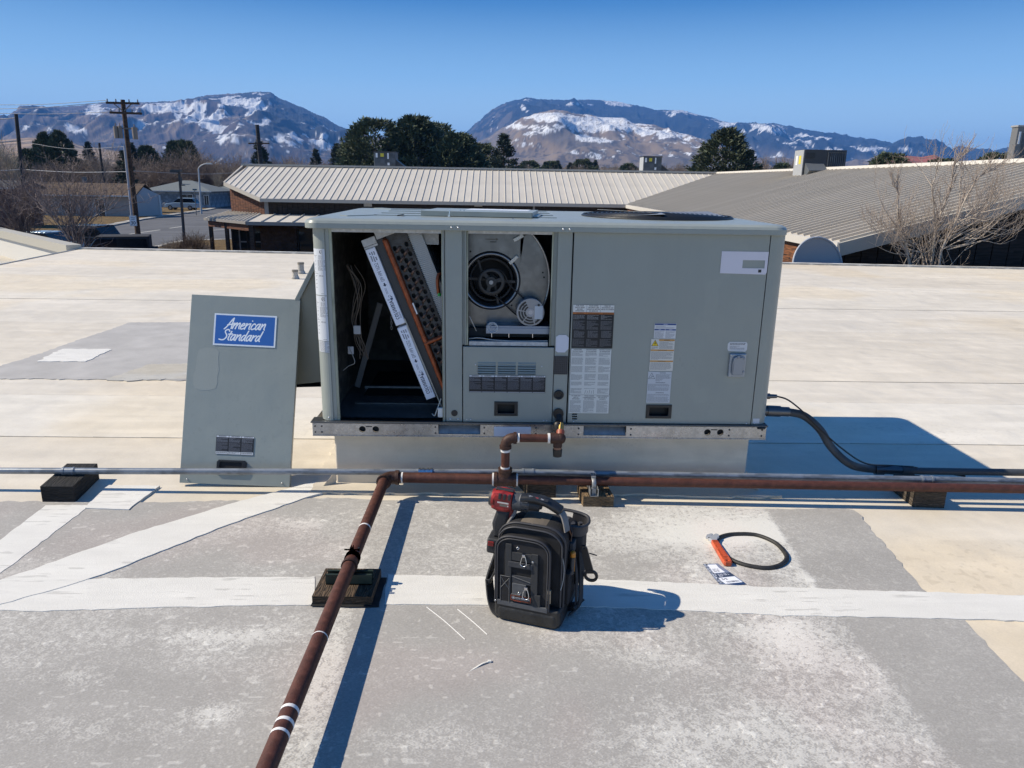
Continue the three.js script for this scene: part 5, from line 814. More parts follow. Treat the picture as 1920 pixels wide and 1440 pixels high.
// ---------- street level: ground, road, lawns ----------
const GY = -3.3, gg = (x, y, h = GY) => { const q = G(x, y, h); return [q.x, q.z]; };
const tDry = tex(512, 512, (u, v) => { const a = fbm(u * 8, v * 8, 5, 8), b = fbm(u * 64, v * 64, 3, 64), h = hash(u * 512 | 0, v * 512 | 0); const k = .62 + .2 * (a - .5) + .25 * (b - .5) + .1 * (h - .5); return [k, k * (.90 + .06 * a), k * (.70 + .12 * a)]; });
const tAsph = tex(512, 512, (u, v) => .72 + .2 * (fbm(u * 6, v * 6, 4, 6) - .5) + .12 * (hash(u * 512 | 0, v * 512 | 0) - .5) - .12 * sm(.8, .86, noise(u * 4, v * 60, 4, 60)));
{
  const t = struct('ground', [slab([[-9000, 40], [9000, 40], [9000, -9000], [-9000, -9000]], GY - .5, GY - .02)], M(.20, .16, .11, .95, { map: rep(tDry, .05) }));
  const lawn = M(.42, .31, .155, .95, { map: rep(tDry, .35), bumpMap: rep(tBumpFine, .8), bumpScale: .03 }), asph = M(.22, .222, .235, .85, { map: rep(tAsph, .12) }), concrete = M(.48, .455, .41, .85, { map: rep(tBlotch, .3) });
  struct('lawn', [slab([gg(-400, 420), gg(430, 384), gg(620, 384), gg(620, 400), gg(425, 384.5), gg(390, 393), gg(262, 412), gg(60, 452), gg(-400, 520)], GY - .02, GY + .10)], lawn);
  struct('lawn', [slab([gg(255, 470), gg(345, 453), gg(480, 449), gg(700, 446), gg(760, 500), gg(250, 520)], GY - .02, GY + .10)], lawn);
  struct('road', [slab([gg(-400, 524), gg(60, 453), gg(262, 413), gg(390, 394), gg(425, 386), gg(640, 380), gg(760, 440), gg(480, 450), gg(345, 454), gg(150, 520), gg(-200, 620)], GY - .02, GY - .004)], asph);
  struct('side_street', [slab([gg(150, 391), gg(300, 389.5), gg(480, 389), gg(480, 384.5), gg(290, 386), gg(150, 387)], GY - .01, GY + .104)], asph);
  const kerb = (a, w, n) => { const list = []; for (let k = 0; k < a.length - 1; k++) { const p = gg(...a[k]), q = gg(...a[k + 1]); list.push(beam(v3(p[0], GY + .055, p[1]), v3(q[0], GY + .055, q[1]), w, .15)); } struct(n, list, concrete); };
  kerb([[-400, 523], [60, 452.5], [262, 412.5], [390, 393.5], [425, 385.5]], .9, 'kerb'); kerb([[150, 520], [290, 466], [345, 453.5], [480, 449.5], [760, 440]], .5, 'kerb'); kerb([[150, 387], [300, 386], [480, 384.4]], 1.0, 'pavement');
  struct('lane_marking', [[[130, 455], [300, 431], .16], [[318, 428], [345, 424], .16], [[400, 431.5], [422, 430], .16]].map(([a, b, w]) => { const p = gg(...a), q = gg(...b); return beam(v3(p[0], GY + .002, p[1]), v3(q[0], GY + .002, q[1]), w, .006); }), M(.62, .6, .52, .8));
  struct('rock_bed', [slab([gg(300, 478), gg(312, 460), gg(345, 456), gg(395, 464), gg(392, 480)], GY - .01, GY + .13, .3, 3)], M(.20, .15, .12, .95, { map: rep(tDry, 1) }));
}
// ---------- building with metal roofs beyond our roof ----------
{
  const z1 = -13.7, ze = -43.7, E1 = V(1574, 455, z1), ye = E1.y, Xe = E1.x;
  const dE = ray(1175, 382.5), zE2 = EYE.z + dE.z * (Xe - EYE.x) / dE.x, zf = zE2;        // front wall plane of the far wing
  const E2 = v3(Xe, ye, zf), A = v3(V(490, 372, zf).x, ye, zf);
  const slope = .31, nM = v3(0, 1, slope).normalize();                                       // far wing roof: rises towards -z
  const C = onPlane(456, 311.5, nM, A), R2 = onPlane(1345, 325, nM, A), yr = (C.y + R2.y) / 2; C.y = R2.y = yr; C.z = R2.z = zf - (yr - ye) / slope;
  const Bp = onPlane(421, 342.5, nM, A), Xr = R2.x, sW = (yr - ye) / (Xr - Xe);
  const bld = thing('metal_roofed_building', 'brown walled building with long pale standing seam metal roofs behind our roof', 'building');
  const tFaint = rep(tex(256, 256, (u, v) => .93 + .07 * fbm(u * 4, v * 4, 4, 4)), .3), roofM = [0, 1, 2].map(k => M(.565 + .014 * k, .525 + .014 * k, .46 + .014 * k, .62, { map: tFaint })), wingM = [0, 1, 2].map(k => M(.55 + .02 * k, .495 + .02 * k, .41 + .02 * k, .62, { map: tFaint })), seamM = M(.43, .395, .345, .55);
  const main = new THREE.Group(); main.name = 'roof'; bld.add(main); const rr = rng(8);
  // far wing: panels from eave to ridge
  const zAt = y => zf - (y - ye) / slope, zLeft = x => x >= A.x ? zf : lerp(A.z, Bp.z, (A.x - x) / (A.x - Bp.x)), zTop = x => x >= C.x ? C.z : lerp(Bp.z, C.z, (x - Bp.x) / (C.x - Bp.x)), yz = z => ye + (zf - z) * slope;
  const pw = .43, strips = Math.ceil((R2.x - Bp.x) / pw);
  for (let k = 0; k < strips; k++) {
    const x0 = Bp.x + k * pw, x1 = Math.min(R2.x, x0 + pw), lo = x => Math.min(zLeft(x), x > Xe ? lerp(zf, R2.z, (x - Xe) / (R2.x - Xe)) : zf), P = (x, z) => v3(x, yz(z), z);
    const a0 = lo(x0), b0 = Math.min(zTop(x0), a0 - .02), a1 = lo(x1), b1 = Math.min(zTop(x1), a1 - .02);
    part('roof_panel', [quad(P(x0, a0), P(x1, a1), P(x1, b1), P(x0, b0), .03), beam(P(x0 + .02, a0).add(v3(0, .02, 0)), P(x0 + .02, b0).add(v3(0, .02, 0)), .03, .05)], roofM[Math.floor(rr() * 3)], main);
  }
  part('ridge_cap', [beam(C.clone().add(v3(-.1, .07, 0)), R2.clone().add(v3(.3, .07, 0)), .35, .12)], seamM, main);
  part('rear_slope', [quad(C.clone(), R2.clone(), R2.clone().add(v3(6, -2, -6.5)), C.clone().add(v3(0, -2, -6.5)), .05)], roofM[0], main);
  part('gutter', [beam(A.clone().add(v3(-.05, -.07, .1)), E2.clone().add(v3(.2, -.07, .1)), .16, .2)], seamM, main);
  part('fascia', [beam(A.clone().add(v3(0, -.08, .05)), Bp.clone().add(v3(0, -.08, .05)), .1, .22), beam(Bp.clone().add(v3(-.03, -.05, 0)), C.clone().add(v3(-.03, -.05, 0)), .12, .2)], seamM, main);
  // right wing: panels run up to the right
  const wing = new THREE.Group(); wing.name = 'roof'; bld.add(wing);
  const wP = (x, z) => v3(x, ye + (x - Xe) * sW, z), vx = z => Xe + Math.max(0, (zf - z)) * slope / sW, n2 = Math.ceil((z1 - R2.z) / .42);
  for (let k = 0; k < n2; k++) {
    const a = z1 - k * .42, b = Math.max(R2.z, a - .42), xa = Math.min(Xr - .05, vx(a)), xb = Math.min(Xr - .05, vx(b));
    part('roof_panel', [quad(wP(xa, a), wP(Xr, a), wP(Xr, b), wP(xb, b), .03), beam(wP(xa, a - .02).add(v3(0, .03, 0)), wP(Xr, a - .02).add(v3(0, .03, 0)), .045, .075)], wingM[Math.floor(rr() * 3)], wing);
  }
  part('ridge_cap', [beam(v3(Xr, yr + .06, R2.z - .5), v3(Xr, yr + .06, z1 + .1), .3, .12)], M(.66, .63, .58, .5), wing);
  part('far_slope', [quad(v3(Xr, yr, z1), v3(Xr + 7, yr - 2.2, z1), v3(Xr + 7, yr - 2.2, R2.z - 4), v3(Xr, yr, R2.z), .05)], roofM[1], wing);
  part('rake_fascia', [beam(wP(Xe - .02, z1 + .05).add(v3(0, -.15, 0)), wP(Xr, z1 + .05).add(v3(0, -.15, 0)), .1, .3)], M(.42, .40, .36, .6), wing);
  part('eave_fascia', [beam(v3(Xe - .03, ye - .09, z1 + .08), v3(Xe - .03, ye - .09, zf), .1, .2)], M(.60, .57, .52, .5), wing);
  part('soffit', [quad(v3(Xe, ye - .2, z1), v3(Xe + .1, ye - .2, z1), v3(Xe + .1, ye - .2, zf), v3(Xe, ye - .2, zf), .02)], M(.3, .28, .25, .7), wing);
  // walls: board siding with real grooves
  const brown = M(.25, .095, .048, .75, { map: rep(tWood, .5) }), dark = M(.045, .032, .03, .8, { map: rep(tWood, .5) }), orange = M(.36, .14, .055, .75, { map: rep(tWood, .5) });
  function boards(p, q, y0, top, m, w = .2, name = 'wall') { const d = q.clone().sub(p).setY(0), L = d.length(), n = Math.max(1, Math.round(L / w)); d.normalize(); const nn = v3(-d.z, 0, d.x), list = []; for (let k = 0; k < n; k++) { const s0 = k / n * L + .012, s1 = (k + 1) / n * L - .012, a = p.clone().addScaledVector(d, s0), b = p.clone().addScaledVector(d, s1); list.push(quad(v3(a.x, y0, a.z), v3(b.x, y0, b.z), v3(b.x, top(s1 / L), b.z), v3(a.x, top(s0 / L), a.z), .03)); } const bq = p.clone().addScaledVector(nn, nn.z > 0 ? -.04 : .04), be = q.clone().addScaledVector(nn, nn.z > 0 ? -.04 : .04); list.push(quad(v3(bq.x, y0, bq.z), v3(be.x, y0, be.z), v3(be.x, top(1), be.z), v3(bq.x, top(0), bq.z), .12)); const w0 = part(name, list, m, bld); w0.userData.kind = 'stuff'; return w0; }
  const inA = A.clone().add(v3(.18, 0, -.35)), inB = Bp.clone().add(v3(.2, 0, -.25));
  const w1 = boards(inB, inA, GY, t => lerp(Bp.y, A.y, t) - .14, brown, .3);
  boards(inA, v3(Xe + .6, 0, zf - .35), GY, () => ye - .1, dark, .32);
  const wz = z1 - .7; boards(v3(Xe + .09, 0, zf), v3(Xe + .09, 0, wz), GY, () => ye - .19, orange, .24);
  boards(v3(Xe + .09, 0, wz), v3(Xr + 6, 0, wz), GY, t => Math.min(yr - .2, ye - .1 + t * (Xr + 6 - Xe) * sW), dark, .4);
  part('corner_trim', [box(inA.x - .12, inA.x + .12, GY, ye - .12, inA.z - .04, inA.z + .06)], M(.2, .2, .21, .6), bld);
  { const x = V(1001, 388, zf - .3).x; part('downspout', [box(x - .06, x + .06, GY, ye - .1, zf - .31, zf - .19)], M(.27, .26, .26, .6), bld); }
  { for (const px of [690, 897]) { const q = V(px, 383.5, zf - .3); part('wall_vent', [rbox(q.x - .25, q.x + .25, q.y - .12, q.y + .12, zf - .31, zf - .2, .02)], M(.4, .39, .37, .6), bld); } }
  // porch along the front and round the left end
  const zp = zf + 2.6, T0 = V(487, 401.5, zf - .25), H0 = V(461, 416, zp), yT = T0.y, yH = H0.y, porch = new THREE.Group(); porch.name = 'porch_roof'; bld.add(porch);
  const xr = V(1180, 425, zp).x;
  for (let k = 0; k * .9 < xr - H0.x; k++) { const x0 = H0.x + k * .9, x1 = x0 + .9, tx = x => Math.max(x, Math.min(T0.x, lerp(H0.x, T0.x, 1))), u0 = x0 < T0.x ? (x0 - H0.x) / (T0.x - H0.x) : 1, u1 = x1 < T0.x ? (x1 - H0.x) / (T0.x - H0.x) : 1; const Q = (x, u) => v3(x, lerp(yH, yT, u), lerp(zp, zf - .25, u)); part('roof_panel', [quad(v3(x0, yH, zp), v3(x1, yH, zp), Q(x1, u1), Q(x0, Math.max(.01, u0)), .04), beam(v3(x0, yH + .03, zp), Q(x0, Math.max(.01, u0)).add(v3(0, .03, 0)), .05, .08)], roofM[k % 3], porch); }
  const Lw = (() => { const d = ray(383, 408.5), s = (yH - EYE.y) / d.y; return EYE.clone().addScaledVector(d, s); })(), Lt = (() => { const d = ray(425, 396.5), s = (yT - EYE.y) / d.y; return EYE.clone().addScaledVector(d, s); })();
  for (let k = 0; k < 12; k++) { const f = (t, s) => H0.clone().lerp(Lw, t).lerp(T0.clone().lerp(Lt, t), s), a = f(k / 12, 0), b = f((k + 1) / 12, 0), c = f((k + 1) / 12, 1), d = f(k / 12, 1); part('roof_panel', [quad(b, a, d, c, .04), beam(a.clone().add(v3(0, .04, 0)), d.clone().add(v3(0, .04, 0)), .05, .08)], roofM[k % 3], porch); }
  part('porch_fascia', [beam(H0.clone().add(v3(0, -.08, .03)), v3(xr, yH - .08, zp + .03), .1, .2), beam(H0.clone().add(v3(0, -.06, 0)), Lw.clone().add(v3(0, -.06, 0)), .1, .16)], M(.28, .26, .24, .6), porch);
  part('porch_beam', [beam(H0.clone().add(v3(.15, -.35, -.12)), Lw.clone().add(v3(.25, -.35, -.1)), .16, .34)], brown, porch); part('porch_soffit', [quad(v3(H0.x + .1, yH - .18, zp - .05), v3(xr, yH - .18, zp - .05), v3(xr, yH - .18, zf - .2), v3(T0.x, yH - .18, zf - .2), .03)], dark, porch);
  const post2 = (p, w = .2) => part('porch_post', [box(p.x - w / 2, p.x + w / 2, GY, yH - .15, p.z - w / 2, p.z + w / 2)], M(.105, .075, .058, .8, { map: rep(tWood, .6) }), bld);
  post2(Lw.clone().add(v3(.3, 0, -.15))); post2(Lw.clone().lerp(H0, .48).add(v3(.1, 0, -.15))); post2(H0.clone().add(v3(.25, 0, -.2)), .24);
  const stone = M(.075, .056, .052, .85, { map: rep(tRust, .55), bumpMap: rep(tBlotch, .9), bumpScale: .08 }), glass = new THREE.MeshPhysicalMaterial({ color: lin(.02, .026, .03), roughness: .04, metalness: 0, side: 2 });
  const zw = zf + .55, gx = px => V(px, 450, zw).x;
  part('ground_floor_wall', [box(gx(488), gx(556), GY, yH - .2, zf - .2, zw - .06), box(gx(556), xr, GY, GY + .35, zf - .2, zw - .06), box(gx(556), xr, yH - .5, yH - .2, zf - .2, zw - .06), box(inA.x - 1.9, gx(462), GY, GY + .3, zf - 2.6, zw - .1), box(gx(462), gx(488), yH - .45, yH - .2, zf - .2, zw - .06)], stone, bld);
  for (let k = 0; k < 5; k++) { const a = gx(560) + k * 2.55, w = part('window', [box(a, a + 2.4, GY + .35, yH - .5, zw - .12, zw - .10)], glass, bld); part('frame', [box(a - .08, a, GY + .35, yH - .5, zw - .14, zw - .02), box(a + 2.4, a + 2.48, GY + .35, yH - .5, zw - .14, zw - .02)], dark, w); }
  const dx0 = gx(430), dx1 = gx(486); for (let k = 0; k < 4; k++) { const a = lerp(dx0, dx1, k / 4), b = lerp(dx0, dx1, (k + .9) / 4), w = part('door', [box(a, b, GY + .05, yH - .45, zw - .6, zw - .58)], glass, bld); part('frame', [box(a - .05, a + .03, GY, yH - .4, zw - .62, zw - .55), box(a, b, GY + 1.0, GY + 1.08, zw - .6, zw - .55), box(a, b, yH - .47, yH - .38, zw - .62, zw - .55)], k % 2 ? M(.2, .2, .2, .5) : dark, w); }
  // packaged units standing on those roofs
  const uM = M(.105, .118, .135, .5, { map: rep(tBlotch, .6) }), uD = M(.035, .038, .044, .55), sticker = M(.75, .76, .78, .6), yel = M(.62, .52, .05, .6);
  function unit(label, px0, px1, py0, z, flip) {
    const a = V(px0, 316, z), b = V(px1, 316, z), t = V(px0, py0, z), w = b.x - a.x, y0 = yr - .3, h = t.y - y0, o = thing('rooftop_unit', label, 'rooftop unit', v3(a.x, y0, z), 'distant rooftop units');
    part('cabinet', [rbox(0, w, 0, h, -1.5, 0, .03)], uM, o); part('top_cap', [rbox(-.03, w + .03, h - .04, h + .02, -1.53, .03, .01)], uD, o);
    part('side_panel', [box(-.012, -.002, .15, h - .05, -1.45, -.05)], M(.42, .44, .46, .5), o);
    part('sticker', [box(w * .08, w * .17, h * .72, h * .93, .002, .01)], sticker, o); part('sticker', [box(w * .3, w * .46, h * .76, h * .92, .002, .01)], yel, o); part('sticker', [box(w * .62, w * .69, h * .66, h * .94, .002, .01)], sticker, o); part('sticker', [box(w * .62, w * .72, h * .36, h * .48, .002, .01)], sticker, o);
    part('access_panel', [box(w * .02, w * .5, .12, h * .68, .001, .008), box(w * .53, w * .98, .12, h * .62, .001, .008)], uM, o); part('handle', [box(w * .66, w * .74, h * .17, h * .25, .009, .02)], blackPl, o);
    part('hood', [poly([[w, h * .62], [w + .75, h * .22], [w + .70, h * .16], [w, h * .12]], 1.0).translate(0, 0, -1.15)], uD, o); part('hood_top', [quad(v3(w, h * .64, -.12), v3(w + .78, h * .24, -.12), v3(w + .78, h * .24, -1.18), v3(w, h * .64, -1.18), .03)], uM, o);
    part('curb', [box(.1, w - .05, -.5, 0, -1.4, -.1)], galvDull, o); return o;
  }
  unit('dark grey rooftop unit with side hood on the far roof before the pines', 702, 742, 284, C.z - 1.2);
  unit('dark grey rooftop unit with side hood between the mountain and the wide pine', 1206, 1240, 293, C.z - 1.2);
  { // larger louvred unit beyond the right wing ridge
    const z = -32, a = V(1505, 318, z), b = V(1584, 318, z), t = V(1505, 280, z), w = b.x - a.x, y0 = yr - .9, h = t.y - y0, o = thing('rooftop_unit', 'long black louvred rooftop unit with hood behind the ridge at right', 'rooftop unit', v3(a.x, y0, z));
    part('cabinet', [rbox(0, w, 0, h, -1.1, 0, .02)], uD, o); part('pale_end', [box(-.03, -.002, 0, h - .02, -1.08, -.02)], M(.36, .37, .38, .5), o);
    part('hood', [poly([[0, 0], [.55, -.32], [.55, -.36], [0, -.75]], w * .44).rotateY(-Math.PI / 2).translate(w * .48, h * .66, 0)], M(.10, .11, .12, .5), o);
    for (let k = 0; k < 9; k++) part('louver', [box(w * .56 + k * w * .047, w * .56 + k * w * .047 + .05, .05, h - .1, 0, .05)], uM, o);
    part('sticker', [box(-.036, -.03, h * .62, h * .85, -.85, -.65)], sticker, o); part('sticker', [box(-.036, -.03, h * .64, h * .85, -.5, -.25)], yel, o); part('badge', [box(w * .05, w * .25, h * .78, h * .92, .001, .02)], blackPl, o);
  }
  { const z = -21, a = V(1897, 303, z), t = V(1897, 236, z), y0 = yr - .9, h = t.y - y0, o = thing('rooftop_unit', 'pale grey rooftop unit cut off by the right edge of the view', 'rooftop unit', v3(a.x, y0, z)); part('cabinet', [rbox(0, 2, 0, h, -.3, 0, .02)], M(.16, .16, .16, .5), o); part('top_cap', [rbox(-.03, 2.03, h - .03, h + .03, -.33, .03, .01)], M(.3, .3, .3, .5), o); part('sticker', [box(.07, .13, h * .74, h * .92, .002, .01)], sticker, o); part('access_panel', [box(.2, .9, .3, h * .9, .002, .012)], uM, o); }
}
// dish standing at the foot of the right wing, just past our roof edge
{
  const c = V(1533, 499, -13.0), R = Math.abs(V(1586, 499, -13.0).x - c.x), o = thing('satellite_dish', 'round grey satellite dish showing its hollow face over our roof edge', 'satellite dish', c);
  const prof = Array.from({ length: 14 }, (_, k) => new THREE.Vector2(R * k / 13, -.32 * R * (1 - (k / 13) ** 2)));
  part('reflector', [new THREE.LatheGeometry(prof, 48).rotateX(Math.PI / 2 - .22).rotateY(.25)], M(.36, .38, .42, .6), o);
  part('rim', [new THREE.TorusGeometry(R, .025, 8, 48).rotateX(-.22).rotateY(.25)], M(.36, .38, .42, .5), o);
  part('mast', [rod(v3(0, GY - c.y, -.5), v3(0, 0, -.35), .06)], galvDull, o); part('feed_arm', [rod(v3(0, -R, .0), v3(.1, -.25 * R, .55 * R), .02)], galvDull, o);
}
// ---------- houses, cars, poles ----------
const at = (px, py, dist) => V(px, py, EYE.z - dist);          // a point a given way ahead of the camera
{
  const roofBrown = M(.20, .13, .085, .9, { map: rep(tWood, .35) }), roofGrey = M(.17, .195, .205, .9, { map: rep(tGrain, 1.2) }), glassD = M(.02, .022, .026, .15), trim = M(.6, .6, .6, .6);
  function house(name, label, px0, px1, dist, eaveY, ridgeY, depth, wallM, roofM, kind, wins) {
    const a = at(px0, eaveY, dist), b = at(px1, eaveY, dist), w = b.x - a.x, h = a.y - GY, rh = at(px0, ridgeY, dist + depth / 2).y - a.y, o = thing(name, label, 'house', v3(a.x, GY, a.z));
    part('wall', [box(0, w, 0, h, -depth, 0)], wallM, o);
    const ov = .5, P = (x, y, z) => v3(x, y, z), r = kind === 'hip' ? depth * .45 : -ov;
    const rf = part('roof', [quad(P(-ov, h, ov), P(w + ov, h, ov), P(w - r, h + rh, -depth / 2), P(r, h + rh, -depth / 2), .12), quad(P(w + ov, h, -depth - ov), P(-ov, h, -depth - ov), P(r, h + rh, -depth / 2), P(w - r, h + rh, -depth / 2), .12), ...(kind === 'hip' ? [quad(P(w + ov, h, ov), P(w + ov, h, -depth - ov), P(w - r, h + rh, -depth / 2), P(w - r, h + rh, -depth / 2 + .01), .12), quad(P(-ov, h, -depth - ov), P(-ov, h, ov), P(r, h + rh, -depth / 2), P(r, h + rh, -depth / 2 - .01), .12)] : [])], roofM, o);
    if (kind !== 'hip') part('gable', [poly([[0, 0], [depth, 0], [depth / 2, rh]], .1).rotateY(Math.PI / 2).translate(w - .05, h, 0)], wallM, o);
    part('eave_trim', [box(-ov, w + ov, h - .12, h + .02, ov - .02, ov + .06)], trim, o);
    for (const [x0, x1, y0, y1, door] of wins) { const g = part(door ? 'door' : 'window', [box(w * x0, w * x1, y0, y1, .0, .03)], door || glassD, o); part('frame', [box(w * x0 - .08, w * x0, y0 - .08, y1 + .08, 0, .07), box(w * x1, w * x1 + .08, y0 - .08, y1 + .08, 0, .07), box(w * x0, w * x1, y1, y1 + .08, 0, .07), box(w * (x0 + x1) / 2 - .03, w * (x0 + x1) / 2 + .03, y0, y1, .03, .05)], trim, g); }
    return { o, w, h, rh };
  }
  const brick = M(.42, .38, .36, .9, { map: rep(tGrain, 2) }), blue = M(.27, .33, .40, .85, { map: rep(tBlotch, .5) });
  { const H = house('house', 'low pale house with brown roof behind the bare branches at left', 52, 248, 92, 364, 341, 5, brick, roofBrown, 'gable', [[.31, .39, .9, 2.0], [.61, .72, .1, 2.1], [.62, .63, .1, 2.1]]);
    part('end_gable', [quad(v3(H.w, 0, 0), v3(H.w + 1.4, 0, -4.4), v3(H.w + 1.4, H.h, -4.4), v3(H.w, H.h, 0), .1), quad(v3(H.w, H.h, 0), v3(H.w + 1.4, H.h, -4.4), v3(H.w + .5, H.h + 1.0, -2), v3(H.w + .5, H.h + 1.0, -2.01), .1)], M(.40, .39, .40, .85), H.o); part('roof_vent', [box(H.w * .35, H.w * .37, H.h + H.rh - .3, H.h + H.rh + .7, -5, -4.3)], roofGrey, H.o); part('downpipe', [box(H.w + 1.3, H.w + 1.45, 0, H.h, -4.2, -4.0)], trim, H.o); }
  { const H = house('house', 'blue grey house with hipped shingle roof behind the parked silver car', 268, 392, 122, 357, 337, 10, blue, roofGrey, 'hip', [[.13, .17, 1.4, 2.1], [.58, .74, .3, 2.1], [.80, .85, .05, 2.0, M(.5, .52, .55, .6)], [.92, .98, .6, 2.0]]);
    part('roof_stack', [rod(v3(H.w * .47, H.h + .8, -3), v3(H.w * .47, H.h + 2.2, -3), .16), box(H.w * .47, H.w * .55, H.h + .75, H.h + .95, -2.4, -2.2)], M(.05, .06, .07, .7), H.o); part('air_conditioner', [rbox(H.w * .33, H.w * .37, .0, .8, .6, 1.3, .05)], M(.3, .31, .33, .6), H.o); }
  house('house', 'blue grey garage wing with grey roof, right of the street lamp', 396, 470, 131, 357, 341, 9, M(.22, .27, .33, .85, { map: rep(tBlotch, .5) }), roofGrey, 'hip', [[.05, .1, .8, 2.0], [.2, .42, .1, 2.1]]);
  house('house', 'dark red house with dark roof at the left edge behind branches', -110, 22, 70, 350, 336, 4, M(.075, .03, .026, .85), M(.05, .048, .05, .9), 'gable', [[.5, .56, .6, 2.0]]);
  // wooden utility poles with cross-arms
  const poleM = M(.16, .10, .07, .9, { map: rep(tWood, .6) }), poleG = M(.075, .075, .085, .9, { map: rep(tWood, .6) });
  function pole(label, top, bot, dist, r, m, arms) { const T = at(top[0], top[1], dist), B0 = at(bot[0], bot[1], dist), d = T.clone().sub(B0), k = (GY - B0.y) / d.y, B = B0.clone().addScaledVector(d, k), o = thing('utility_pole', label, 'utility pole'); part('post', [rod(B, T, r, r * .72, 12)], m, o); for (const [x0, x1, y, tilt] of arms) { const p = at(x0, y, dist - .2), q = at(x1, y + (tilt || 0), dist - .2); part('cross_arm', [beam(p, q, .1, .12)], poleM, o); for (const t of [.04, .3, .7, .96]) part('insulator', [rod(p.clone().lerp(q, t), p.clone().lerp(q, t).add(v3(0, .22, 0)), .05, .035, 8)], M(.25, .25, .27, .4), o); } return o; }
  const up = pole('tall brown utility pole with transformers and a speed sign', [230, 187], [262, 468], 47, .17, poleM, [[199, 261, 192.5, 1.5], [206, 266, 211, 2]]);
  for (const [x, y, w] of [[218, 248, .14], [226, 248, .11], [253, 250, .15]]) { const p = at(x, y, 46.7); part('transformer', [rod(p.clone().add(v3(0, -.34, 0)), p.clone().add(v3(0, .34, 0)), w, w, 14), rod(p.clone().add(v3(0, .34, 0)), p.clone().add(v3(0, .52, 0)), .035, .025, 8)], M(.25, .2, .165, .6), up); }
  part('bracket', [beam(at(216, 240, 46.8), at(258, 242, 46.8), .08, .08), beam(at(213, 194, 46.8), at(230, 208, 46.8), .04, .05), beam(at(247, 194, 46.8), at(233, 208, 46.8), .04, .05)], M(.2, .17, .15, .8), up); part('cable_guard', [rod(at(233, 270, 46.7), at(247, 405, 46.7), .07, .07, 8)], M(.36, .36, .4, .6), up);
  { const p = at(249.5, 414, 46.6), s = thing('speed_limit_sign', 'white speed limit 30 sign fixed to the utility pole', 'sign', p); part('plate', [rbox(-.22, .22, -.31, .31, -.012, .0, .004)], M(.7, .71, .73, .5), s); plate('print', -.215, .215, -.305, .305, .002, printed(160, 228, (c, W, H) => { c.fillStyle = '#d9dde4'; c.fillRect(0, 0, W, H); c.strokeStyle = c.fillStyle = '#1d2433'; c.lineWidth = 5; c.strokeRect(6, 6, W - 12, H - 12); c.textAlign = 'center'; c.font = 'bold 34px sans-serif'; c.fillText('SPEED', W / 2, 54, 130); c.fillText('LIMIT', W / 2, 92, 120); c.font = 'bold 104px sans-serif'; c.fillText('30', W / 2, 198); }), s); }
  const p2 = pole('dark leaning utility pole nearest the left edge', [30, 214], [52, 430], 52, .15, poleG, []), p3 = pole('short dark utility pole between the twin pines and the tall pole', [186, 268], [194, 340], 120, .22, poleG, []), p4 = pole('black topped utility pole rising from the lone spruce', [482, 234], [488, 300], 78, .26, poleG, [[466, 505, 269]]);
  const wireM = M(.3, .31, .34, .5), wire = (label, a, b, sag, r = .014) => solo('overhead_wire', [tube([a, a.clone().lerp(b, .5).add(v3(0, -sag, 0)), b], r, 20, 4)], wireM, label, 'wire', 'overhead wires');
  wire('overhead wire running left from the top cross-arm, uppermost', at(-60, 196, 49), at(200, 188, 47), .12); wire('second overhead wire running left from the top cross-arm', at(-60, 205, 49), at(207, 191, 47), .12); wire('overhead wire running left from the lower cross-arm', at(-60, 210, 49), at(209, 210, 47), .12);
  wire('pale overhead wire from the left pole top to the left edge', at(-60, 224, 52), at(32, 221, 52), .05, .03); wire('pale overhead wire leaving the left pole at mid height', at(-60, 269, 52), at(36, 264, 52), .05, .03); wire('low overhead wire between the left pole and the tall pole', at(43, 318, 52), at(240, 322, 47), .1, .022); wire('pale low overhead wire from the left pole to the left edge', at(-60, 320, 52), at(42, 318, 52), .05, .03); wire('long overhead wire crossing from the left pole to the tall pole', at(36, 265, 52), at(236, 275, 47), .3, .012); wire('faint overhead wire running right from the tall pole', at(240, 320, 47), at(470, 322, 70), .2, .014);
  // lamps
  { const B = at(347, 471, 47), T = at(336, 322, 47), o = thing('lamp_post', 'dark square lamp post with box head beside the road', 'lamp post'); part('post', [rod(v3(B.x, GY, B.z), T, .1, .075, 8)], M(.045, .045, .05, .6), o); part('lamp_head', [rbox(T.x - .5, T.x + .12, T.y - .06, T.y + .12, T.z - .2, T.z + .2, .03)], M(.05, .05, .055, .6), o); }
  { const B = at(377, 393, 104), T = at(372, 316, 104), o = thing('street_lamp', 'pale street lamp with curved arm at the street corner', 'street lamp'); part('post', [rod(v3(B.x, GY, B.z), T, .15, .1, 8)], M(.42, .43, .45, .5), o); part('arm', [tube([T, at(375, 312, 104), at(382, 308, 104), at(390, 307, 104)], .07, 14, 6)], M(.45, .46, .48, .5), o); const q = at(392, 307, 104); part('lamp_head', [rbox(q.x - .4, q.x + .4, q.y - .1, q.y + .1, q.z - .2, q.z + .2, .06)], M(.5, .5, .5, .5), o); }
  { const p = at(365, 370, 100), o = thing('street_sign', 'thin street name post with small blue plate by the silver car', 'sign'); part('post', [rod(v3(at(367, 391, 100).x, GY, p.z), at(365, 354, 100), .05, .05, 6)], M(.1, .11, .12, .6), o); part('plate', [rbox(at(361, 355, 100).x, at(369, 355, 100).x, at(365, 357, 100).y, at(365, 354, 100).y, p.z - .03, p.z + .03, .01)], M(.03, .11, .16, .5), o); }
  // cars
  const glassC = M(.012, .015, .02, .06), tyre = M(.02, .02, .02, .8), rim = M(.35, .36, .38, .35, { metalness: .7 });
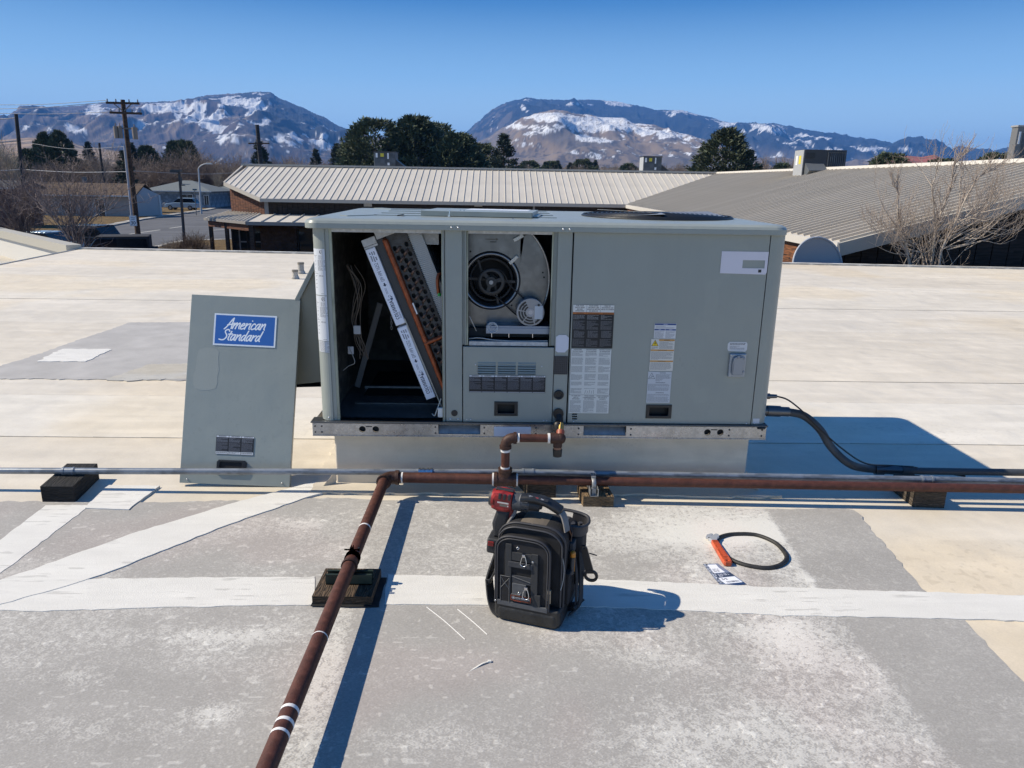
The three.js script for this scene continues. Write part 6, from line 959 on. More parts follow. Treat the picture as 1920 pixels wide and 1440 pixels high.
  function car(name, label, pos, turn, L, Wd, prof, roofProf, bodyM, cat = 'car', extra) {
    const o = thing(name, label, cat, pos); o.rotation.y = turn;
    part('body', [poly(prof, Wd - .12, { bevel: .06 }).translate(0, 0, -Wd / 2 + .06)], bodyM, o);
    part('cabin_glass', [poly(roofProf, Wd - .24, { bevel: .05 }).translate(0, 0, -Wd / 2 + .12)], glassC, o);
    const t = roofProf.slice().sort((a, b) => b[1] - a[1]).slice(0, 2).sort((a, b) => a[0] - b[0]); part('roof', [rbox(t[0][0] - .05, t[1][0] + .05, t[0][1] - .04, t[0][1] + .05, -Wd / 2 + .14, Wd / 2 - .14, .04)], bodyM, o);
    for (const [x, z] of [[.17, -1], [.17, 1], [.8, -1], [.8, 1]]) { const w = part('wheel', [rod(v3(L * x, .34, z * (Wd / 2 - .2)), v3(L * x, .34, z * (Wd / 2 + .01)), .34, .34, 20)], tyre, o); part('rim', [rod(v3(L * x, .34, z * (Wd / 2 - .02)), v3(L * x, .34, z * (Wd / 2 + .025)), .21, .21, 14)], rim, w); }
    for (const s of [-1, 1]) { part('headlight', [rbox(.0, .14, .66, .8, s * (Wd / 2 - .3) - .18, s * (Wd / 2 - .3) + .18, .03)], M(.6, .62, .65, .2), o); part('tail_light', [rbox(L - .1, L + .01, .75, .95, s * (Wd / 2 - .22) - .1, s * (Wd / 2 - .22) + .1, .03)], M(.35, .02, .02, .3), o); }
    if (extra) extra(o); return o;
  }
  const suv = (L, h) => [[[.0, .35], [L, .35], [L, 1.0], [L - .05, 1.05], [1.45, 1.08], [.25, .92], [.0, .78]], [[1.15, 1.05], [L - .08, 1.05], [L - .55, h], [2.0, h]]];
  const sedan = (L, h) => [[[.0, .32], [L, .32], [L, .86], [L - .9, .95], [1.4, .96], [.2, .78], [.0, .62]], [[1.1, .94], [L - .5, .94], [L - 1.25, h], [1.95, h]]];
  const silver = M(.40, .52, .62, .25, { metalness: .3 }), black = M(.016, .017, .02, .2), navy = M(.03, .035, .05, .18);
  { const p = at(314, 388.5, 113), [a, b] = suv(4.6, 1.68); car('parked_car', 'silver hatchback wagon parked in front of the blue grey house', v3(p.x, GY + .1, p.z), 0, 4.6, 1.85, a, b, silver); }
  { const p = at(270, 468, 39), [a, b] = suv(4.2, 1.85); const o = car('parked_car', 'black jeep style car with soft top and rear spare wheel by the pole', v3(p.x - 3.6, GY, p.z + 1.2), .35, 4.2, 1.85, [[0, .45], [4.2, .45], [4.2, 1.1], [.9, 1.12], [.0, 1.0]], [[1.2, 1.1], [4.12, 1.1], [4.05, 1.84], [1.75, 1.84]], black, 'car', q => { part('spare_wheel', [rod(v3(4.2, .95, 0), v3(4.45, .95, 0), .4, .4, 20)], tyre, q); part('soft_top', [rbox(1.7, 4.15, 1.78, 1.92, -.84, .84, .06), rbox(2.6, 4.14, 1.1, 1.84, -.855, .855, .05)], M(.022, .022, .025, .9), q); }); }
  { const p = at(138, 452, 41), [a, b] = sedan(4.7, 1.45); car('parked_car', 'dark sedan with teal tinted windscreen left of the black jeep', v3(p.x, GY, p.z), -.25, 4.7, 1.8, a, b, navy); }
  { const p = at(178, 480, 35.5), [a, b] = sedan(4.4, 1.42); car('parked_car', 'shiny dark car nearest our roof edge, only its top visible', v3(p.x, GY, p.z), -.1, 4.4, 1.8, a, b, M(.04, .045, .06, .15)); }
  { const p = at(95, 440, 50), [a, b] = suv(4.7, 1.7); car('parked_car', 'dark car parked farther back behind the branches at left', v3(p.x, GY, p.z), -.2, 4.7, 1.85, a, b, black); }
  { const p = at(15, 447, 47), [a, b] = sedan(4.6, 1.45); car('parked_car', 'pale silver car hidden behind branches at the far left', v3(p.x, GY, p.z), -.2, 4.6, 1.8, a, b, silver); }
}
// ---------- mountains ----------
function interp(pts, x) { if (x <= pts[0][0]) return pts[0][1]; for (let k = 0; k < pts.length - 1; k++) if (x <= pts[k + 1][0]) { const t = (x - pts[k][0]) / (pts[k + 1][0] - pts[k][0]), s = t * t * (3 - 2 * t); return lerp(pts[k][1], pts[k + 1][1], lerp(t, s, .5)); } return pts[pts.length - 1][1]; }
const rid = (x, y, n = 4) => { let s = 0, a = .5, t = 0; for (let k = 0; k < n; k++) { s += a * (1 - Math.abs(2 * noise(x, y) - 1)); t += a; a *= .5; x = x * 2 + 7.7; y = y * 2 + 3.1; } return s / t; };
function massif(name, pts, dN, dF, base, nu, nv, amp, jag, color, seed) {
  const x0 = pts[0][0], x1 = pts[pts.length - 1][0], P = [], N = nu + 1, rows = nv + 3;
  for (let j = 0; j < rows; j++) for (let i = 0; i < N; i++) {
    const px = lerp(x0, x1, i / nu), v = Math.min(1, j / nv), ry = interp(pts, px) + jag * (fbm(px * .11 + seed, 3.3, 3) - .5) + jag * .5 * (hash(i, seed) - .5), by = base(px);
    const A = at(px, by, dN), B = at(px, ry, dF), p = A.lerp(B, v);
    if (j > nv) { p.z -= (j - nv) * (dF - dN) * .12; p.y -= (j - nv) * (B.y - EYE.y) * .4 + 60; p.x *= 1 + .01 * (j - nv); }
    const k = Math.sin(Math.PI * Math.min(1, v * .98 + .01)) ** .8 * (1 - v ** 10), u = p.x / 900 + seed, w = -p.z / 1900;
    const g = rid(u + .5 * fbm(u * .7, w * 2, 3), w * 1.1, 5), h = fbm(u * 3 + 9, w * 5, 4);
    if (j <= nv) { p.y += amp * k * ((g - .52) * 1.5 + (h - .5) * .5); p.z += amp * 1.2 * k * (g - .5); const q = rid(p.x / 210 + seed, p.z / 420, 4); p.y += amp * .18 * k * (q - .5) + amp * .07 * k * (fbm(p.x / 45, p.z / 60, 3) - .5); }
    P.push(p);
  }
  const pos = new Float32Array(P.length * 3), col = new Float32Array(P.length * 3), idx = [];
  P.forEach((p, i) => p.toArray(pos, i * 3));
  for (let j = 0; j < rows - 1; j++) for (let i = 0; i < nu; i++) { const a = j * N + i; idx.push(a, a + 1, a + N + 1, a, a + N + 1, a + N); }
  const g = new THREE.BufferGeometry(); g.setAttribute('position', new THREE.BufferAttribute(pos, 3)); g.setIndex(idx); g.computeVertexNormals();
  const n = g.attributes.normal;
  P.forEach((p, i) => { const q = p.clone().project(camera), c = color((q.x + 1) * 960, (1 - q.y) * 720, Math.min(1, Math.floor(i / N) / nv), p, v3(n.getX(i), n.getY(i), n.getZ(i))); col.set(c, i * 3); });
  g.setAttribute('color', new THREE.BufferAttribute(col, 3));
  const m = new THREE.Mesh(g, new THREE.MeshStandardMaterial({ vertexColors: true, roughness: 1, side: 2 })); m.name = name; m.userData.kind = 'structure'; m.castShadow = m.receiveShadow = true; scene.add(m); return m;
}
const mix3 = (a, b, t) => a.map((v, i) => lerp(v, b[i], t));
const blobs = (L, x, y) => { let s = 0; for (const [bx, by, rx, ry, w = 1] of L) { const d = ((x - bx) / rx) ** 2 + ((y - by) / ry) ** 2; if (d < 6) s += w * Math.exp(-d * .8); } return s; };
const SNOW = [.66, .68, .71], FOREST = [.016, .024, .034], SCRUB = [.085, .068, .066], TAN = [.21, .16, .115], SAGE = [.125, .11, .10];
{
  const snowL = [[175, 204, 22, 9], [330, 199, 46, 9], [300, 206, 30, 7], [380, 222, 30, 16, 1.1], [410, 240, 22, 14, .8], [345, 225, 24, 10, .6], [445, 191, 40, 7, 1.2], [478, 200, 26, 8], [470, 214, 16, 6, .9], [500, 228, 14, 9, .7], [455, 250, 26, 16, .5], [555, 235, 10, 8, .6], [135, 242, 24, 6, .8], [275, 230, 30, 7, .6], [420, 268, 26, 12, .6], [545, 262, 34, 16, .55], [600, 255, 22, 12, .6], [620, 275, 20, 8, .6], [490, 176, 20, 2.5, .9], [650, 285, 12, 8, .4]];
  const forL = [[520, 195, 70, 26, 1.6], [600, 225, 60, 26, 1.4], [410, 184, 50, 5, .9], [520, 250, 60, 18, .5], [560, 215, 40, 20, .8], [640, 255, 30, 18, .7], [240, 225, 90, 12, .4], [360, 255, 60, 12, .35], [90, 235, 80, 14, .5], [470, 275, 40, 14, .4]];
  massif('mountain', [[-160, 228], [0, 221], [60, 212], [110, 201], [200, 193], [290, 191], [350, 187], [392, 178], [440, 175.5], [478, 171.5], [506, 173], [530, 187], [560, 198.5], [600, 216], [640, 238], [668, 250], [740, 262], [820, 300]], 4200, 8200, x => 330, 620, 150, 270, 2.6, (x, y, v, p, n) => {
    const f = fbm(p.x / 190, p.z / 320, 5), h = fbm(p.x / 60 + 5, p.z / 90, 4), t = fbm(p.x / 22, p.z / 22, 2);
    let c = mix3(SCRUB, TAN, sm(.45, .7, f + .3 * blobs([[110, 220, 26, 7], [480, 265, 20, 30, .6]], x, y))); c = mix3(c, FOREST, Math.min(.95, sm(.30, .75, blobs(forL, x, y) + .75 * (h - .5) + .35 * (t - .5)) + .45 * sm(.5, .62, h)));
    const g = rid(p.x / 95 + .4 * f, p.z / 260, 4), s = sm(.44, .56, blobs(snowL, x, y) * .58 + .95 * (h - .5) + .8 * (g - .55) + .3 * (f - .5) + .3 * (t - .5) + .05); const k = hash(p.x * 3 | 0, p.z * 3 | 0); c = mix3(c, FOREST, .55 * sm(.55, .8, k * .6 + h * .5)); return mix3(c, SNOW, s * (k > .15 ? .95 : .6));
  }, 3);
  const snowB = [[985, 187, 10, 3], [983, 203, 8, 6], [1075, 194, 16, 6, .9], [1150, 193, 30, 4, 1.3], [1170, 197, 18, 3], [1105, 197, 8, 3, .6], [1270, 208, 22, 3.5, 1.1], [1262, 214, 14, 4, .8], [1300, 214, 14, 4, .8], [1340, 225, 18, 4, .9], [1368, 231, 16, 5, 1.1], [1345, 240, 30, 6, .5], [1430, 237, 22, 5, 1.1], [1450, 245, 24, 7, 1.1], [1500, 255, 22, 5, .9], [1400, 245, 20, 5, .7], [1545, 260, 20, 4, .8], [1480, 268, 50, 6, .7], [1570, 280, 50, 6, .7], [1640, 279, 30, 5, 1.1], [1400, 282, 40, 8, .5], [1700, 278, 14, 3, 1.1], [1720, 286, 26, 4, .8], [1530, 295, 60, 10, .5], [930, 225, 14, 8, .35], [920, 240, 20, 5, .3]];
  massif('mountain_range', [[800, 262], [838, 249], [870, 249], [897, 228], [912, 213], [926, 203], [950, 191.5], [970, 187], [988, 182.5], [1012, 186], [1050, 187.5], [1110, 186.5], [1150, 189.5], [1192, 197], [1232, 206.5], [1276, 206.5], [1320, 217], [1376, 233], [1402, 233], [1446, 231], [1482, 239], [1530, 250], [1572, 252.5], [1610, 262], [1680, 276], [1704, 275], [1735, 283], [1800, 288], [1960, 300]], 6500, 10500, x => 335, 700, 130, 300, 2.2, (x, y, v, p, n) => {
    const f = fbm(p.x / 240, p.z / 400, 5), h = fbm(p.x / 70 + 5, p.z / 110, 4), t = fbm(p.x / 26, p.z / 26, 2), low = sm(8, 40, y - interp([[800, 240], [950, 236], [1250, 246], [1400, 252], [1500, 262], [1620, 276], [1900, 296]], x));
    let c = mix3(FOREST, SAGE, Math.min(1, low * sm(.35, .6, f) + .12 * sm(.6, .7, h))); c = mix3(c, [.17, .14, .12], x < 960 ? .45 * sm(.5, .62, h) : 0);
    return mix3(c, SNOW, sm(.48, .58, blobs(snowB, x, y) * .60 + .9 * (h - .5) + .6 * (rid(p.x / 110, p.z / 200, 3) - .55) + .3 * (t - .5) + .17 * low) * (hash(p.x * 3 | 0, p.z * 3 | 0) > .25 ? 1 : .3));
  }, 11);
  const snowF = [[1020, 217, 30, 6, 1.1], [1050, 222, 50, 8, 1.0], [1120, 224, 50, 6, 1.2], [1070, 235, 45, 7, 1], [1120, 240, 30, 10, .9], [1180, 238, 34, 9, 1.1], [1165, 225, 16, 4, 1], [985, 238, 26, 4, .9], [965, 233, 14, 6, .8], [1120, 262, 34, 5, .9], [1095, 258, 24, 6, .9], [1210, 246, 30, 6, .8], [1255, 252, 40, 7, 1.1], [1300, 268, 40, 8, .7], [1040, 247, 30, 6, .6], [1000, 250, 20, 5, .5], [1350, 280, 30, 7, .5], [1100, 285, 60, 12, .25], [1270, 288, 50, 10, .35], [980, 272, 30, 6, .4]];
  massif('foothill', [[820, 300], [880, 272], [905, 262], [950, 236], [985, 222], [1004, 214], [1028, 211], [1060, 212], [1085, 214], [1130, 220], [1168, 220.5], [1190, 232], [1215, 240], [1250, 244], [1290, 252], [1335, 268], [1400, 292], [1500, 318], [1640, 332]], 3600, 6000, x => 334, 620, 130, 190, 1.2, (x, y, v, p, n) => {
    const f = fbm(p.x / 150, p.z / 260, 5), h = fbm(p.x / 45 + 5, p.z / 70, 4), t = fbm(p.x / 15, p.z / 15, 2);
    let c = mix3(SAGE, TAN, sm(.35, .65, f)); c = mix3(c, [.06, .055, .055], .8 * sm(.52, .64, h * .7 + t * .3 + .12 * sm(250, 285, y) - .1));
    return mix3(c, SNOW, sm(.44, .54, blobs(snowF, x, y) * .56 + .9 * (h - .5) + .6 * (rid(p.x / 80, p.z / 160, 3) - .55) + .3 * (t - .5) + .06) * (hash(p.x * 3 | 0, p.z * 3 | 0) > .2 ? 1 : .35));
  }, 29);
  massif('snowy_range', [[1740, 296], [1790, 287], [1830, 283], [1860, 283], [1895, 278], [1960, 276], [2060, 282]], 13000, 16000, x => 330, 120, 40, 200, 1.2, (x, y, v, p) => mix3(SNOW, FOREST, sm(.55, .7, fbm(p.x / 160, p.z / 200, 4) + .3 * (1 - v))), 41);
  massif('brown_hill', [[-200, 266], [0, 262], [60, 258], [120, 262], [160, 275], [230, 284], [300, 302], [380, 325]], 900, 1800, x => 336, 160, 40, 20, 1, (x, y, v, p) => { const h = fbm(p.x / 30, p.z / 40, 4); return mix3([.30, .215, .15], [.13, .1, .085], sm(.45, .65, h)); }, 53);
  massif('red_hill', [[1600, 322], [1680, 296], [1700, 292], [1730, 294], [1752, 290], [1772, 300], [1860, 326]], 500, 800, x => 336, 90, 24, 8, 1, (x, y, v, p) => { const h = fbm(p.x / 20, p.z / 20, 4); return mix3([.27, .085, .07], [.13, .06, .055], sm(.4, .65, h)); }, 61);
  massif('valley_wood', [[-200, 318], [200, 316], [450, 318], [700, 310], [1000, 312], [1300, 316], [1700, 318], [2100, 326]], 420, 620, x => 338, 700, 8, 3, 7, (x, y, v, p) => { const h = fbm(p.x / 6, p.z / 8, 3); return mix3([.10, .075, .06], [.03, .036, .03], sm(.4, .6, h)); }, 71);
}
scene.fog = new THREE.FogExp2(new THREE.Color(.12, .39, 1), 7.5e-5);
// ---------- trees ----------
class Twigs {                                             // collects tapered branch pieces
  constructor() { this.p = []; this.n = []; }
  seg(a, b, r0, r1, k) {
    const d = b.clone().sub(a).normalize(), u = (Math.abs(d.y) > .9 ? v3(1, 0, 0) : v3(0, 1, 0)).cross(d).normalize(), w = d.clone().cross(u), c = [];
    for (let i = 0; i < k; i++) { const t = i / k * Math.PI * 2; c.push(u.clone().multiplyScalar(Math.cos(t)).addScaledVector(w, Math.sin(t))); }
    for (let i = 0; i < k; i++) { const m = c[i], q = c[(i + 1) % k]; for (const [o, r, e] of [[a, r0, m], [a, r0, q], [b, r1, q], [a, r0, m], [b, r1, q], [b, r1, m]]) { this.p.push(o.x + e.x * r, o.y + e.y * r, o.z + e.z * r); this.n.push(e.x, e.y, e.z); } }
  }
  geo() { const g = new THREE.BufferGeometry(); g.setAttribute('position', new THREE.Float32BufferAttribute(this.p, 3)); g.setAttribute('normal', new THREE.Float32BufferAttribute(this.n, 3)); g.setAttribute('uv', new THREE.Float32BufferAttribute(new Float32Array(this.p.length / 3 * 2), 2)); return g; }
}
function grow(T, r, a, dir, len, rad, lev, o) {           // a limb that bends, thins and forks
  const n = lev > 1 ? 4 : 3; let p = a.clone(), d = dir.clone();
  for (let k = 0; k < n; k++) {
    d.add(v3(r() - .5, (r() - .5) * .8 + o.up, r() - .5).multiplyScalar(o.bend)).normalize();
    const q = p.clone().addScaledVector(d, len / n), r0 = lerp(rad, rad * .55, k / n), r1 = lerp(rad, rad * .55, (k + 1) / n);
    T.seg(p, q, Math.max(r0, o.min), Math.max(r1, o.min * .8), lev > 1 ? 6 : lev > 0 ? 4 : 3); p = q;
    if (lev > 0 && (k > 0 || lev < o.first)) { const m = o.kids(lev, r); for (let j = 0; j < m; j++) { const s = v3(r() - .5, r() - .3, r() - .5).normalize(), e = d.clone().addScaledVector(s, o.spread).normalize(); grow(T, r, p.clone(), e, len * (o.short + .3 * r()), rad * .55 * (1 - .4 * k / n), lev - 1, o); } }
  }
}
function bareGeo(seed, h, o = {}) {
  const T = new Twigs(), r = rng(seed), opt = { up: .1, bend: .35, spread: 1.0, short: .42, min: .022, first: 3, kids: (l, q) => l > 2 ? 3 : l > 1 ? 3 : 2 + (q() > .5), ...o };
  grow(T, r, v3(0, 0, 0), v3(.06 * (r() - .5), 1, .06 * (r() - .5)).normalize(), h * .72, h * .022, opt.lev || 3, opt); let m = 0; for (let i = 1; i < T.p.length; i += 3) m = Math.max(m, T.p[i]); for (let i = 0; i < T.p.length; i++) T.p[i] *= h / m; return T.geo();
}
const twigM = [M(.20, .155, .13, .9), M(.30, .265, .22, .9), M(.15, .115, .10, .9), M(.25, .215, .20, .9)];
const bareG = [bareGeo(3, 1, { min: .0028 }), bareGeo(14, 1, { min: .0028, spread: 1.25 }), bareGeo(25, 1, { min: .0025, up: .25, spread: .8 }), bareGeo(36, 1, { min: .003, spread: 1.1 })];
function wood(list, m, label) {                           // the far bare woodland reads as one mass
  const r = rng(label.length * 7), im = new THREE.InstancedMesh(bareG[label.length % 4], m, list.length), q = new THREE.Quaternion();
  list.forEach(([x, top, d], i) => { const b = at(x, 330, d), t = at(x, top, d), h = (t.y - GY) * (.9 + .2 * r()); im.setMatrixAt(i, new THREE.Matrix4().compose(v3(b.x, GY, b.z), q.setFromAxisAngle(v3(0, 1, 0), r() * 6.28), v3(h * 1.25, h, h * 1.25))); });
  im.name = numbered('bare_woodland'); im.userData = { kind: 'stuff', label }; im.castShadow = im.receiveShadow = true; scene.add(im);
}
{
  const r = rng(404), band = (x0, x1, t0, t1, d0, d1, n) => Array.from({ length: n }, () => [lerp(x0, x1, r()), lerp(t0, t1, r()), lerp(d0, d1, r())]);
  wood([...band(-60, 460, 290, 322, 150, 330, 90), ...band(40, 260, 285, 312, 140, 230, 26), ...band(230, 450, 282, 305, 145, 240, 30), ...band(-60, 60, 268, 300, 110, 200, 14)], twigM[0], 'mauve brown bare woodland behind the houses at left');
  wood([...band(-60, 450, 300, 326, 130, 180, 60), ...band(510, 690, 292, 308, 200, 330, 40)], twigM[2], 'dark leafless scrub and trees along the valley floor');
  wood([...band(1395, 1500, 292, 312, 170, 300, 16), ...band(960, 1300, 304, 314, 260, 380, 40), ...band(1600, 1780, 296, 306, 200, 300, 10)], twigM[0], 'thin bare woodland beyond the roof ridge');
}
function bareTree(label, x, top, dist, kind, m, wide = 1.2) { const b = at(x, 330, dist), h = at(x, top, dist).y - GY, o = thing('bare_tree', label, 'tree', v3(b.x, GY, b.z)); const mm = new THREE.Mesh(bareG[kind], twigM[m]); mm.name = 'branches'; mm.scale.set(h * wide, h, h * wide); mm.rotation.y = x; mm.castShadow = mm.receiveShadow = true; o.add(mm); return o; }
bareTree('pale bare tree standing left of the dark leaning pole', 12, 246, 96, 2, 1); bareTree('tall pale bare tree just left of the transformers', 196, 255, 128, 2, 3, 1.0);
bareTree('wide bare tree in front of the twin pines, above the brown roof', 105, 288, 112, 1, 0, 1.5); bareTree('bare tree between the short pole and the tall pole', 168, 290, 118, 3, 2, 1.4);
bareTree('round topped bare tree right of the street lamp', 378, 268, 150, 0, 0, 1.4); bareTree('bare tree with pale limbs behind the dark lamp post', 345, 280, 150, 3, 2, 1.3);
bareTree('slim whitish bare tree beside the blue grey garage wing', 410, 310, 138, 2, 1, .9); bareTree('white stemmed bare tree left of the roof ridge end', 436, 306, 150, 2, 1, .9);
bareTree('pale bare tree beyond the roof, right of the lone spruce', 545, 290, 210, 2, 1, 1.3); bareTree('pale spreading bare tree left of the small dark spruce', 578, 289, 205, 0, 3, 1.4); bareTree('grey bare tree in front of the pine cluster', 787, 284, 170, 1, 3, 1.1); bareTree('bare tree right of the wide pine', 1440, 288, 160, 0, 0, 1.1);
// conifers: many needle tufts spread through an uneven crown
const needleM = [0, 1].map(() => new THREE.MeshStandardMaterial({ vertexColors: true, roughness: .8, side: 2 }));
function coniferGeo(seed, prof, clumps, per, size, flat, tone) {   // unit height, radius from prof(t)
  const r = rng(seed), P = [], C = [];
  for (let k = 0; k < clumps; k++) {
    const t = .04 + .96 * r() ** .85, a = r() * 6.283, R = prof(t, a), q = R * (.45 + .6 * Math.sqrt(r())), c = v3(q * Math.cos(a), t, q * Math.sin(a)), shade = .6 + .7 * r(), out = v3(Math.cos(a), .45, Math.sin(a)), cs = size * (.7 + .7 * r()) * (1 - .35 * t);
    for (let i = 0; i < per; i++) {
      const o = v3(r() - .5, (r() - .5) * flat, r() - .5).multiplyScalar(cs * 2.2), b = c.clone().add(o), d = out.clone().add(v3(r() - .5, r() - .35, r() - .5).multiplyScalar(1.6)).normalize(), s = v3(r() - .5, r() - .5, r() - .5).cross(d).normalize(), L = cs * (.7 + .6 * r()), w = cs * (.16 + .14 * r());
      P.push(b.x - s.x * w, b.y - s.y * w, b.z - s.z * w, b.x + s.x * w, b.y + s.y * w, b.z + s.z * w, b.x + d.x * L, b.y + d.y * L, b.z + d.z * L);
      const g = shade * (.8 + .4 * r()); for (let m = 0; m < 3; m++) C.push(tone[0] * g, tone[1] * g, tone[2] * g);
    }
  }
  const g = new THREE.BufferGeometry(); g.setAttribute('position', new THREE.Float32BufferAttribute(P, 3)); g.setAttribute('color', new THREE.Float32BufferAttribute(C, 3)); g.computeVertexNormals(); return g;
}
const lump = s => (t, a) => .8 + .45 * fbm(t * 5 + s, Math.cos(a) * 1.5 + Math.sin(a) * 2 + s, 3);
const l1 = lump(1), l2 = lump(5), l3 = lump(9);
const pineG = [
  coniferGeo(5, (t, a) => .40 * Math.sqrt(Math.max(.02, 1 - ((t - .42) / .60) ** 2)) * l1(t, a), 520, 26, .055, .8, [.080, .100, .052]),
  coniferGeo(6, (t, a) => .34 * Math.sqrt(Math.max(.015, 1 - ((t - .38) / .63) ** 2)) * l2(t, a), 520, 26, .055, .8, [.068, .090, .050]),
  coniferGeo(7, (t, a) => (.46 * (1 - t) ** .72 + .03) * l3(t, a) * (t < .15 ? .8 : 1), 560, 26, .045, .7, [.074, .090, .052])];
const spruceG = [
  coniferGeo(8, (t, a) => (.30 * (1 - t) ** .85 + .008) * (.7 + .45 * Math.abs(Math.sin(t * 40 + Math.sin(a * 3)))), 300, 22, .038, .4, [.040, .058, .046]),
  coniferGeo(9, (t, a) => (.24 * (1 - t) ** .9 + .008) * (.7 + .5 * Math.abs(Math.sin(t * 34 + Math.sin(a * 2)))), 280, 22, .036, .4, [.034, .052, .042])];
const barkM = M(.09, .065, .05, .95);
const trunkG = norm(new THREE.CylinderGeometry(.006, .02, .9, 8).translate(0, .45, 0));
function conifer(name, label, x, top, dist, g, wide = 1, rot = 0, sink = 0) {
  const b = at(x, 330, dist), h = at(x, top, dist).y - GY + sink, o = thing(name, label, 'tree', v3(b.x, GY - sink, b.z)); o.scale.set(h * wide, h, h * wide); o.rotation.y = rot || x;
  const tr = new THREE.Mesh(trunkG, barkM); tr.name = 'trunk'; const cr = new THREE.Mesh(g, needleM[0]); cr.name = 'crown'; for (const m of [tr, cr]) { m.castShadow = m.receiveShadow = true; o.add(m); } return o;
}
conifer('pine_tree', 'tall dark pine at the left of the big cluster, over the small rooftop unit', 706, 227, 150, pineG[0], 1.05); conifer('pine_tree', 'tallest pine in the middle of the big cluster', 779, 223, 152, pineG[1], 1.12); conifer('pine_tree', 'broad pine right behind the tallest one in the cluster', 812, 234, 158, pineG[0], 1.0, 2.2); conifer('pine_tree', 'shorter pine on the right shoulder of the big cluster', 858, 253, 150, pineG[1], 1.15, 4); conifer('pine_tree', 'low pine between the cluster and the pointed spruce', 896, 272, 160, pineG[0], 1.1, 1); conifer('pine_tree', 'low bushy pine at the left foot of the cluster', 672, 262, 165, pineG[1], 1.0, 5);
conifer('spruce_tree', 'pointed dense spruce right of the pine cluster', 944, 252, 140, spruceG[0], 1.18); conifer('pine_tree', 'wide lone pine standing above the meeting of the two roofs', 1357, 245, 105, pineG[2], 1.25);
conifer('spruce_tree', 'lone spruce under the black topped utility pole', 490, 264, 140, spruceG[0], .95, 3); conifer('spruce_tree', 'small narrow spruce left of the pine cluster', 633, 270, 190, spruceG[1], 1.1); conifer('spruce_tree', 'small dark spruce half hidden by pale bare trees', 594, 280, 200, spruceG[0], .9, 2);
conifer('pine_tree', 'left one of the twin pines at the far left', 92, 251, 160, pineG[2], .72, 1); conifer('pine_tree', 'right taller one of the twin pines at the far left', 120, 248, 160, pineG[2], .80, 4); conifer('pine_tree', 'small pine left of the twin pines', 60, 282, 150, pineG[1], .85, 2); conifer('spruce_tree', 'spruce between twin pines and short utility pole', 172, 267, 170, spruceG[0], .85, 5); conifer('spruce_tree', 'dark spruce directly behind the tall utility pole', 236, 283, 104, spruceG[1], 1.15, 2.5);
conifer('spruce_tree', 'dark evergreen above the bare trees, right of the transformers', 253, 268, 175, spruceG[1], .95, 1.5); conifer('pine_tree', 'left evergreen of the pair behind the street lamp', 332, 267, 185, pineG[1], .62, 2); conifer('pine_tree', 'right evergreen of the pair behind the street lamp', 354, 266, 185, pineG[0], .6, 3); conifer('pine_tree', 'low dark evergreen amid bare trees left of the lamp', 280, 276, 180, pineG[1], .8, 6);
[[992, 303], [1003, 304], [1022, 304], [1034, 304], [1045, 302], [1068, 305], [1092, 300], [1115, 300], [1165, 312], [1178, 308], [1190, 312]].forEach(([x, t], i) => conifer(i % 3 ? 'spruce_tree' : 'pine_tree', ['first small far evergreen right of the pointed spruce', 'second small far evergreen from the pointed spruce', 'third small far evergreen from the pointed spruce', 'fourth small far evergreen from the pointed spruce', 'fifth small far evergreen from the pointed spruce', 'small far evergreen just left of the two taller ones', 'left of two taller far evergreens mid roof ridge', 'right of two taller far evergreens mid roof ridge', 'leftmost of three tiny evergreens before the middle rooftop unit', 'middle of three tiny evergreens before the middle rooftop unit', 'rightmost of three tiny evergreens before the middle rooftop unit'][i], x, t, 330, i % 3 ? spruceG[i % 2] : pineG[i % 2], 1.1, i));
conifer('pine_tree', 'dark round pine top over the right roof ridge', 1665, 290, 120, pineG[0], .95, 2); conifer('pine_tree', 'flat dark evergreen top by the red hill', 1762, 301, 140, pineG[1], 1.2, 1); conifer('pine_tree', 'low dark evergreen top near the right edge, behind bare twigs', 1866, 290, 110, pineG[0], 1.0, 1); conifer('pine_tree', 'small far evergreen left of the louvred rooftop unit', 1466, 308, 200, pineG[1], 1.0, 3);
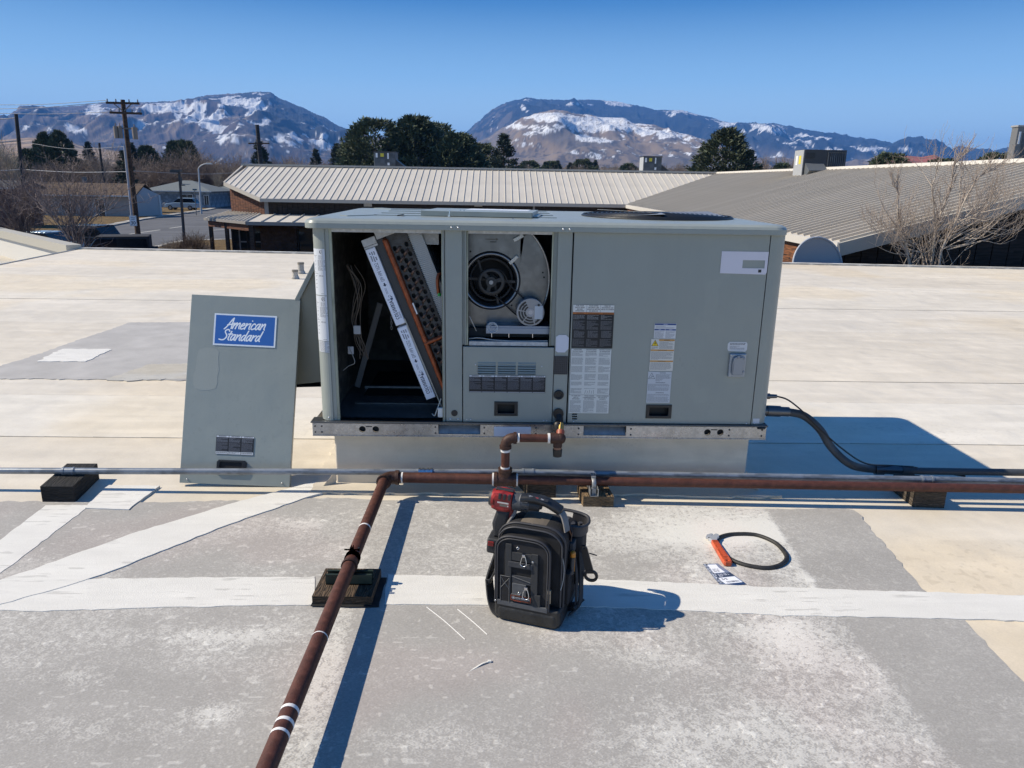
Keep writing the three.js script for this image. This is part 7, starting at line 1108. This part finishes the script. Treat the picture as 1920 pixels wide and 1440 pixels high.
// near bare tree at right, between our roof and the wing
{
  const T = new Twigs(), K = new Twigs(), r = rng(91), z = 16.2, pt = (x, y, dz = 0) => at(x, y, z + dz);
  const o = thing('bare_tree', 'large pale leafless tree in front of the right roof wing', 'tree', v3(0, 0, 0));
  function limb(pts, r0, lev, den, tw = T) {
    const cv = new THREE.CatmullRomCurve3(pts), L = cv.getLength(), n = Math.max(6, Math.round(L / .12)); let a = cv.getPoint(0);
    for (let k = 1; k <= n; k++) {
      const t = k / n, b = cv.getPoint(t), d = cv.getTangent(t); (lev ? K : T).seg(a, b, Math.max(.003, .72 * r0 * (1 - (t - 1 / n) * .85)), Math.max(.0026, .72 * r0 * (1 - t * .85)), 6); a = b;
      if (k > 2 && r() < den) { const s = v3(r() - .5, .1 + .6 * r(), (r() - .5) * .8).normalize(), e = d.clone().multiplyScalar(.7).addScaledVector(s, .9).normalize(); grow(T, r, b.clone(), e, (.30 + .55 * r()) * (1.15 - .6 * t), Math.max(.0034, r0 * .2), 2, { up: .22, bend: .45, spread: .8, short: .42, min: .0026, first: 3, kids: (l, q) => (q() < .8 ? 1 : 0) }); }
    }
  }
  const g0 = (x, dz) => { const p = pt(x, 505, dz); return [v3(p.x + .1, GY, p.z), v3(p.x + .03, -1.5, p.z), p]; };
  limb([...g0(1706, 0), pt(1700, 470), pt(1694, 440), pt(1683, 400), pt(1684, 360, .2), pt(1672, 345, .2)], .055, 1, .75);
  limb([pt(1694, 440), pt(1676, 418, -.2), pt(1655, 385, -.3), pt(1638, 340, -.3)], .024, 1, .75);
  limb([...g0(1745, .3), pt(1750, 470, .3), pt(1755, 430, .3), pt(1766, 395, .3), pt(1783, 350, .4), pt(1790, 310, .4), pt(1812, 285, .5)], .058, 1, .75);
  limb([pt(1755, 430, .3), pt(1752, 395, .1), pt(1748, 350, 0), pt(1758, 322, 0), pt(1766, 300, 0)], .03, 1, .75);
  limb([...g0(1760, -.2), pt(1765, 470, -.2), pt(1790, 420, -.2), pt(1812, 370, -.3), pt(1838, 330, -.3), pt(1864, 318, -.3)], .05, 1, .8);
  limb([pt(1790, 420, -.2), pt(1800, 380, .2), pt(1800, 340, .3), pt(1806, 318, .3), pt(1780, 292, .3)], .026, 1, .75);
  limb([pt(1748, 350, 0), pt(1728, 320, .2), pt(1712, 300, .2)], .018, 1, .5);
  for (let k = 0; k < 26; k++) { const y0 = 470 - 60 * r(), x0 = 1752 + 60 * r(), dz = (r() - .5) * 1.2, x1 = 1850 + 120 * r(), y1 = y0 - 20 - 90 * r(); limb([pt(x0, y0, 0), pt(lerp(x0, x1, .35), y0 - 8 - 14 * r(), dz * .5), pt(lerp(x0, x1, .7), lerp(y0, y1, .55), dz), pt(x1, y1, dz)], .014 + .01 * r(), 1, .42); }
  for (let k = 0; k < 16; k++) { const y0 = 490 - 60 * r(), x0 = 1700 + 30 * r(), dz = (r() - .5) * 1.2, x1 = 1600 + 90 * r(), y1 = y0 - 10 - 60 * r(); limb([pt(x0, y0, 0), pt(lerp(x0, x1, .4), y0 - 16 * r(), dz * .6), pt(x1, y1, dz)], .010 + .006 * r(), 1, .4); }
  for (let k = 0; k < 14; k++) { const x0 = 1690 + 100 * r(), x1 = x0 + 180 * (r() - .4); limb([pt(x0, 498, .1), pt(lerp(x0, x1, .5), 470 - 20 * r(), (r() - .5)), pt(x1, 440 - 30 * r(), (r() - .5) * 1.4)], .010, 1, .4); }
  const bm = M(.42, .36, .30, .85), tm = M(.33, .27, .225, .85);
  const tk = new THREE.Mesh(K.geo(), bm); tk.name = 'trunk'; const tw = new THREE.Mesh(T.geo(), tm); tw.name = 'twigs'; for (const m of [tk, tw]) { m.castShadow = m.receiveShadow = true; o.add(m); }
}
// nearer bare trees at left, over the parked cars
{
  function nearTree(label, px, py, dist, seed, stems, m1, m2) {
    const T = new Twigs(), K = new Twigs(), r = rng(seed), o = thing('bare_tree', label, 'tree', v3(0, 0, 0)), p0 = at(px, py, dist);
    for (const [x, y, dz, rad] of stems) { const e = at(x, y, dist + dz), c = new THREE.CatmullRomCurve3([v3(p0.x, GY, p0.z), v3(p0.x + .1, -1.6, p0.z), p0.clone().lerp(e, .4).add(v3(.2 * (r() - .5), .3, .2 * (r() - .5))), e]); let a = c.getPoint(0);
      for (let k = 1; k <= 26; k++) { const t = k / 26, b = c.getPoint(t), d = c.getTangent(t); K.seg(a, b, rad * (1 - t * .7), rad * (1 - (t + .04) * .7), 6); a = b; if (k > 6) for (let j = 0; j < 1 + k % 2; j++) grow(T, r, b.clone(), d.clone().multiplyScalar(.5).add(v3(r() - .5, .5 * r(), r() - .5)).normalize(), .5 + .8 * r(), .012, 2, { up: .08, bend: .5, spread: 1, short: .45, min: .0065, first: 3, kids: (l, q) => (q() < .7 ? 1 : 0) }); } }
    const a = new THREE.Mesh(K.geo(), m1), b = new THREE.Mesh(T.geo(), m2); a.name = 'trunk'; b.name = 'twigs'; for (const m of [a, b]) { m.castShadow = m.receiveShadow = true; o.add(m); }
  }
  const d1 = M(.20, .165, .15, .9), d2 = M(.21, .165, .155, .9);
  nearTree('dense twiggy bare tree at the left edge in front of the houses', 40, 450, 30, 5, [[-20, 370, 0, .06], [20, 362, .5, .06], [48, 366, -.5, .05], [75, 378, .3, .06], [100, 392, -.3, .05], [10, 395, .8, .05], [-60, 390, .2, .05], [60, 400, -.8, .05]], d1, d2);
  nearTree('bare tree with long leaning limb beside the black jeep', 140, 466, 27, 8, [[214, 388, -.3, .045], [128, 380, .2, .05], [160, 396, .6, .035], [85, 398, .2, .045]], M(.26, .23, .21, .9), d2);
  const B = (label, x, y, dist, rad, m, n, seed) => { const T = new Twigs(), r = rng(seed), p = at(x, y, dist), o = thing('dry_shrub', label, 'shrub', v3(p.x, GY + .1, p.z)); for (let k = 0; k < n; k++) { const d = v3(r() - .5, .15 + r() * .8, r() - .5).normalize(); grow(T, r, v3(0, .02, 0), d, rad * (1.1 + .5 * r()), .012, 1, { up: .1, bend: .5, spread: .9, short: .4, min: .006, first: 3, kids: (l, q) => 2 }); } const q = new THREE.Mesh(T.geo(), m); q.name = 'stems'; q.castShadow = q.receiveShadow = true; o.add(q); };
  const sh = M(.16, .115, .085, .95), sh2 = M(.26, .20, .14, .95);
  B('round brown dry shrub right of the dark lamp post', 363, 470, 46, .72, sh, 190, 3); B('low straw coloured shrub left of the dark lamp post', 322, 474, 45.5, .5, sh2, 110, 4); B('low dry shrub touching the dark lamp post base', 338, 472, 46.5, .45, sh, 90, 6); B('small pale dry shrub right under the round one', 356, 478, 44.5, .35, sh2, 70, 7);
}
renderer.render(scene, camera);
